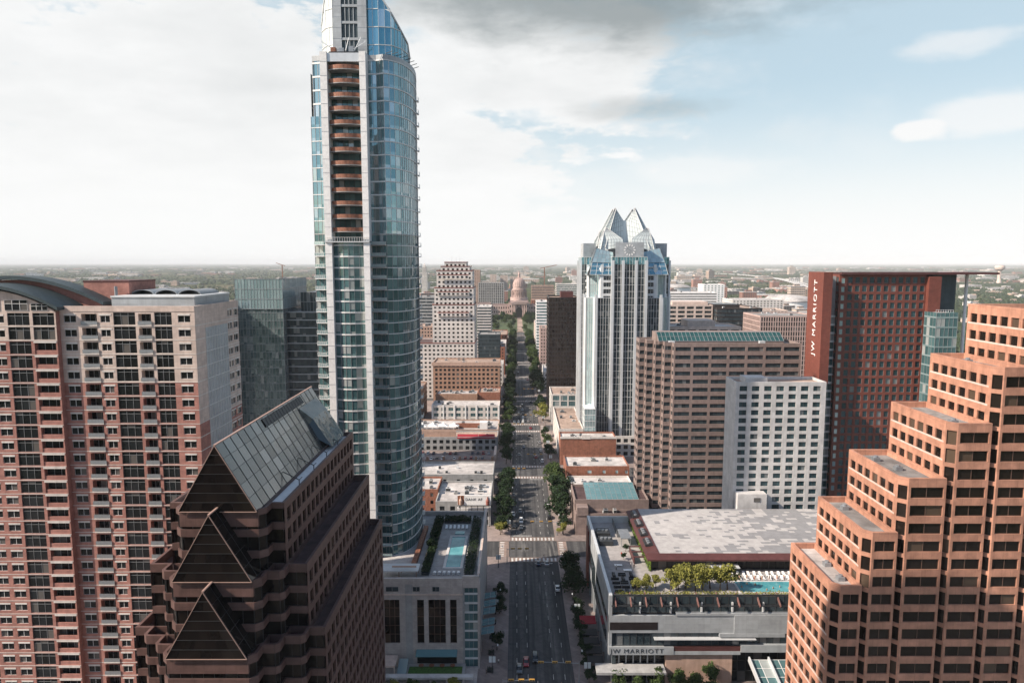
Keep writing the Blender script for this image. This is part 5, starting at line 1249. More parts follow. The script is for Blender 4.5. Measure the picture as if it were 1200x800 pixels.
# --- right side of the avenue
tg = thing('teal_skylight_building', 'pinkish brown stone building with a large teal sloping skylight near the hotel podium', 'commercial building', (42, 316, 0))
block(tg, rect(25.6, 58, 291.5, 296.5), 0, 2, 4.4, [dict(bays=[(22, 10)], sill=4.0 - 3, wh=2.2, nv=5, gl='black_glass', fr='frame_dark'), None, None, pun(4, 1.6)], ['brown_stone'], parapet=.9, roof='dark_roof', wname='front_wall', roofname='front_roof')
block(tg, rect(25.6, 58, 296.52, 318), 0, 3, 4.4, [{'kind': 'blank'}, {'kind': 'blank'}, {'kind': 'blank'}, pun(4, 1.6)], ['brown_stone'], parapet=1.0, roof='dark_roof')
q = MB(); strip_panel(q, (31, 298.5, 13.4), (54, 298.5, 13.4), (54, 316.5, 15.6), (31, 316.5, 15.6), 10, 6, .16); q.box(31, 54, 316.52, 316.9, 13.2, 15.6, 1); q.build('skylight', ['copper_green', 'frame_grey'], tg)
q = MB(); q.prism([(26.2, 291.2), (31, 291.2), (31, 297.5), (26.2, 297.5)], 8.8, 12.4); q.build('turret', 'brown_stone', tg)
roof_units(tg, 33, 56, 292.5, 296, 8.8, 3, 2)
office('white_roof_shop', 'low shop with a white roof and dark plant boxes beyond the teal skylight', 'shop building', 25.6, 57, 322, 347, 2, 4.2, pun(5, 2), 'white_stone', 'white_roof', 6)
office('brick_warehouse', 'red brick building with four small pale windows and a white roof', 'warehouse', 25.6, 58, 349.5, 370, 3, 4.2, dict(bays=[(12, 2.0), (19.5, 1.5), (26, 1.3), (31, 1.3)], sill=1.2, wh=1.7, gl='pale_glass', fr='frame_white'), 'red_brick', 'white_roof', 4)
fb = office('brick_hall', 'taller red brick hall with a blank side wall and stepped white parapet', 'hall', 25.6, 58, 397, 411, 4, 3.9, {'kind': 'blank'}, 'red_brick', 'white_roof', 4)
q = MB(); q.box(25.4, 58.2, 396.7, 397.0, 15.8, 17.0); q.box(38, 43, 396.6, 397.4, 15.6, 18.2); q.build('coping', 'white_stone', fb)
ws = office('white_street_block', 'long white street front with a tan roof terrace beside the crowned tower', 'commercial building', 25.6, 40.5, 413, 478, 4, 4.2, pun(5.2, 2.6, .8, 2.4), 'white_stone', 'tan_roof', 5)
gs = office('glass_front_white_block', 'white block with tall green glass bays below the dark brown tower', 'commercial building', 25.6, 50, 503, 535, 5, 4.2, pun(5.6, 4.6, .4, 3.6, gl='teal_glass', fr='frame_white', nv=3), 'white_stone', 'tan_roof', 5)
office('blue_white_slab', 'tall white slab with blue ribbon windows peeping out left of the dark brown tower', 'office building', 25.6, 41, 890, 925, 18, 3.75, rib(1.3, 2.0, 'teal_glass', 'frame_white'), 'white_paint', 'white_roof', 2)
office('pink_brick_slab', 'pinkish brick slab with small windows in front of the blue and white slab', 'office building', 25.6, 35, 752, 780, 13, 3.6, pun(2.6, 1.3), 'pink_granite_pale', 'tan_roof', 2)
office('low_white_corner_shop', 'low white corner shop beyond the dark brown tower', 'shop building', 25.6, 42, 640, 690, 4, 4.0, pun(), 'white_stone', 'white_roof', 3)
office('far_left_shops', 'row of low shops behind the left trees near the domed building', 'shop building', -44, -12.5, 836, 880, 5, 4.0, pun(), 'white_stone', 'white_roof', 3)
office('far_brick_shops', 'row of low brick shops behind the left trees close to the lawn', 'shop building', -44, -12.5, 940, 1010, 5, 4.0, pun(), 'red_brick', 'tan_roof', 3)
office('far_right_block', 'pale block behind the right hand trees near the lawn', 'office building', 25.6, 48, 950, 1010, 9, 3.8, pun(), 'cream_stone', 'white_roof', 3)
# behind the crowned tower, right
tw = office('tan_frame_office', 'tan framed office with deep dark bays right of the crowned tower', 'office building', 139, 180, 640, 690, 20, 3.9, pun(7.5, 6.4, .9, 2.3, nv=4, gl='dark_glass', end=.2), 'cream_stone', 'tan_roof', 4, rec=.9)
dw = office('black_glass_office', 'black glass office block with faint bands right of the tan framed office', 'office building', 181, 222, 630, 690, 21, 3.6, rib(.5, 2.8, 'dark_glass', 'frame_dark'), 'black_panel', 'tan_roof', 5)
q = MB(); q.box(183, 206, 645, 670, 75.6, 79, 0); q.build('penthouse', 'black_panel', dw); q = MB(); q.box(145, 178, 650, 675, 78, 81); q.build('penthouse', 'cream_stone', tw)
lb = office('low_pink_block', 'low pinkish stone block just above the green sloping roof', 'office building', 96, 146, 452, 480, 19, 3.95, pun(7, 5, .9, 2, nv=3), 'cream_stone', 'white_roof', 3)
q = MB(); q.box(112, 130, 456, 474, 75, 79.5); q.build('penthouse', 'cream_stone', lb)
office('ribbed_grey_office', 'grey office with closely spaced pale vertical ribs left of the lettered fin', 'office building', 195, 242, 558, 600, 19, 3.9, pun(2.0, 1.25, .35, 3.3), 'pink_granite_pale', 'grey_roof', 4)
office('white_deck_garage', 'white parking garage with dark horizontal slots right of the clock tower', 'parking garage', 236, 312, 1090, 1140, 18, 3.9, rib(1.6, 1.7, 'black_glass', 'frame_white', bay=19), 'white_paint', 'white_roof', 3)
office('pale_hospital_block', 'pale blue and white block near the round arena', 'office building', 380, 470, 1230, 1290, 13, 4.0, pun(6, 3), 'white_stone', 'white_roof', 5)
office('white_lab_block', 'white block with grey windows left of the round arena', 'office building', 352, 392, 1320, 1360, 19, 4.0, pun(6, 3, gl='teal_glass'), 'white_paint', 'white_roof', 4)
office('cream_long_block', 'cream long block below the round arena', 'office building', 300, 385, 990, 1040, 13, 3.8, pun(5, 3), 'cream_stone', 'tan_roof', 5)
office('grey_small_block', 'white block with dark windows right below the arena beside the lettered fin', 'office building', 385, 430, 985, 1030, 12, 3.8, pun(5, 3), 'white_stone', 'grey_roof', 4)
# arenas
for lab, x, y, r, h, m_ in (('wide round white arena with a flat pale roof near the lettered fin', 590, 1520, 52, 48, 'white_paint'), ('round cream arena left of the motorway', 432, 1640, 38, 46, 'cream_stone'), ('white low dome left of the motorway behind the round arenas', 560, 2500, 60, 42, 'white_paint')):
    a = thing('round_arena', lab, 'arena', (x, y, 0)); q = MB(); q.lathe((x, y, 0), [(r, 0), (r, h * .72)], 48); q.build('drum', m_, a)
    q = MB(); q.lathe((x, y, h * .72), [(r + 1.5, 0), (r + 1.5, 2), (r * .8, h * .2), (r * .4, h * .27), (.01, h * .28)], 48); q.build('roof', 'white_roof', a)
    q = MB(); q.lathe((x, y, 0), [(r + .3, h * .2), (r + .3, h * .32)], 48, 0); q.build('window_band', 'dark_glass', a)
wt = thing('water_tower', 'pale water tower standing on the wooded horizon at the right', 'water tower', (2750, 4000, 0))
q = MB(); q.lathe((2750, 4000, 0), [(14, 0), (9, 30), (9, 70)], 20); q.build('shaft', 'cream_stone', wt); q = MB(); q.lathe((2750, 4000, 70), [(9, 0), (24, 12), (26, 22), (22, 32), (.1, 34)], 24); q.build('tank', 'cream_stone', wt)
# tower cranes on the skyline
for lab, x, y, h in (('thin tower crane standing behind the glass block on the left', -865, 2600, 119), ('small tower crane right of the dome', 92, 2300, 112)):
    c = thing('tower_crane', lab, 'crane', (x, y, 0), 0, None); q = MB(); q.box(x - 1.5, x + 1.5, y - 1.5, y + 1.5, 0, h - 10); q.build('mast', 'rust_metal', c); q = MB(); q.beam((x - (14 if x > 0 else -10), y, h - 13), (x + (40 if x > 0 else -22), y, h - 2), 2.0); q.build('jib', 'rust_metal', c)

# ================================================================== the domed capitol
def capitol():
    cx, y0 = 6.0, 1486.0
    root = thing('domed_capitol', 'pink granite capitol building with a tall columned dome at the end of the avenue', 'capitol building', (cx, y0 + 30, 0))
    sp = pun(5.0, 2.2, 1.8, 4.6, t=.12, end=1)
    for nm, x0, x1, yy0, yy1, nf, fh in (('wing_wall', cx - 86, cx + 86, y0 + 8, y0 + 50, 3, 8.8), ('end_pavilion_wall', cx - 90, cx - 62, y0 + 2, y0 + 56, 3, 9.8), ('end_pavilion_wall', cx + 62, cx + 90, y0 + 2, y0 + 56, 3, 9.8), ('centre_wall', cx - 22, cx + 22, y0 + .5, y0 + 60, 3, 10.6)):
        block(root, rect(x0, x1, yy0, yy1), 0, nf, fh, sp, ['pink_granite_pale'], parapet=1.4, roof='dark_roof', wname=nm, rec=.5)
    # portico: pediment, arch and columns
    q = MB(); q.prism([(cx - 17, y0 - 4), (cx + 17, y0 - 4), (cx + 17, y0 + 2), (cx - 17, y0 + 2)], 30, 33); 
    q.face([(cx - 18, y0 - 4.5, 33), (cx + 18, y0 - 4.5, 33), (cx, y0 - 4.5, 40)]); q.face([(cx - 18, y0 - 4.5, 33), (cx, y0 - 4.5, 40), (cx, y0 + 10, 40), (cx - 18, y0 + 10, 33)]); q.face([(cx + 18, y0 + 10, 33), (cx, y0 + 10, 40), (cx, y0 - 4.5, 40), (cx + 18, y0 - 4.5, 33)])
    q.build('pediment', 'pink_granite_pale', root)
    for s in (-1, 1):
        for k in range(3):
            q = MB(); q.tube((cx + s * (8.5 + k * 3.6), y0 - 2.5, 0), (cx + s * (8.5 + k * 3.6), y0 - 2.5, 30), 1.1, .95, 12); q.build('column', 'pink_granite_pale', root)
    q = MB(); n = 14; pts = [(cx + 6.2 * math.cos(PI * i / n), 17 + 6.2 * math.sin(PI * i / n)) for i in range(n + 1)] + [(cx - 6.2, 2), (cx + 6.2, 2)]
    q.face([(x, y0 + .2, z) for x, z in reversed(pts)]); q.build('arch', 'black_glass', root)
    c = (cx, y0 + 34, 0)
    q = MB(); q.box(cx - 19, cx + 19, y0 + 15, y0 + 53, 31, 37); q.lathe(c, [(19, 37), (19, 43), (17.6, 43.4)], 32); q.build('drum_base', 'pink_granite_pale', root)
    q = MB(); q.lathe(c, [(13.6, 42), (13.6, 58), (15.6, 58.6), (15.6, 60.5), (13.4, 61), (13.4, 66.5), (14.2, 67)], 32); q.build('drum', 'pink_granite_pale', root)
    for k in range(24):
        t = 2 * PI * k / 24; q = MB(); q.tube((c[0] + 16.2 * math.cos(t), c[1] + 16.2 * math.sin(t), 43), (c[0] + 16.2 * math.cos(t), c[1] + 16.2 * math.sin(t), 58.4), .8, .7, 8); q.build('drum_column', 'pink_granite_pale', root)
        add_win(root, (c[0] + 13.7 * math.cos(t + .13), c[1] + 13.7 * math.sin(t + .13), 51), (-math.sin(t + .13), math.cos(t + .13)), 1.6, 7, 1, 1, 'black_glass', 'frame_pink')
    prof = [(14.2, 67)] + [(13.8 * math.cos(a) + .0, 67 + 18.5 * math.sin(a)) for a in [PI / 2 * i / 12 for i in range(12)]] + [(3.2, 85.4)]
    q = MB(); q.lathe(c, prof, 40)
    for k in range(20):
        t = 2 * PI * k / 20
        for i in range(10):
            a0, a1 = PI / 2 * i / 12, PI / 2 * (i + 1) / 12; f = lambda a: (c[0] + 13.95 * math.cos(a) * math.cos(t), c[1] + 13.95 * math.cos(a) * math.sin(t), 67 + 18.6 * math.sin(a)); q.beam(f(a0), f(a1), .5)
    q.build('dome', 'pink_granite_pale', root, True)
    q = MB(); q.lathe(c, [(3.6, 84.6), (3.6, 86), (2.6, 86.2), (2.6, 92), (3.1, 92.4), (2.4, 94), (1.0, 96.5), (.8, 97)], 16); q.tube((c[0], c[1], 97), (c[0], c[1], 101), .7, .35, 8); q.build('lantern', 'pink_granite_pale', root)
capitol()
# ================================================================== ground, roads, pavements
YS_ = [63, 170, 277, 384, 490, 597, 704, 811, 918, 1025, 1132]
CX, RX0, RX1 = 7.0, -2.5, 16.5
def ground_mat():
    m, t, b = nt('countryside'); tc = t.nodes.new('ShaderNodeTexCoord'); v = tc.outputs['Object']
    c = mixcol(t, noise_fac(t, v, .004, 6, .65), (.028, .045, .022), (.075, .085, .045))
    c = mixcol(t, noise_fac(t, v, .0011, 5, .6, .5, .62), c, (.13, .115, .08))
    c = mixcol(t, noise_fac(t, v, .02, 6, .7, .62, .68), c, (.30, .27, .24))
    t.links.new(c, b.inputs['Base Color']); b.inputs['Roughness'].default_value = 1; b.inputs['Specular IOR Level'].default_value = 0
    return m
mat['countryside'] = ground_mat()
mat['city_paving'] = M('city_paving', (.20, .185, .17), .95, .35, .08, 0, big=.3)
mat['pavement'] = M('pavement', (.31, .25, .23), .9, .15, .5, 0, panel=(1.5, 1.5, .05), joint=.75, big=.3)
def road_mat():
    m, t, b = nt('asphalt'); tc = t.nodes.new('ShaderNodeTexCoord'); v = tc.outputs['Object']
    c = mixcol(t, noise_fac(t, v, .5, 6), (.075, .074, .075), (.11, .107, .105))
    c = mixcol(t, noise_fac(t, mapping(t, v, (.62, .006, 1)), 1.0, 3, .5, .42, .62), c, (.045, .045, .047))
    c = mixcol(t, noise_fac(t, mapping(t, v, (.3, .02, 1)), 1.0, 4, .6, .58, .66), c, (.15, .147, .14))
    br = t.nodes.new('ShaderNodeTexBrick'); t.links.new(v, br.inputs['Vector']); br.inputs['Scale'].default_value = 1; br.inputs['Brick Width'].default_value = 3.3; br.inputs['Row Height'].default_value = 23; br.inputs['Mortar Size'].default_value = .05; br.inputs['Color1'].default_value = (1, 1, 1, 1); br.inputs['Color2'].default_value = (.74, .74, .75, 1); br.inputs['Mortar'].default_value = (.6, .6, .6, 1)
    c = mixcol(t, .8, c, br.outputs['Color'], 'MULTIPLY')
    vo = t.nodes.new('ShaderNodeTexVoronoi'); vo.feature = 'DISTANCE_TO_EDGE'; vo.inputs['Scale'].default_value = .12; t.links.new(v, vo.inputs['Vector'])
    c = mixcol(t, math_node(t, 'MULTIPLY', math_node(t, 'LESS_THAN', vo.outputs['Distance'], .006), .6), c, (.02, .02, .02))
    t.links.new(c, b.inputs['Base Color']); b.inputs['Roughness'].default_value = .85; b.inputs['Specular IOR Level'].default_value = .3
    return m
mat['asphalt'] = road_mat()
mat['crossing_brick'] = M('crossing_brick', (.36, .27, .23), .9, .15, .6, 0, panel=(.8, .4, .03, 1), joint=.8, big=.3)
mat['road_white'] = M('road_white', (.62, .61, .58), .8, .3, 1.2, 0, big=.3)
mat['road_yellow'] = M('road_yellow', (.50, .36, .08), .8, .3, 1.2, 0, big=.3)
def flat(name, rects, m_, z, kind='structure'):
    b = MB()
    for x0, x1, y0, y1 in rects: b.face([(x0, y0, z), (x1, y0, z), (x1, y1, z), (x0, y1, z)])
    return tag(b.build(name, m_), kind=kind)
b = MB(); G_ = 60000
for i in range(12):
    for j in range(12):
        q = lambda i: -G_ + 2 * G_ * i / 12
        b.face([(q(i), q(j), -.02), (q(i + 1), q(j), -.02), (q(i + 1), q(j + 1), -.02), (q(i), q(j + 1), -.02)])
tag(b.build('ground', 'countryside'), kind='structure')
flat('city_ground', [(-420, 520, -60, 1190)], 'city_paving', -.004)
flat('road', [(RX0, RX1, -50, 1180)] + [(-400, RX0, y - 8, y + 8) for y in YS_] + [(RX1, 480, y - 8, y + 8) for y in YS_], 'asphalt', .004)
b = MB()
for i in range(len(YS_) - 1):
    y0, y1 = YS_[i] + 8, YS_[i + 1] - 8
    for x0, x1 in ((-99, RX0), (RX1, 111)):
        b.box(x0, x1, y0, y1, -.05, .14)
tag(b.build('pavement', 'pavement'), kind='structure')
flat('brick_crossing', [(RX0, RX1, y - 12.5, y - 8.4) for y in YS_[1:]] + [(RX0, RX1, y + 8.4, y + 12.5) for y in YS_[1:]] + [(RX0 - 4.5, RX0 - .6, y - 7.9, y + 7.9) for y in YS_[1:]] + [(RX1 + .6, RX1 + 4.5, y - 7.9, y + 7.9) for y in YS_[1:]], 'crossing_brick', .008)
wl = []; yl = []
for i, y in enumerate(YS_[1:9]):
    for s in (-1, 1):
        yc = y + s * 10.4
        for k in range(12): wl.append((RX0 + .6 + k * 1.56, RX0 + 1.3 + k * 1.56, yc - 1.5, yc + 1.5))
    wl.append((CX + .3, RX1 - 2.3, y - 14.2, y - 13.7)); wl.append((RX0 + .3, CX - .3, y + 13.7, y + 14.2))
    for xx in (RX0 - 3.4, RX1 + 2.2):
        for k in range(9): wl.append((xx - .9, xx + .9, y - 7.2 + k * 1.7, y - 6.5 + k * 1.7))
    for x in (.2, 3.4, 10.6, 13.9):
        yy = y + 16
        while yy < y + 107 - 16: wl.append((x - .07, x + .07, yy, yy + 2.6)); yy += 8.4
    yl += [(CX - .25, CX - .12, y + 14, y + 93), (CX + .12, CX + .25, y + 14, y + 93)]
flat('road_markings', wl, 'road_white', .012)
mat['far_lawn'] = M('far_lawn', (.06, .085, .035), 1, .3, .1, 0)
# lawns and walk before the capitol
flat('lawn', [(-110, 1.9, 1200, 1480), (12.1, 120, 1200, 1480)], 'far_lawn', .03); flat('path', [(2, 12, 1181, 1484), (-60, 70, 1184, 1192)], 'tan_roof', .02)
# motorway on the plain
hw = MB(); pth = [(760, 1750), (1000, 2250), (1230, 2900), (1560, 3900), (1870, 5100), (2100, 6800), (2000, 9000)]
def spl(p, n=8):
    out = []
    for i in range(len(p) - 1):
        p0, p1, p2, p3 = p[max(0, i - 1)], p[i], p[i + 1], p[min(len(p) - 1, i + 2)]
        for k in range(n):
            t = k / n; out.append(tuple(.5 * (2 * p1[a] + (p2[a] - p0[a]) * t + (2 * p0[a] - 5 * p1[a] + 4 * p2[a] - p3[a]) * t * t + (3 * p1[a] - p0[a] - 3 * p2[a] + p3[a]) * t ** 3) for a in (0, 1)))
    return out + [p[-1]]
for off, w in ((-22, 15), (0, 15), (26, 12)):
    P_ = spl(pth)
    for i in range(len(P_) - 1):
        (xa, ya), (xb, yb) = P_[i], P_[i + 1]; L, u = edge_info(P_[i], P_[i + 1]); n = (u[1], -u[0])
        hw.obox((xa, ya), u, 0, L + .5, off - w / 2, off + w / 2, 6.5, 8.0, 0)
        hw.obox((xa, ya), u, L * .4, L * .4 + 2, off - 2, off + 2, 0, 6.5, 0)
tag(hw.build('motorway', 'pale_concrete'), kind='structure')

# ================================================================== street trees
ordn = ['first', 'second', 'third', 'fourth', 'fifth', 'sixth', 'seventh', 'eighth', 'ninth', 'tenth', 'eleventh', 'twelfth', 'thirteenth', 'fourteenth']
blk = {1: 'before the first crossing', 2: 'beyond the first crossing', 3: 'beyond the second crossing', 4: 'beyond the third crossing', 5: 'beyond the fourth crossing', 6: 'beyond the fifth crossing', 7: 'beyond the sixth crossing', 8: 'beyond the seventh crossing', 9: 'beyond the eighth crossing'}
plan = {  # block: (left list, right list) of (offset beyond the near crossing, size, leaf, dx)
 1: ([(31, .55, 'd', 0), (53.5, .42, 'd', .3), (59.5, .40, 'd', .2), (66, .42, 'd', .4)],
     [(14, .42, 'd', 0), (19, .46, 'd', 0), (24, .44, 'd', .2), (29, .48, 'd', 0), (34, .46, 'd', .2), (39, .48, 'd', 0), (44, .46, 'd', .2), (49, .46, 'd', 0), (55, .5, 'd', .2), (66, .82, 'd', 0), (73, 1.0, 'd', -.6), (82, .95, 'd', -.4)]),
 2: ([(15, .62, 'y', -1), (17, .75, 'd', -.4), (26, .9, 'd', 0), (36, .95, 'd', .6), (45, .9, 'd', .4), (54, 1.0, 'd', .4), (63, 1.0, 'd', .8), (72, .95, 'd', 1), (80, 1.05, 'd', 1.2)],
     [(15, .5, 'y', 0), (18, .7, 'd', 0), (30, 1.25, 'd', -.2), (40, 1.3, 'd', -.3), (50, 1.35, 'd', 0), (60, 1.1, 'd', .2), (70, 1.05, 'm', 0), (80, 1.2, 'm', -.6)]),
 3: ([(15, .8, 'd', 0), (23, .85, 'd', 0), (33, .8, 'd', 0), (43, .95, 'd', 0), (53, .9, 'd', .2), (63, .9, 'd', 0), (72, .95, 'd', .2), (80, .9, 'd', 0)],
     [(27, .8, 'd', -1), (34, .6, 'd', -.6), (58, .8, 'm', -.8), (80, .7, 'd', -1)]),
 4: ([(17, .85, 'm', 0), (27, 1.05, 'd', .3), (37, 1.0, 'm', .6), (47, 1.0, 'd', .2), (57, 1.1, 'd', .4), (67, 1.05, 'd', .4), (77, 1.1, 'd', .5)],
     [(22, 1.15, 'y', -.6), (52, .95, 'd', -1), (60, 1.1, 'd', -.8), (70, 1.0, 'd', -1), (79, .9, 'd', -.4)]),
 5: ([(14 + 9 * k, 1.1, 'dm'[k % 3 == 1], .5) for k in range(9)], [(22, 1.2, 'd', -1), (32, 1.5, 'd', -1.6), (44, 1.6, 'd', -1.2), (56, 1.5, 'd', -1.2), (68, 1.2, 'd', -1)]),
}
for bl_ in range(6, 10):
    plan[bl_] = ([(13 + 10 * k, 1.15 + .1 * (k % 3), 'dmd'[k % 3], .6) for k in range(8)], [(13 + 10 * k, 1.15 + .12 * ((k + 1) % 3), 'dmm'[(k + bl_) % 3], -.8) for k in range(8)])
rr_ = random.Random(8)
LM = {'d': 'leaf_dark', 'm': 'leaf_mid', 'y': 'leaf_yellow'}; LW = {'d': 'dark green', 'm': 'mid green', 'y': 'yellow green'}
for bl_, (Lt, Rt) in plan.items():
    y0 = YS_[bl_]
    for side, lst, x in (('left', Lt, -5.9), ('right', Rt, 20.4)):
        for k, (o, s, c, dx) in enumerate(lst):
            sz = 'small ' if s < .6 else 'large ' if s > 1.15 else ''
            tree('street_tree', f'{sz}{LW[c]} tree, {ordn[k]} along the {side} kerb {blk[bl_]}', x + dx, y0 + o, .14, s * rr_.uniform(1.1, 1.45), LM[c], f'street trees on the {side} kerb')
# trees on the capitol lawn and in the town behind
rr_ = random.Random(5)
for k in range(64):
    s = -1 if k % 2 else 1; x = CX + s * rr_.uniform(8, 66) ** 1.0; y = rr_.uniform(1200, 1465)
    tree('park_tree', f'broad {"mid" if k % 3 else "dark"} green tree on the {"left" if s < 0 else "right"} lawn before the domed building', x, y, 0, rr_.uniform(1.3, 2.1), 'leaf_mid' if k % 3 else 'leaf_dark', 'trees on the lawn before the dome')
# rooftop trees on the hotel pool deck
for k in range(11):
    x = 44 + (k - 3) * 2.35 if k > 2 else 34.5 + k * 2.8
    tree('deck_tree', ['first', 'second', 'third', 'fourth', 'fifth', 'sixth', 'seventh', 'eighth', 'ninth', 'tenth', 'eleventh'][k] + ' yellow green tree from the left on the hotel pool deck', x, 190.5 + .8 * (k % 3), 24.0, .52 if k < 3 else .80 + .06 * (k % 3), 'leaf_yellow', 'yellow green trees on the hotel deck')
for k, (x, y) in enumerate(((34, 212), (35.5, 218))):
    tree('deck_shrub_tree', ['nearer small dark tree in a planter on the hotel deck', 'farther small dark tree in a planter on the hotel deck'][k], x, y, 24, .3, 'leaf_dark', 'planter trees on the hotel deck')
# trees along the near cross street
for k, (x, y, s) in enumerate(((28, 180.2, .46), (33.5, 180, .42), (39, 180.4, .5), (44.5, 180, .5), (49, 179.2, .5), (53.5, 180.5, .55), (74, 179.4, .5), (80.5, 180.3, .46), (86.5, 179.8, .52), (92, 180.2, .5), (98, 179.6, .5))):
    tree('forecourt_tree', ordn[k] + ' small green tree from the left in front of the hotel podium', x, y, .14, s * 1.5, 'leaf_mid', 'small trees before the hotel podium')
for k, (x, s) in enumerate(((-50, .5), (-45, .55), (-39.5, .55), (-33, .48), (-28.5, .5), (-23, .46), (-17, .6))):
    tree('forecourt_tree', ordn[k] + ' small yellowish tree from the left below the grey limestone podium', x, 178.9, .14, s * 1.0, 'leaf_yellow' if k in (3, 6) else 'leaf_mid', 'small trees below the limestone podium')
tree('pool_palm_tree', 'dark bushy tree on the terrace left of the skyscraper pool', -27, 214, 26, .5, 'leaf_dark')
# mid distance town trees
tl = 0
for k in range(150):
    x = rr_.choice((rr_.uniform(150, 760), rr_.uniform(-520, -70))); y = rr_.uniform(650, 1700)
    if -60 < x < 60: continue
    tree('town_tree', f'{"dark" if k % 2 else "mid"} green tree among the low buildings {"right of the clock tower" if x > 0 else "left of the avenue"}', x, y, 0, rr_.uniform(1.0, 1.9), 'leaf_dark' if k % 2 else 'leaf_mid', 'town trees among the low buildings')

# ================================================================== vehicles
mat['tyre'] = P('tyre', (.015, .015, .016), .9); mat['car_glass'] = G('car_glass', (.01, .012, .014), (.02, .022, .025), tilt=0, wave=0)
mat['lamp_red'] = P('lamp_red', (.35, .01, .01), .3); mat['lamp_clear'] = P('lamp_clear', (.75, .75, .72), .2); mat['rim'] = P('rim', (.4, .4, .42), .35, .7)
PAINT = {'white': (.70, .70, .69), 'black': (.012, .012, .014), 'silver': (.38, .39, .40), 'grey': (.11, .115, .12), 'red': (.28, .012, .02), 'dark blue': (.015, .03, .07), 'blue': (.03, .09, .2)}
for k, c in PAINT.items():
    m_, t_, b_ = nt('car_paint_' + k.replace(' ', '_')); b_.inputs['Base Color'].default_value = rgba(c); b_.inputs['Roughness'].default_value = .3; b_.inputs['Coat Weight'].default_value = .6; b_.inputs['Coat Roughness'].default_value = .06; b_.inputs['Metallic'].default_value = .25 if k in ('silver', 'grey', 'blue', 'dark blue') else 0; mat['car_' + k] = m_
def loft(b, secs, mi=0):
    """secs: list of (y, halfwidth bottom, halfwidth top, z0, z1) rounded sections"""
    rows = []
    for y, wb, wt, z0, z1 in secs:
        h = z1 - z0; rows.append([(-wb * .92, y, z0), (-wb, y, z0 + h * .25), (-wb * .99, y, z0 + h * .62), (-wt, y, z1 - h * .08), (-wt * .86, y, z1), (wt * .86, y, z1), (wt, y, z1 - h * .08), (wb * .99, y, z0 + h * .62), (wb, y, z0 + h * .25), (wb * .92, y, z0)])
    n = len(rows[0])
    for i in range(len(rows) - 1):
        for k in range(n):
            k2 = (k + 1) % n; b.face([rows[i][k], rows[i][k2], rows[i + 1][k2], rows[i + 1][k]], mi)
    b.face(list(reversed(rows[0])), mi); b.face(rows[-1], mi)
def car_meshes(kind):
    b = MB(); c = MB(); r = MB()
    if kind == 'sedan':
        loft(b, [(-2.25, .70, .62, .38, .70), (-2.12, .86, .78, .26, .80), (-1.2, .90, .84, .22, .93), (.9, .90, .84, .22, .95), (1.9, .88, .80, .24, .98), (2.2, .80, .72, .34, .93)])
        loft(c, [(-1.25, .78, .70, .86, .95), (-.45, .77, .60, .86, 1.38), (.75, .77, .60, .86, 1.40), (1.65, .76, .66, .86, 1.0)])
        loft(r, [(-.42, .56, .50, 1.365, 1.42), (0.1, .60, .55, 1.38, 1.45), (.72, .56, .5, 1.385, 1.43)]); L = 2.2
    else:
        loft(b, [(-2.35, .72, .66, .42, .85), (-2.2, .90, .82, .30, 1.0), (-1.1, .95, .88, .28, 1.12), (1.6, .95, .88, .28, 1.12), (2.25, .92, .85, .30, 1.12), (2.4, .84, .78, .4, 1.0)])
        loft(c, [(-1.3, .84, .76, 1.02, 1.14), (-.6, .84, .68, 1.02, 1.68), (1.9, .84, .68, 1.02, 1.70), (2.3, .82, .70, 1.02, 1.25)])
        loft(r, [(-.6, .62, .58, 1.66, 1.72), (.5, .68, .62, 1.68, 1.76), (1.9, .64, .58, 1.69, 1.74)]); L = 2.35
    w = MB(); w.tube((-.11, 0, 0), (.11, 0, 0), .34 if kind == 'sedan' else .39, n=14, mi=0); w.tube((-.12, 0, 0), (.12, 0, 0), .2, n=10, mi=1)
    hl = MB(); hl.box(-.2, .2, -.06, .06, -.07, .07)
    return b, c, r, w, hl, L
CARM = {k: car_meshes(k) for k in ('sedan', 'suv')}; CARD = {}
def car(label, kind, col, x, y, z=0.015, south=False, group='cars on the avenue', rz=None):
    k = (kind, col)
    if k not in CARD:
        b, c, r, w, hl, L = CARM[kind]; cm = 'car_' + col
        if kind not in CARD: CARD[kind] = (c.mesh('cabin_glass', ['car_glass'], smooth=False), w.mesh('wheel', ['tyre', 'rim']), hl.mesh('headlight', ['lamp_clear']), hl.mesh('tail_light', ['lamp_red']))
        CARD[k] = (b.mesh('body', [cm], smooth=True), r.mesh('roof_panel', [cm], smooth=True))
    b, r = CARD[k]; c, w, hl, tl = CARD[kind]; L = CARM[kind][5]
    o = thing('car' if kind == 'sedan' else 'suv', label, 'car', (x, y, z), rz if rz is not None else (0 if south else PI), group)
    place('body', b, o, (0, 0, 0)); place('cabin_glass', c, o, (0, 0, 0)); place('roof_panel', r, o, (0, 0, 0))
    for sx in (-1, 1):
        for yy in (-1.4, 1.35): place('wheel', w, o, (sx * .8, yy, .34 if kind == 'sedan' else .39))
        place('headlight', hl, o, (sx * .6, -L + .02, .62 if kind == 'sedan' else .78)); place('tail_light', tl, o, (sx * .62, L - .02, .78 if kind == 'sedan' else .9))
    return o
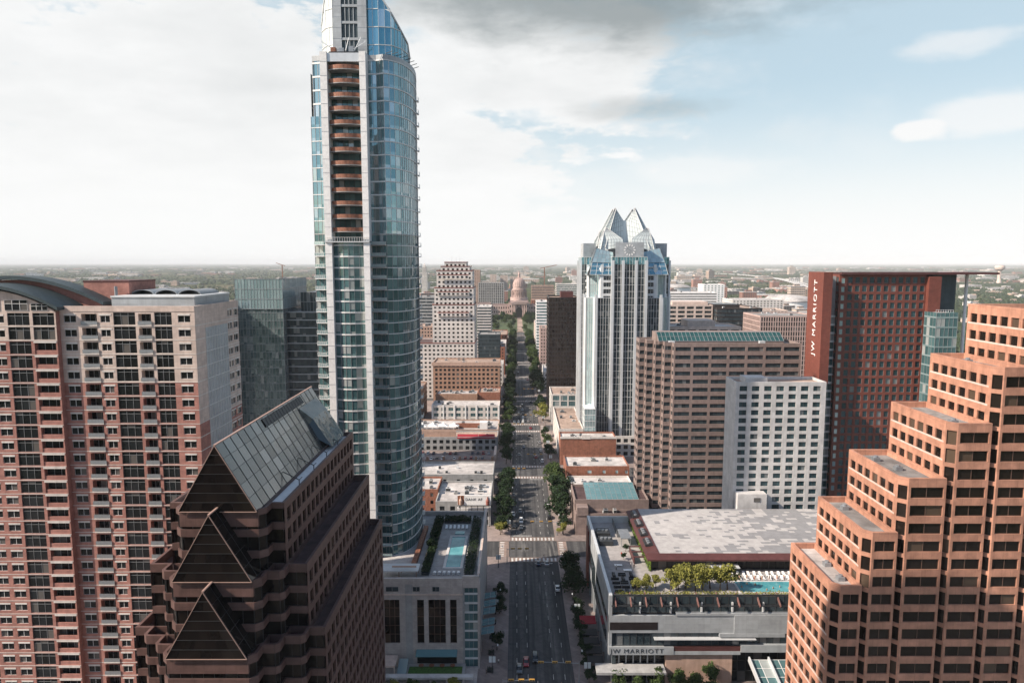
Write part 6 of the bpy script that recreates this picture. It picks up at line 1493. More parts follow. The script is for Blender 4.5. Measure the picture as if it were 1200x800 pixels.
# model front is -y: facing south (towards the camera)
for lab, kd, col, x, y, s in (
    ('dark grey car waiting nearest the left kerb at the bottom crossing', 'sedan', 'grey', .9, 190.5, True), ('red car waiting at the bottom crossing', 'sedan', 'red', 2.9, 194.0, True), ('black off-roader waiting at the bottom crossing', 'suv', 'black', 5.6, 196, True),
    ('white car alone in the right lane beside the dark tree row', 'sedan', 'white', 14.9, 241, False), ('dark blue car stopped just before the first crossing', 'sedan', 'dark blue', 8.7, 262, False), ('silver car stopped before the first crossing beside the dark blue one', 'sedan', 'silver', 12.0, 262, False),
    ('dark car standing just beyond the first crossing by the left trees', 'sedan', 'black', -1.2, 301, True), ('dark car stopped beyond the first crossing behind the crosswalk', 'sedan', 'grey', 2.2, 299.5, True), ('white car with a dark windscreen queuing beyond the first crossing', 'suv', 'white', 2.2, 307, True), ('dark grey car driving alone below the billboard level', 'sedan', 'grey', 1.9, 320, True),
    ('grey car driving down the left half of the avenue before the third crossing', 'sedan', 'grey', 1.8, 418, True), ('dark green grey car further up the left half before the third crossing', 'sedan', 'dark blue', 4.9, 436, True), ('dark red car in the right lane beyond the second crossing', 'sedan', 'red', 12.0, 413, False), ('black off-roader just before the third crossing', 'suv', 'black', 8.9, 466, False), ('red car in the middle of the third crossing', 'sedan', 'red', 10.2, 488, False),
    ('white car queuing first beyond the third crossing', 'sedan', 'white', 1.6, 507, True), ('white van queuing beyond the third crossing in the centre', 'suv', 'white', 5.0, 508, True), ('silver car stopped in the right half beyond the third crossing', 'sedan', 'silver', 9.0, 510, False), ('white car second in the centre queue beyond the third crossing', 'sedan', 'white', 5.0, 522, True), ('black car third in the centre queue beyond the third crossing', 'sedan', 'black', 5.0, 535, True), ('dark car beside the centre queue beyond the third crossing', 'sedan', 'grey', 1.8, 538, True), ('silver car fourth in the centre queue beyond the third crossing', 'sedan', 'silver', 5.0, 550, True), ('black off-roader last in the centre queue beyond the third crossing', 'suv', 'black', 4.8, 566, True),
    ('white car crossing near the fourth crossing', 'sedan', 'white', 9.0, 582, False), ('grey off-roader near the fourth crossing', 'suv', 'grey', 12.0, 580, False), ('red car near the fifth crossing', 'sedan', 'red', 11.5, 694, False), ('white car far up the avenue beyond the fifth crossing', 'sedan', 'white', 2, 745, True), ('dark car far up the avenue beyond the sixth crossing', 'sedan', 'black', 9, 850, False)):
    car(lab, kd, col, x, y, south=s)
for k, (x, y, c, kd) in enumerate(((-1.4, 316, 'white', 'sedan'), (-1.4, 330, 'silver', 'suv'), (-1.4, 343, 'grey', 'sedan'), (15.3, 312, 'black', 'suv'), (15.3, 327, 'white', 'sedan'), (15.4, 404, 'white', 'suv'), (15.4, 428, 'white', 'sedan'), (15.4, 447, 'silver', 'sedan'), (-1.4, 508, 'white', 'sedan'), (15.4, 528, 'white', 'suv'), (15.4, 545, 'grey', 'sedan'))):
    car(f'{c} {"off-roader" if kd == "suv" else "car"}, {ordn[k]} of those parked along the kerbs from the bottom', kd, c, x, y, south=x < 5, group='cars parked along the kerbs')
rc_ = random.Random(21); cnt = {}
for row, y in enumerate((408.5, 420.5)):
    for k in range(19):
        if rc_.random() < .14: continue
        c = rc_.choice(['white', 'white', 'black', 'black', 'silver', 'grey', 'red', 'dark blue']); kd = rc_.choice(('sedan', 'suv')); x = -78 + k * 3.4
        cnt[row] = cnt.get(row, 0) + 1
        car(f'{c} {"off-roader" if kd == "suv" else "car"} parked {k + 1} bays from the left, {"front" if row == 0 else "back"} row of the car park', kd, c, x, y, .16, rz=rc_.choice((0, PI)), group='cars in the open car park')

# ================================================================== street furniture
mat['signal_yellow'] = P('signal_yellow', (.55, .30, .05), .5)
def signal(label, x, y, arm, south=True):
    o = thing('traffic_signal', label, 'traffic signal', (x, y, .14), 0, 'mast arm traffic signals')
    q = MB(); q.tube((x, y, .14), (x, y, 6.4), .16, .11, 10); q.tube((x, y, .14), (x, y, .6), .28, n=10); q.build('pole', 'grey_metal', o)
    q = MB(); q.tube((x, y, 5.9), (x + arm, y, 6.3), .10, .06, 8); q.build('arm', 'grey_metal', o)
    for f in (.28, .62, .97):
        q = MB(); xx = x + arm * f; q.box(xx - .75, xx + .75, y - .16, y + .16, 6.0, 6.5, 0)
        for j in range(3): q.tube((xx - .45 + .45 * j, y - .17, 6.25), (xx - .45 + .45 * j, y - .30, 6.25), .16, n=10, mi=1)
        q.build('signal_head', ['signal_yellow', 'frame_dark'], o)
    return o
for i in (1, 2, 3, 4, 5):
    w = ['bottom', 'first', 'second', 'third', 'fourth'][i - 1]
    signal(f'traffic signal with its long arm reaching left over the {w} crossing', 17.6, YS_[i] + 14.4, -11)
    signal(f'traffic signal with its arm reaching right on the near side of the {w} crossing', -3.6, YS_[i] - 14.4 if i > 1 else YS_[i] + 6.0, 8)
mat['sign_white'] = P('sign_white', (.6, .65, .66), .5)
def lamp(label, x, y, side, group):
    o = thing('street_lamp', label, 'street lamp', (x, y, .14), 0, group)
    q = MB(); q.tube((x, y, .14), (x, y, 8.4), .13, .08, 8); q.tube((x, y, .14), (x, y, .9), .24, .18, 8); q.build('pole', 'dark_metal', o)
    q = MB(); q.tube((x, y, 8.2), (x + side * 1.8, y, 8.7), .05, n=6); q.build('arm', 'dark_metal', o)
    q = MB(); q.hexa([(x + side * 1.6 - .18, y - .4, 8.6), (x + side * 1.6 + .18, y - .4, 8.6), (x + side * 1.6 + .18, y + .4, 8.6), (x + side * 1.6 - .18, y + .4, 8.6), (x + side * 1.6 - .1, y - .3, 8.85), (x + side * 1.6 + .1, y - .3, 8.85), (x + side * 1.6 + .1, y + .3, 8.85), (x + side * 1.6 - .1, y + .3, 8.85)]); q.build('lamp_head', 'white_metal', o)
    q = MB(); q.box(x - .95, x + .95, y - .06, y + .06, 3.4, 5.2); q.build('banner', 'sign_white', o)
for i in range(1, 6):
    for k, dy in enumerate((16, 50, 86)):
        for side, x in (('left', -3.4), ('right', 17.5)):
            lamp(f'dark street lamp with a pale banner, {ordn[k]} on the {side} pavement {blk[i]}', x - (3.5 if side == 'left' and i == 1 else 0) + (2.6 if side == 'right' else 0), YS_[i] + dy + (3 if side == 'left' else 0), 1 if side == 'left' else -1, 'street lamps along the avenue')
for k in range(5):
    q = thing('pavement_planter', ordn[k] + ' dark square planter from the front on the left pavement', 'planter', (-7.5, 190 + 9 * k, .14), 0, 'planters on the left pavement')
    a = MB(); a.box(-8.4, -6.6, 189.2 + 9 * k, 190.8 + 9 * k, .14, .75); a.build('tub', 'dark_metal', q); hedge_leaves(q, -8.3, -6.7, 189.3 + 9 * k, 190.7 + 9 * k, .7, 1.3, 60, 'plants', 'leaf_dark', .35)

# ================================================================== furniture on the roof decks
def lounger_meshes():
    f = MB(); f.box(-.33, .33, -.9, .95, .28, .34); [f.box(x - .03, x + .03, y - .03, y + .03, 0, .28) for x in (-.3, .3) for y in (-.8, .8)]
    c = MB(); c.box(-.31, .31, -.9, .25, .345, .43); c.hexa([(-.31, .26, .345), (.31, .26, .345), (.31, .9, .75), (-.31, .9, .75), (-.31, .2, .43), (.31, .2, .43), (.31, .86, .84), (-.31, .86, .84)])
    return f.mesh('frame', ['white_metal']), c.mesh('cushion', ['white_paint'])
LF, LC = lounger_meshes()
def lounger(label, x, y, z, rz, group):
    o = thing('sun_lounger', label, 'sun lounger', (x, y, z), rz, group); place('frame', LF, o, (0, 0, 0)); place('cushion', LC, o, (0, 0, 0)); o.scale = (1.15,) * 3
for k in range(14):
    for r_ in (0, 1):
        lounger(f'{"back" if r_ else "front"} row white sun lounger, {ordn[k]} from the left beyond the hotel pool', 64.5 + k * 1.75 + rc_.uniform(-.2, .2), 198.0 + r_ * 2.6, 24.0, rc_.uniform(-.25, .25), 'sun loungers beyond the hotel pool')
for k in range(6):
    lounger(ordn[k] + ' white sun lounger from the left at the far end of the skyscraper pool', -24 + k * 1.4, 232, 26.36, 0, 'sun loungers by the skyscraper pool')
    lounger(ordn[k] + ' white sun lounger from the left at the near end of the skyscraper pool', -24 + k * 1.4, 196.6, 26.36, PI, 'sun loungers by the skyscraper pool')
SB = MB(); SB.box(-1.1, 1.1, -.45, .45, .05, .42); SB.box(-1.1, 1.1, .25, .45, .421, .8); SB.box(-1.1, -.9, -.45, .249, .421, .62); SB.box(.9, 1.1, -.45, .249, .421, .62); SFR = SB.mesh('sofa_frame', ['black_cloth'])
SB = MB(); SB.box(-.88, -.02, -.44, .24, .425, .55); SB.box(.02, .88, -.44, .24, .425, .55); SCU = SB.mesh('seat_cushion', ['dark_metal'])
k = 0
for y in (190, 192.6, 195.2, 197.8, 200.4):
    for x in (29.2, 31.6, 34.4):
        o = thing('lounge_sofa', f'black lounge sofa in {["nearest","second","third","fourth","farthest"][int((y-190)/2.6+.1)]} row, {["left","middle","right"][k%3]} seat on the hotel deck', 'sofa', (x, y, 24.0), rc_.choice((0, PI / 2, PI)), 'black sofas on the hotel deck'); place('sofa_frame', SFR, o, (0, 0, 0)); place('seat_cushion', SCU, o, (0, 0, 0)); k += 1
for k, (x, y, c) in enumerate(((31, 186.5, 'white_paint'), (35, 187.2, 'white_paint'), (31.5, 207, 'white_paint'), (33.8, 203.5, 'white_paint'))):
    o = thing('deck_table', ['low white table at the front corner of the hotel deck', 'second low white table near the front edge of the hotel deck', 'farther white table among the black sofas', 'white table beside the planter trees on the deck'][k], 'table', (x, y, 24), 0, 'white tables on the hotel deck')
    a = MB(); a.box(x - 1.2, x + 1.2, y - .6, y + .6, 24.42, 24.5); a.build('top', c, o)
    for sx in (-1, 1):
        for sy in (-1, 1):
            a = MB(); a.box(x + sx * 1.05 - .05, x + sx * 1.05 + .05, y + sy * .5 - .05, y + sy * .5 + .05, 24.0, 24.42); a.build('leg', 'white_metal', o)

# ================================================================== people
def person_mesh(pose):
    J = {'pel': (0, 0, .95), 'sp': (0, 0, 1.2), 'ch': (0, .01, 1.4), 'nk': (0, 0, 1.53), 'hd': (0, -.02, 1.63), 'ht': (0, -.01, 1.74)}
    J.update({'lh': (-.1, 0, .9), 'rh': (.1, 0, .9), 'lk': (-.11, -.03, .5), 'rk': (.11, -.03, .5), 'la': (-.11, .02, .08), 'ra': (.11, .02, .08), 'lt': (-.12, -.15, .04), 'rt': (.12, -.15, .04), 'ls': (-.19, 0, 1.42), 'rs': (.19, 0, 1.42), 'le': (-.26, .03, 1.13), 're': (.26, .03, 1.13), 'lw': (-.27, -.06, .88), 'rw': (.27, -.06, .88), 'lf': (-.27, -.1, .78), 'rf': (.27, -.1, .78)})
    if pose == 'walk': J.update({'lk': (-.11, -.18, .52), 'la': (-.11, -.22, .1), 'lt': (-.12, -.38, .08), 'rk': (.11, .06, .5), 'ra': (.11, .3, .14), 'rt': (.12, .18, .05), 'le': (-.26, .14, 1.15), 'lw': (-.25, .12, .92), 'lf': (-.25, .08, .83), 're': (.26, -.1, 1.15), 'rw': (.24, -.26, .98), 'rf': (.23, -.33, .93)})
    E = [('pel', 'sp'), ('sp', 'ch'), ('ch', 'nk'), ('nk', 'hd'), ('hd', 'ht')] + [(a + x, b_ + y) if False else (x, y) for x, y in (('pel', 'lh'), ('lh', 'lk'), ('lk', 'la'), ('la', 'lt'), ('pel', 'rh'), ('rh', 'rk'), ('rk', 'ra'), ('ra', 'rt'), ('ch', 'ls'), ('ls', 'le'), ('le', 'lw'), ('lw', 'lf'), ('ch', 'rs'), ('rs', 're'), ('re', 'rw'), ('rw', 'rf'))]
    Rd = {'pel': .15, 'sp': .13, 'ch': .15, 'nk': .06, 'hd': .105, 'ht': .08, 'lh': .1, 'lk': .065, 'la': .045, 'lt': .035, 'ls': .065, 'le': .045, 'lw': .034, 'lf': .03}
    ks = list(J); me = bpy.data.meshes.new('person'); me.from_pydata([J[k] for k in ks], [(ks.index(a), ks.index(b_)) for a, b_ in E], [])
    o = bpy.data.objects.new('tmp', me); COL.objects.link(o); o.modifiers.new('s', 'SKIN'); ss = o.modifiers.new('u', 'SUBSURF'); ss.levels = 1
    sv = me.skin_vertices[0].data
    for i, k in enumerate(ks):
        r = Rd.get(k) or Rd['l' + k[1:]]; sv[i].radius = (r, r * (.8 if k in ('pel', 'sp', 'ch') else 1)); sv[i].use_root = k == 'pel'
    dg = bpy.context.evaluated_depsgraph_get(); dg.update(); out = bpy.data.meshes.new_from_object(o.evaluated_get(dg)); bpy.data.objects.remove(o); out.name = 'person_body_' + pose
    return out
PB = {p: person_mesh(p) for p in ('stand', 'walk')}
SKIN = P('skin', (.42, .25, .17), .6); HAIR = P('hair', (.03, .02, .015), .7); mat['skin'] = SKIN; mat['hair'] = HAIR
CL = {'dark': (.03, .03, .04), 'white': (.65, .64, .62), 'red': (.35, .04, .04), 'blue': (.05, .1, .25), 'grey': (.2, .2, .21), 'orange': (.5, .18, .05)}
for k, c in CL.items(): mat['cloth_' + k] = P('cloth_' + k, c, .85)
PC = {}
def person(label, x, y, z, rz, pose, top, bottom, group):
    key = (pose, top, bottom)
    if key not in PC:
        me = PB[pose].copy(); me.materials.clear()
        for m_ in ('cloth_' + top if top != 'skin' else 'skin', 'cloth_' + bottom, 'skin', 'hair'): me.materials.append(mat[m_])
        for p in me.polygons:
            c = p.center; i = 0 if .98 < c.z < 1.5 else 1
            if abs(c.x) > .2 and c.z < 1.2 and c.z > .7: i = 2
            elif c.z >= 1.5: i = 3 if (c.z > 1.69 or (c.y > .02 and c.z > 1.56)) else 2
            elif c.z <= .98: i = 1 if (c.z > .1 and (top != 'skin' or c.z > .75)) else 2
            p.material_index = i; p.use_smooth = True
        PC[key] = me
    o = bpy.data.objects.new('person', PC[key]); COL.objects.link(o); o.location = (x, y, z); o.rotation_euler = (0, 0, rz); tag(o, label, 'person', group); return o
for i, (x, y, rz, po, t_, b_, lab) in enumerate(((-5.2, 193.5, 0, 'walk', 'white', 'dark', 'person in a white top walking at the bottom of the left pavement'), (-8.6, 188.5, 2, 'stand', 'dark', 'dark', 'person in black standing at the bottom corner of the left pavement'), (-7.4, 226, 3.1, 'walk', 'dark', 'grey', 'person in dark clothes walking beside the glass canopies'), (-6.9, 227.5, 3.1, 'walk', 'grey', 'dark', 'person in grey walking beside another by the glass canopies'), (3.5, 237, 1.6, 'walk', 'dark', 'dark', 'person crossing the empty carriageway in the nearest block'), (19.8, 222, 0, 'walk', 'red', 'dark', 'person in red on the right pavement under the awnings'), (6.0, 183.0, 1.6, 'walk', 'white', 'blue', 'person in a white top on the bottom crosswalk'), (12.5, 182.2, -1.6, 'walk', 'orange', 'dark', 'person in an orange top on the bottom crosswalk'), (11, 268, 1.6, 'walk', 'dark', 'blue', 'person on the near crosswalk of the first crossing'), (-6.8, 259, 0, 'walk', 'blue', 'grey', 'person in blue walking on the left pavement near the first crossing'))):
    person(lab, x, y, .142 if not (RX0 < x < RX1) else .014, rz, po, t_, b_, 'people on the pavements')
for k in range(16):
    inw = k < 9
    x = rc_.uniform(86.8, 109); y = rc_.uniform(190.4, 195.5) if inw else rc_.uniform(197.0, 197.5)
    person(f'bather, {ordn[k % 9]} from the left standing in the hotel pool' if inw else f'bather in swimwear, {ordn[k - 9]} from the left on the far edge of the hotel pool', 65 + (k % 9) * 2.2 + (0 if inw else .8), y, 23.1 if inw else 24.0, rc_.uniform(0, 6), 'stand', 'skin', rc_.choice(('dark', 'red', 'blue', 'orange')), 'bathers at the hotel pool')
for k, (x, y, t_) in enumerate(((36, 205, 'dark'), (35.2, 206.2, 'white'), (33.5, 214, 'red'), (30.5, 204.2, 'white'))):
    person(['person in black on the hotel deck walkway', 'person in white beside the one in black on the hotel deck', 'person in red farther along the hotel deck walkway', 'person in a white top among the black sofas'][k], x, y, 24.0, k * 1.3, 'stand', t_, 'dark', 'people on the hotel deck')
# ================================================================== the far town and the wooded plain
import numpy as np
def far_wall(name, col, glass=(.05, .06, .07), fl=3.8, bay=4.2, fz=.45, fx=.55):
    m, t, b = nt(name); tc = t.nodes.new('ShaderNodeTexCoord'); s = t.nodes.new('ShaderNodeSeparateXYZ'); t.links.new(tc.outputs['Object'], s.inputs[0])
    g = t.nodes.new('ShaderNodeNewGeometry'); sn = t.nodes.new('ShaderNodeSeparateXYZ'); t.links.new(g.outputs['Normal'], sn.inputs[0])
    a = math_node(t, 'LESS_THAN', math_node(t, 'FRACT', math_node(t, 'DIVIDE', s.outputs[2], fl)), fz)
    c = math_node(t, 'LESS_THAN', math_node(t, 'FRACT', math_node(t, 'DIVIDE', math_node(t, 'ADD', s.outputs[0], math_node(t, 'ADD', s.outputs[1], 1000)), bay)), fx)
    w = math_node(t, 'MULTIPLY', math_node(t, 'MULTIPLY', a, c), math_node(t, 'LESS_THAN', math_node(t, 'ABSOLUTE', sn.outputs[2]), .4))
    oi = t.nodes.new('ShaderNodeObjectInfo'); vv = math_node(t, 'MULTIPLY_ADD', oi.outputs['Random'], .5, .75)
    base = mixcol(t, noise_fac(t, tc.outputs['Object'], .06, 4), tuple(x * .85 for x in col), tuple(min(1, x * 1.1) for x in col))
    hs = t.nodes.new('ShaderNodeHueSaturation'); t.links.new(base, hs.inputs['Color']); t.links.new(vv, hs.inputs['Value'])
    t.links.new(mixcol(t, w, hs.outputs[0], glass), b.inputs['Base Color']); b.inputs['Roughness'].default_value = .8; b.inputs['Specular IOR Level'].default_value = .2
    return m
fw = {'white': far_wall('far_white', (.62, .59, .56)), 'cream': far_wall('far_cream', (.50, .40, .33), fx=.9, fz=.4), 'brick': far_wall('far_brick', (.33, .17, .13)), 'grey': far_wall('far_grey', (.36, .35, .34), fx=.95), 'tan': far_wall('far_tan', (.42, .31, .24), bay=6)}
for k, v in fw.items(): mat['far_' + k] = v
rf = random.Random(77)
def far_mesh(col, k):
    r = random.Random(k * 5 + len(col)); b = MB()
    if k == 0: b.box(-20, 20, -14, 14, 0, 9, 0); b.box(-20.3, 20.3, -14.3, 14.3, 9, 9.8, 1); b.box(-6, 3, -5, 4, 9.8, 13, 0); b.box(8, 12, -3, 2, 9.8, 11.4, 1)
    elif k == 1: b.box(-26, 4, -12, 12, 0, 13, 0); b.box(4.02, 26, -12, 10, 0, 8, 0); b.box(-26.3, 3.9, -12.3, 12.3, 13, 13.7, 1); b.box(4.1, 26.3, -12.3, 10.3, 8, 8.7, 1); b.box(-18, -9, -5, 5, 13.7, 16.5, 0)
    elif k == 2: b.box(-13, 13, -11, 11, 0, 24, 0); b.box(-13.3, 13.3, -11.3, 11.3, 24, 25, 1); b.box(-5, 6, -4, 5, 25, 28.5, 0)
    elif k == 3: b.box(-40, 40, -25, 25, 0, 8, 0); b.box(-40.4, 40.4, -25.4, 25.4, 8, 9, 1); [b.box(-34 + q * 14, -28 + q * 14, -12, -4 + r.uniform(0, 12), 9, 10.6, 1) for q in range(5)]
    elif k == 4:
        b.box(-8, 8, -6, 6, 0, 5, 0); b.face([(-8.6, -6.6, 5), (8.6, -6.6, 5), (8.6, 0, 8.5), (-8.6, 0, 8.5)], 1); b.face([(8.6, 6.6, 5), (-8.6, 6.6, 5), (-8.6, 0, 8.5), (8.6, 0, 8.5)], 1); b.face([(-8, -6, 5), (-8, 0, 8.3), (-8, 6, 5)], 0); b.face([(8, 6, 5), (8, 0, 8.3), (8, -6, 5)], 0)
    else: b.box(-16, 16, -10, 10, 0, 38, 0); b.box(-16.3, 16.3, -10.3, 10.3, 38, 39, 1); b.box(-8, 2, -5, 5, 39, 43, 0)
    return b.mesh('far_building', ['far_' + col, 'white_roof' if k != 4 else 'tan_roof'])
FM = {(c, k): far_mesh(c, k) for c in fw for k in range(6)}
kindw = {0: 'low flat roofed', 1: 'two part low', 2: 'middle height', 3: 'wide flat roofed', 4: 'small pitched roof', 5: 'tall slab'}
def far_b(x, y, c, k, s, zone):
    nm = 'house' if k == 4 else 'town_building'
    o = bpy.data.objects.new(nm, FM[c, k]); COL.objects.link(o); o.location = (x, y, 0); o.rotation_euler = (0, 0, rf.choice((0, 0, 0, PI / 2, .3, -.25))); o.scale = (s * rf.uniform(.8, 1.3), s * rf.uniform(.8, 1.3), s * rf.uniform(.8, 1.25))
    tag(o, f'{kindw[k]} {c} {"house" if k == 4 else "building"} {zone}', 'house' if k == 4 else 'building', f'{c} {kindw[k]} buildings {zone}')
def clear(x, y):
    pr = proj(x, y, 5)
    if -30 < x - 6 < 60 and y < 1600: return False
    for o in TOPS:
        if abs(o[0] - x) < o[2] and abs(o[1] - y) < o[3]: return False
    return True
TOPS = [(o.location.x, o.location.y, 75, 60) for o in COL.objects if o.parent is None and o.get('category') and 'tree' not in o['category'] and o['category'] not in ('car', 'person')]
def fill(n, px0, px1, y0, y1, kinds, cols, zone, s=1.0):
    k = 0; tries = 0
    while k < n and tries < n * 30:
        tries += 1; y = math.exp(rf.uniform(math.log(y0), math.log(y1))); px = rf.uniform(px0, px1); x = (px - 605) / FPX * (y * cP + 12)
        if not clear(x, y): continue
        kd = rf.choice(kinds); TOPS.append((x, y, 40 * s if kd == 3 else 28 * s, 30 * s)); far_b(x, y, rf.choice(cols), kd, s * rf.uniform(.8, 1.2), zone); k += 1
fill(58, 782, 960, 700, 1700, (0, 1, 1, 2, 3, 0, 2), ('white', 'cream', 'white', 'brick', 'tan'), 'in the low town right of the clock tower')
fill(44, 782, 960, 1700, 4200, (0, 1, 2, 3, 3, 0), ('white', 'cream', 'brick', 'white', 'tan'), 'in the hazy town around the arenas', 1.3)
fill(28, 600, 1010, 4200, 11000, (3, 0, 1, 2), ('white', 'cream', 'tan', 'brick'), 'on the hazy plain near the horizon', 2.3)
fill(34, 490, 690, 1650, 4200, (0, 1, 2, 2, 3), ('white', 'cream', 'brick', 'tan'), 'in the town around the dome', 1.2)
fill(40, 1085, 1205, 1300, 5200, (4, 4, 4, 0, 1), ('white', 'cream', 'tan'), 'among the trees at the right edge', 1.0)
fill(12, 1085, 1205, 5200, 11000, (3, 0, 1), ('white', 'cream'), 'far off at the right horizon', 2.2)
fill(34, 250, 480, 520, 1700, (0, 1, 2, 2, 1), ('white', 'cream', 'tan', 'brick'), 'in the town behind the skyscraper', 1.0)
fill(28, 130, 380, 1900, 5200, (0, 1, 2, 3, 4, 4), ('white', 'cream', 'grey', 'tan'), 'on the plain above the brick tower roof', 1.1)
fill(16, 0, 380, 5200, 12000, (3, 0, 1), ('white', 'cream', 'tan'), 'far off at the left horizon', 2.0)
fill(12, 486, 512, 620, 1600, (0, 1, 2), ('white', 'cream', 'brick'), 'in the gap between the skyscraper and the white stepped tower', .7)
fill(16, 560, 700, 4200, 9000, (0, 1, 3), ('white', 'cream'), 'on the plain behind the dome', 1.6)

def woodland(name, cells, m_):
    """thousands of rounded, uneven crowns: nobody could count them"""
    rs = np.random.RandomState(3)
    base = np.array([(0, 0, 1.0)] + [(math.cos(t), math.sin(t), .55) for t in np.linspace(0, 2 * PI, 7)[:-1]] + [(1.05 * math.cos(t + .5), 1.05 * math.sin(t + .5), .12) for t in np.linspace(0, 2 * PI, 7)[:-1]])
    base[1:7, :2] *= .8
    fc = [(0, 1 + k, 1 + (k + 1) % 6) for k in range(6)] + [(1 + k, 7 + k, 1 + (k + 1) % 6) for k in range(6)] + [(7 + k, 7 + (k + 1) % 6, 1 + (k + 1) % 6) for k in range(6)]
    fc = np.array(fc); n = len(cells); cells = np.array(cells)
    V = base[None] * (1 + rs.uniform(-.25, .25, (n, 13, 1))); ang = rs.uniform(0, 6.28, n); c, s = np.cos(ang)[:, None], np.sin(ang)[:, None]
    x = V[..., 0] * c - V[..., 1] * s; y = V[..., 0] * s + V[..., 1] * c
    V = np.stack([x * cells[:, 2:3] + cells[:, 0:1], y * cells[:, 2:3] + cells[:, 1:2], V[..., 2] * cells[:, 3:4]], -1).reshape(-1, 3)
    F = (fc[None] + (np.arange(n) * 13)[:, None, None]).reshape(-1, 3)
    me = bpy.data.meshes.new(name); me.vertices.add(len(V)); me.vertices.foreach_set('co', V.ravel().astype(np.float32)); me.loops.add(F.size); me.loops.foreach_set('vertex_index', F.ravel().astype(np.int32)); me.polygons.add(len(F)); me.polygons.foreach_set('loop_start', np.arange(0, F.size, 3, dtype=np.int32)); me.polygons.foreach_set('loop_total', np.full(len(F), 3, dtype=np.int32)); me.update(calc_edges=True); me.validate()
    me.materials.append(mat[m_]); o = bpy.data.objects.new(name, me); COL.objects.link(o); o['kind'] = 'stuff'; return o
cells = []; rw_ = random.Random(9); BT = [(t[0], t[1], t[2] * .6, t[3] * .6) for t in TOPS if t[1] > 1250]
def wood(n, px0, px1, y0, y1, rr, hh, thr):
    k = 0; t = 0
    while k < n and t < n * 8:
        t += 1; y = math.exp(rw_.uniform(math.log(y0), math.log(y1))) ; px = rw_.uniform(px0, px1); x = (px - 605) / FPX * y
        if mnoise.noise(Vector((x / 420, y / 520, 1.7))) + .5 * mnoise.noise(Vector((x / 130, y / 150, 4))) < thr: continue
        if y < 1600 and -100 < x < 130: continue
        if y < 5000 and any(abs(b_[0] - x) < b_[2] * .6 and b_[1] - 60 < y < b_[1] + 20 for b_ in BT): continue
        if 700 < x < 2200 and any(abs(x - q[0]) < 75 and abs(y - q[1]) < 110 for q in HWP): continue
        cells.append((x, y, rw_.uniform(*rr), rw_.uniform(*hh))); k += 1
HWP = spl(pth)
wood(5200, -60, 1260, 1500, 3500, (4.5, 9), (6, 11), -.05)
wood(3600, 960, 1260, 900, 3500, (4.5, 9), (6, 11), -.35)
wood(6000, -60, 1260, 3500, 7500, (9, 20), (8, 14), -.12)
wood(5200, -60, 1260, 7500, 18000, (25, 60), (10, 16), -.15)
wood(1500, -60, 1260, 18000, 40000, (80, 200), (14, 26), -.2)
woodland('far_woodland', cells, 'leaf_far')
# low blue ridge of wooded hills along the horizon
b = MB(); rh = random.Random(2)
for (y, h) in ((26000, 34), (38000, 60)):
    N = 90; pts = []
    for i in range(N + 1):
        x = -y * 1.1 + 2.2 * y * i / N; pts.append((x, y + 1500 * math.sin(i * .31), max(4, h * (.6 + 1.3 * mnoise.noise(Vector((i * .13, y, 0)))))))
    for i in range(N):
        a, c = pts[i], pts[i + 1]; b.face([(a[0], a[1] - 1500, 0), (c[0], c[1] - 1500, 0), c, a]); b.face([a, c, (c[0], c[1] + 2500, 0), (a[0], a[1] + 2500, 0)])
tag(b.build('hills', 'leaf_far'), kind='structure')
ft = MB(); rq = random.Random(31)
for k in range(900):
    y = math.exp(rq.uniform(math.log(3000), math.log(16000))); x = (rq.uniform(-40, 1240) - 605) / FPX * y
    if mnoise.noise(Vector((x / 900, y / 1500, 8))) < .0: continue
    w, d, h = rq.uniform(8, 45) * (1 + y / 9000), rq.uniform(8, 20) * (1 + y / 9000), rq.uniform(5, 13) * (1 + y / 12000)
    ft.box(x - w, x + w, y - d, y + d, 0, h, rq.randrange(4))
o = ft.build('far_town', ['far_white', 'far_cream', 'far_brick', 'white_roof']); o['kind'] = 'stuff'
finalise_reps()
# ================================================================== light, sky, air
SUN_EL, SUN_AZ = math.radians(37), math.radians(252)      # compass azimuth: from the west south west
sd = bpy.data.lights.new('sun', 'SUN'); so = bpy.data.objects.new('sun', sd); COL.objects.link(so)
sd.energy = 5.0; sd.angle = math.radians(.5); sd.color = (1.0, .87, .74)
dirv = Vector((math.sin(SUN_AZ) * math.cos(SUN_EL), math.cos(SUN_AZ) * math.cos(SUN_EL), math.sin(SUN_EL)))
so.rotation_euler = dirv.to_track_quat('Z', 'Y').to_euler(); so.location = (-300, -200, 400)
w = bpy.data.worlds.new('World'); sc.world = w; w.use_nodes = True; t = w.node_tree
bg = t.nodes['Background']; ST = .11; bg.inputs['Strength'].default_value = ST
sky = t.nodes.new('ShaderNodeTexSky'); sky.sky_type = 'NISHITA'; sky.sun_disc = False; sky.sun_elevation = SUN_EL; sky.sun_rotation = SUN_AZ; sky.air_density = 1.0; sky.dust_density = 1.4; sky.ozone_density = 1.2; sky.altitude = 200
tc = t.nodes.new('ShaderNodeTexCoord'); sp = t.nodes.new('ShaderNodeSeparateXYZ'); t.links.new(tc.outputs['Generated'], sp.inputs[0]); x, y, z = sp.outputs
az = math_node(t, 'ARCTAN2', x, y); el = math_node(t, 'ARCSINE', z)
zz = math_node(t, 'ADD', math_node(t, 'MAXIMUM', z, 0.0), .16)
cv = t.nodes.new('ShaderNodeCombineXYZ'); t.links.new(math_node(t, 'DIVIDE', x, zz), cv.inputs[0]); t.links.new(math_node(t, 'DIVIDE', y, zz), cv.inputs[1])
n1 = noise_fac(t, mapping(t, cv.outputs[0], (.75, .55, 1)), 1.0, 8, .58, .0, 1.0)
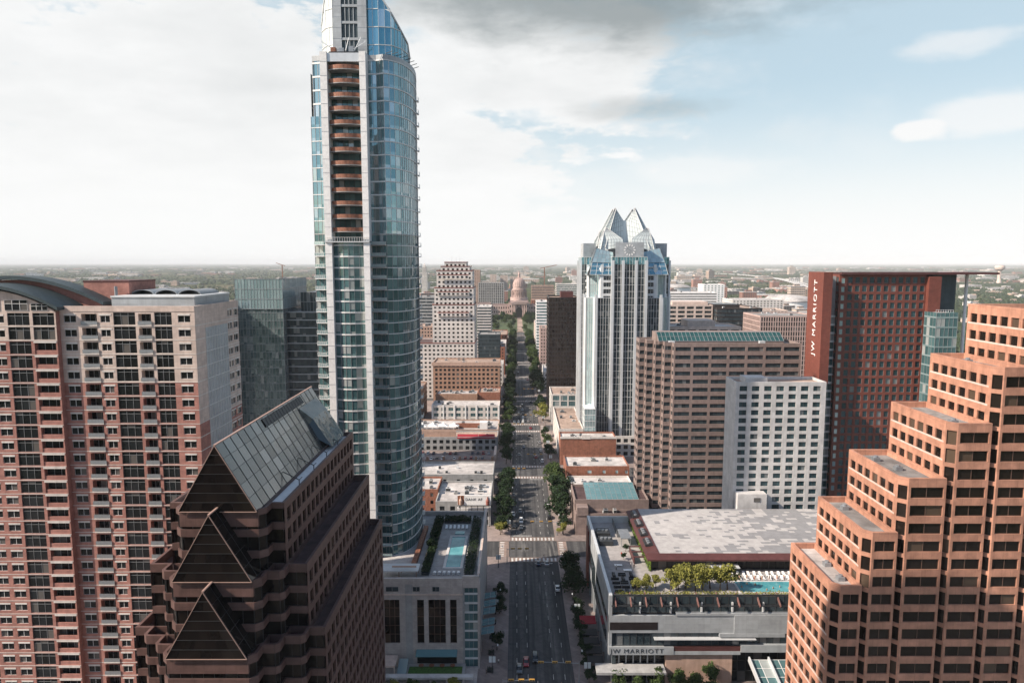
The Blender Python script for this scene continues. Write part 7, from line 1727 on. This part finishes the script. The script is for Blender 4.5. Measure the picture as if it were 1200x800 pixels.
n2 = noise_fac(t, mapping(t, cv.outputs[0], (.9, 1.6, 1)), 1.7, 9, .62, .0, 1.0)
def sstep(v, lo, hi):
    r = t.nodes.new('ShaderNodeMapRange'); r.interpolation_type = 'SMOOTHSTEP'; r.inputs[1].default_value = lo; r.inputs[2].default_value = hi; t.links.new(v, r.inputs[0]); return r.outputs[0]
cd2 = t.nodes.new('ShaderNodeCombineXYZ'); t.links.new(az, cd2.inputs[0]); t.links.new(math_node(t, 'MULTIPLY', el, 1.9), cd2.inputs[1])
n4 = noise_fac(t, cd2.outputs[0], 5.0, 10, .58, .0, 1.0)
n5 = noise_fac(t, mapping(t, cd2.outputs[0], (1, 1.6, 1)), 11.0, 8, .6, .0, 1.0)
def blob(a0, e0, wa, we, amp=1.2, lo=1.15, hi=.55):
    da = math_node(t, 'DIVIDE', math_node(t, 'SUBTRACT', az, a0), wa); de = math_node(t, 'DIVIDE', math_node(t, 'SUBTRACT', el, e0), we)
    d = math_node(t, 'SQRT', math_node(t, 'ADD', math_node(t, 'MULTIPLY', da, da), math_node(t, 'MULTIPLY', de, de)))
    d = math_node(t, 'ADD', d, math_node(t, 'MULTIPLY', math_node(t, 'SUBTRACT', n4, .5), amp * 2.0)); d = math_node(t, 'ADD', d, math_node(t, 'MULTIPLY', math_node(t, 'SUBTRACT', n5, .5), amp * 1.2))
    return sstep(d, lo, hi)
mx = lambda a, b_: math_node(t, 'MAXIMUM', a, b_)
ml = lambda a, b_: math_node(t, 'MULTIPLY', a, b_)
cover = mx(blob(-.36, .14, .42, .20, 1.0, 1.15, .92), blob(-.02, .27, .26, .10, 1.2, 1.2, .6))
cover = mx(cover, ml(blob(-.95, .3, .55, .5, 1.2, 1.2, .7), .9))
wisps = ml(sstep(n4, .50, .68), ml(sstep(az, .7, .0), .55))
cov = mx(cover, wisps)
grey = blob(.13, .355, .36, .085, .6, 1.2, .3)
grey = mx(grey, ml(blob(.18, .207, .10, .016, 1.1, 1.3, .2), .42))
grey = mx(grey, ml(blob(-.38, .26, .16, .07, 1.1, 1.3, .1), .12))
puff = mx(mx(blob(.505, .158, .035, .016, .9, 1.1, .7), ml(blob(.60, .17, .085, .022, .9, 1.2, .5), .75)), ml(blob(.555, .25, .06, .016, 1.3, 1.2, .3), .6))
puff = mx(puff, ml(blob(.25, .125, .12, .02, 1.2, 1.2, .4), .5))
k = .62 / ST
near = math_node(t, 'MULTIPLY', sstep(el, .75, .42), sstep(y, -.45, .35))
cov = math_node(t, 'MULTIPLY', cov, near)
blue = mixcol(t, math_node(t, 'MULTIPLY_ADD', near, .64, .10), sky.outputs[0], (.585 * k, .725 * k, .77 * k))
n3 = noise_fac(t, mapping(t, cv.outputs[0], (1.3, 1.5, 1)), 1.15, 8, .6, .30, .70)
c = mixcol(t, cov, blue, mixcol(t, n3, (.80 * k, .815 * k, .82 * k), (.975 * k, .98 * k, .98 * k)))
c = mixcol(t, math_node(t, 'MULTIPLY', puff, .8), c, (1.0 * k, .97 * k, .95 * k))
c = mixcol(t, math_node(t, 'MULTIPLY', sstep(el, .24, .015), math_node(t, 'ADD', math_node(t, 'MULTIPLY', near, .85), .15)), c, (.97 * k, .975 * k, .97 * k))
c = mixcol(t, math_node(t, 'MULTIPLY', grey, .85), c, (.27 * k, .315 * k, .33 * k))
t.links.new(c, bg.inputs['Color'])
# haze
hb = MB(); hb.box(-30000, 30000, -2500, 36000, -1.2, 230)
m, ht, hbs = nt('haze_air'); ht.nodes.remove(hbs); pv = ht.nodes.new('ShaderNodeVolumePrincipled'); pv.inputs['Color'].default_value = (.95, .975, .99, 1); pv.inputs['Density'].default_value = 4.0e-5; pv.inputs['Anisotropy'].default_value = -.1
ht.links.new(pv.outputs[0], ht.nodes['Material Output'].inputs['Volume']); mat['haze_air'] = m
if USE_HAZE: tag(hb.build('haze', 'haze_air'), kind='stuff')
sc.view_settings.view_transform = 'Standard'; sc.view_settings.look = 'None'; sc.view_settings.exposure = 0.72; sc.view_settings.gamma = 1.0; sc.view_settings.use_curve_mapping = False
sc.cycles.max_bounces = 6; sc.cycles.volume_bounces = 0; sc.cycles.transparent_max_bounces = 6
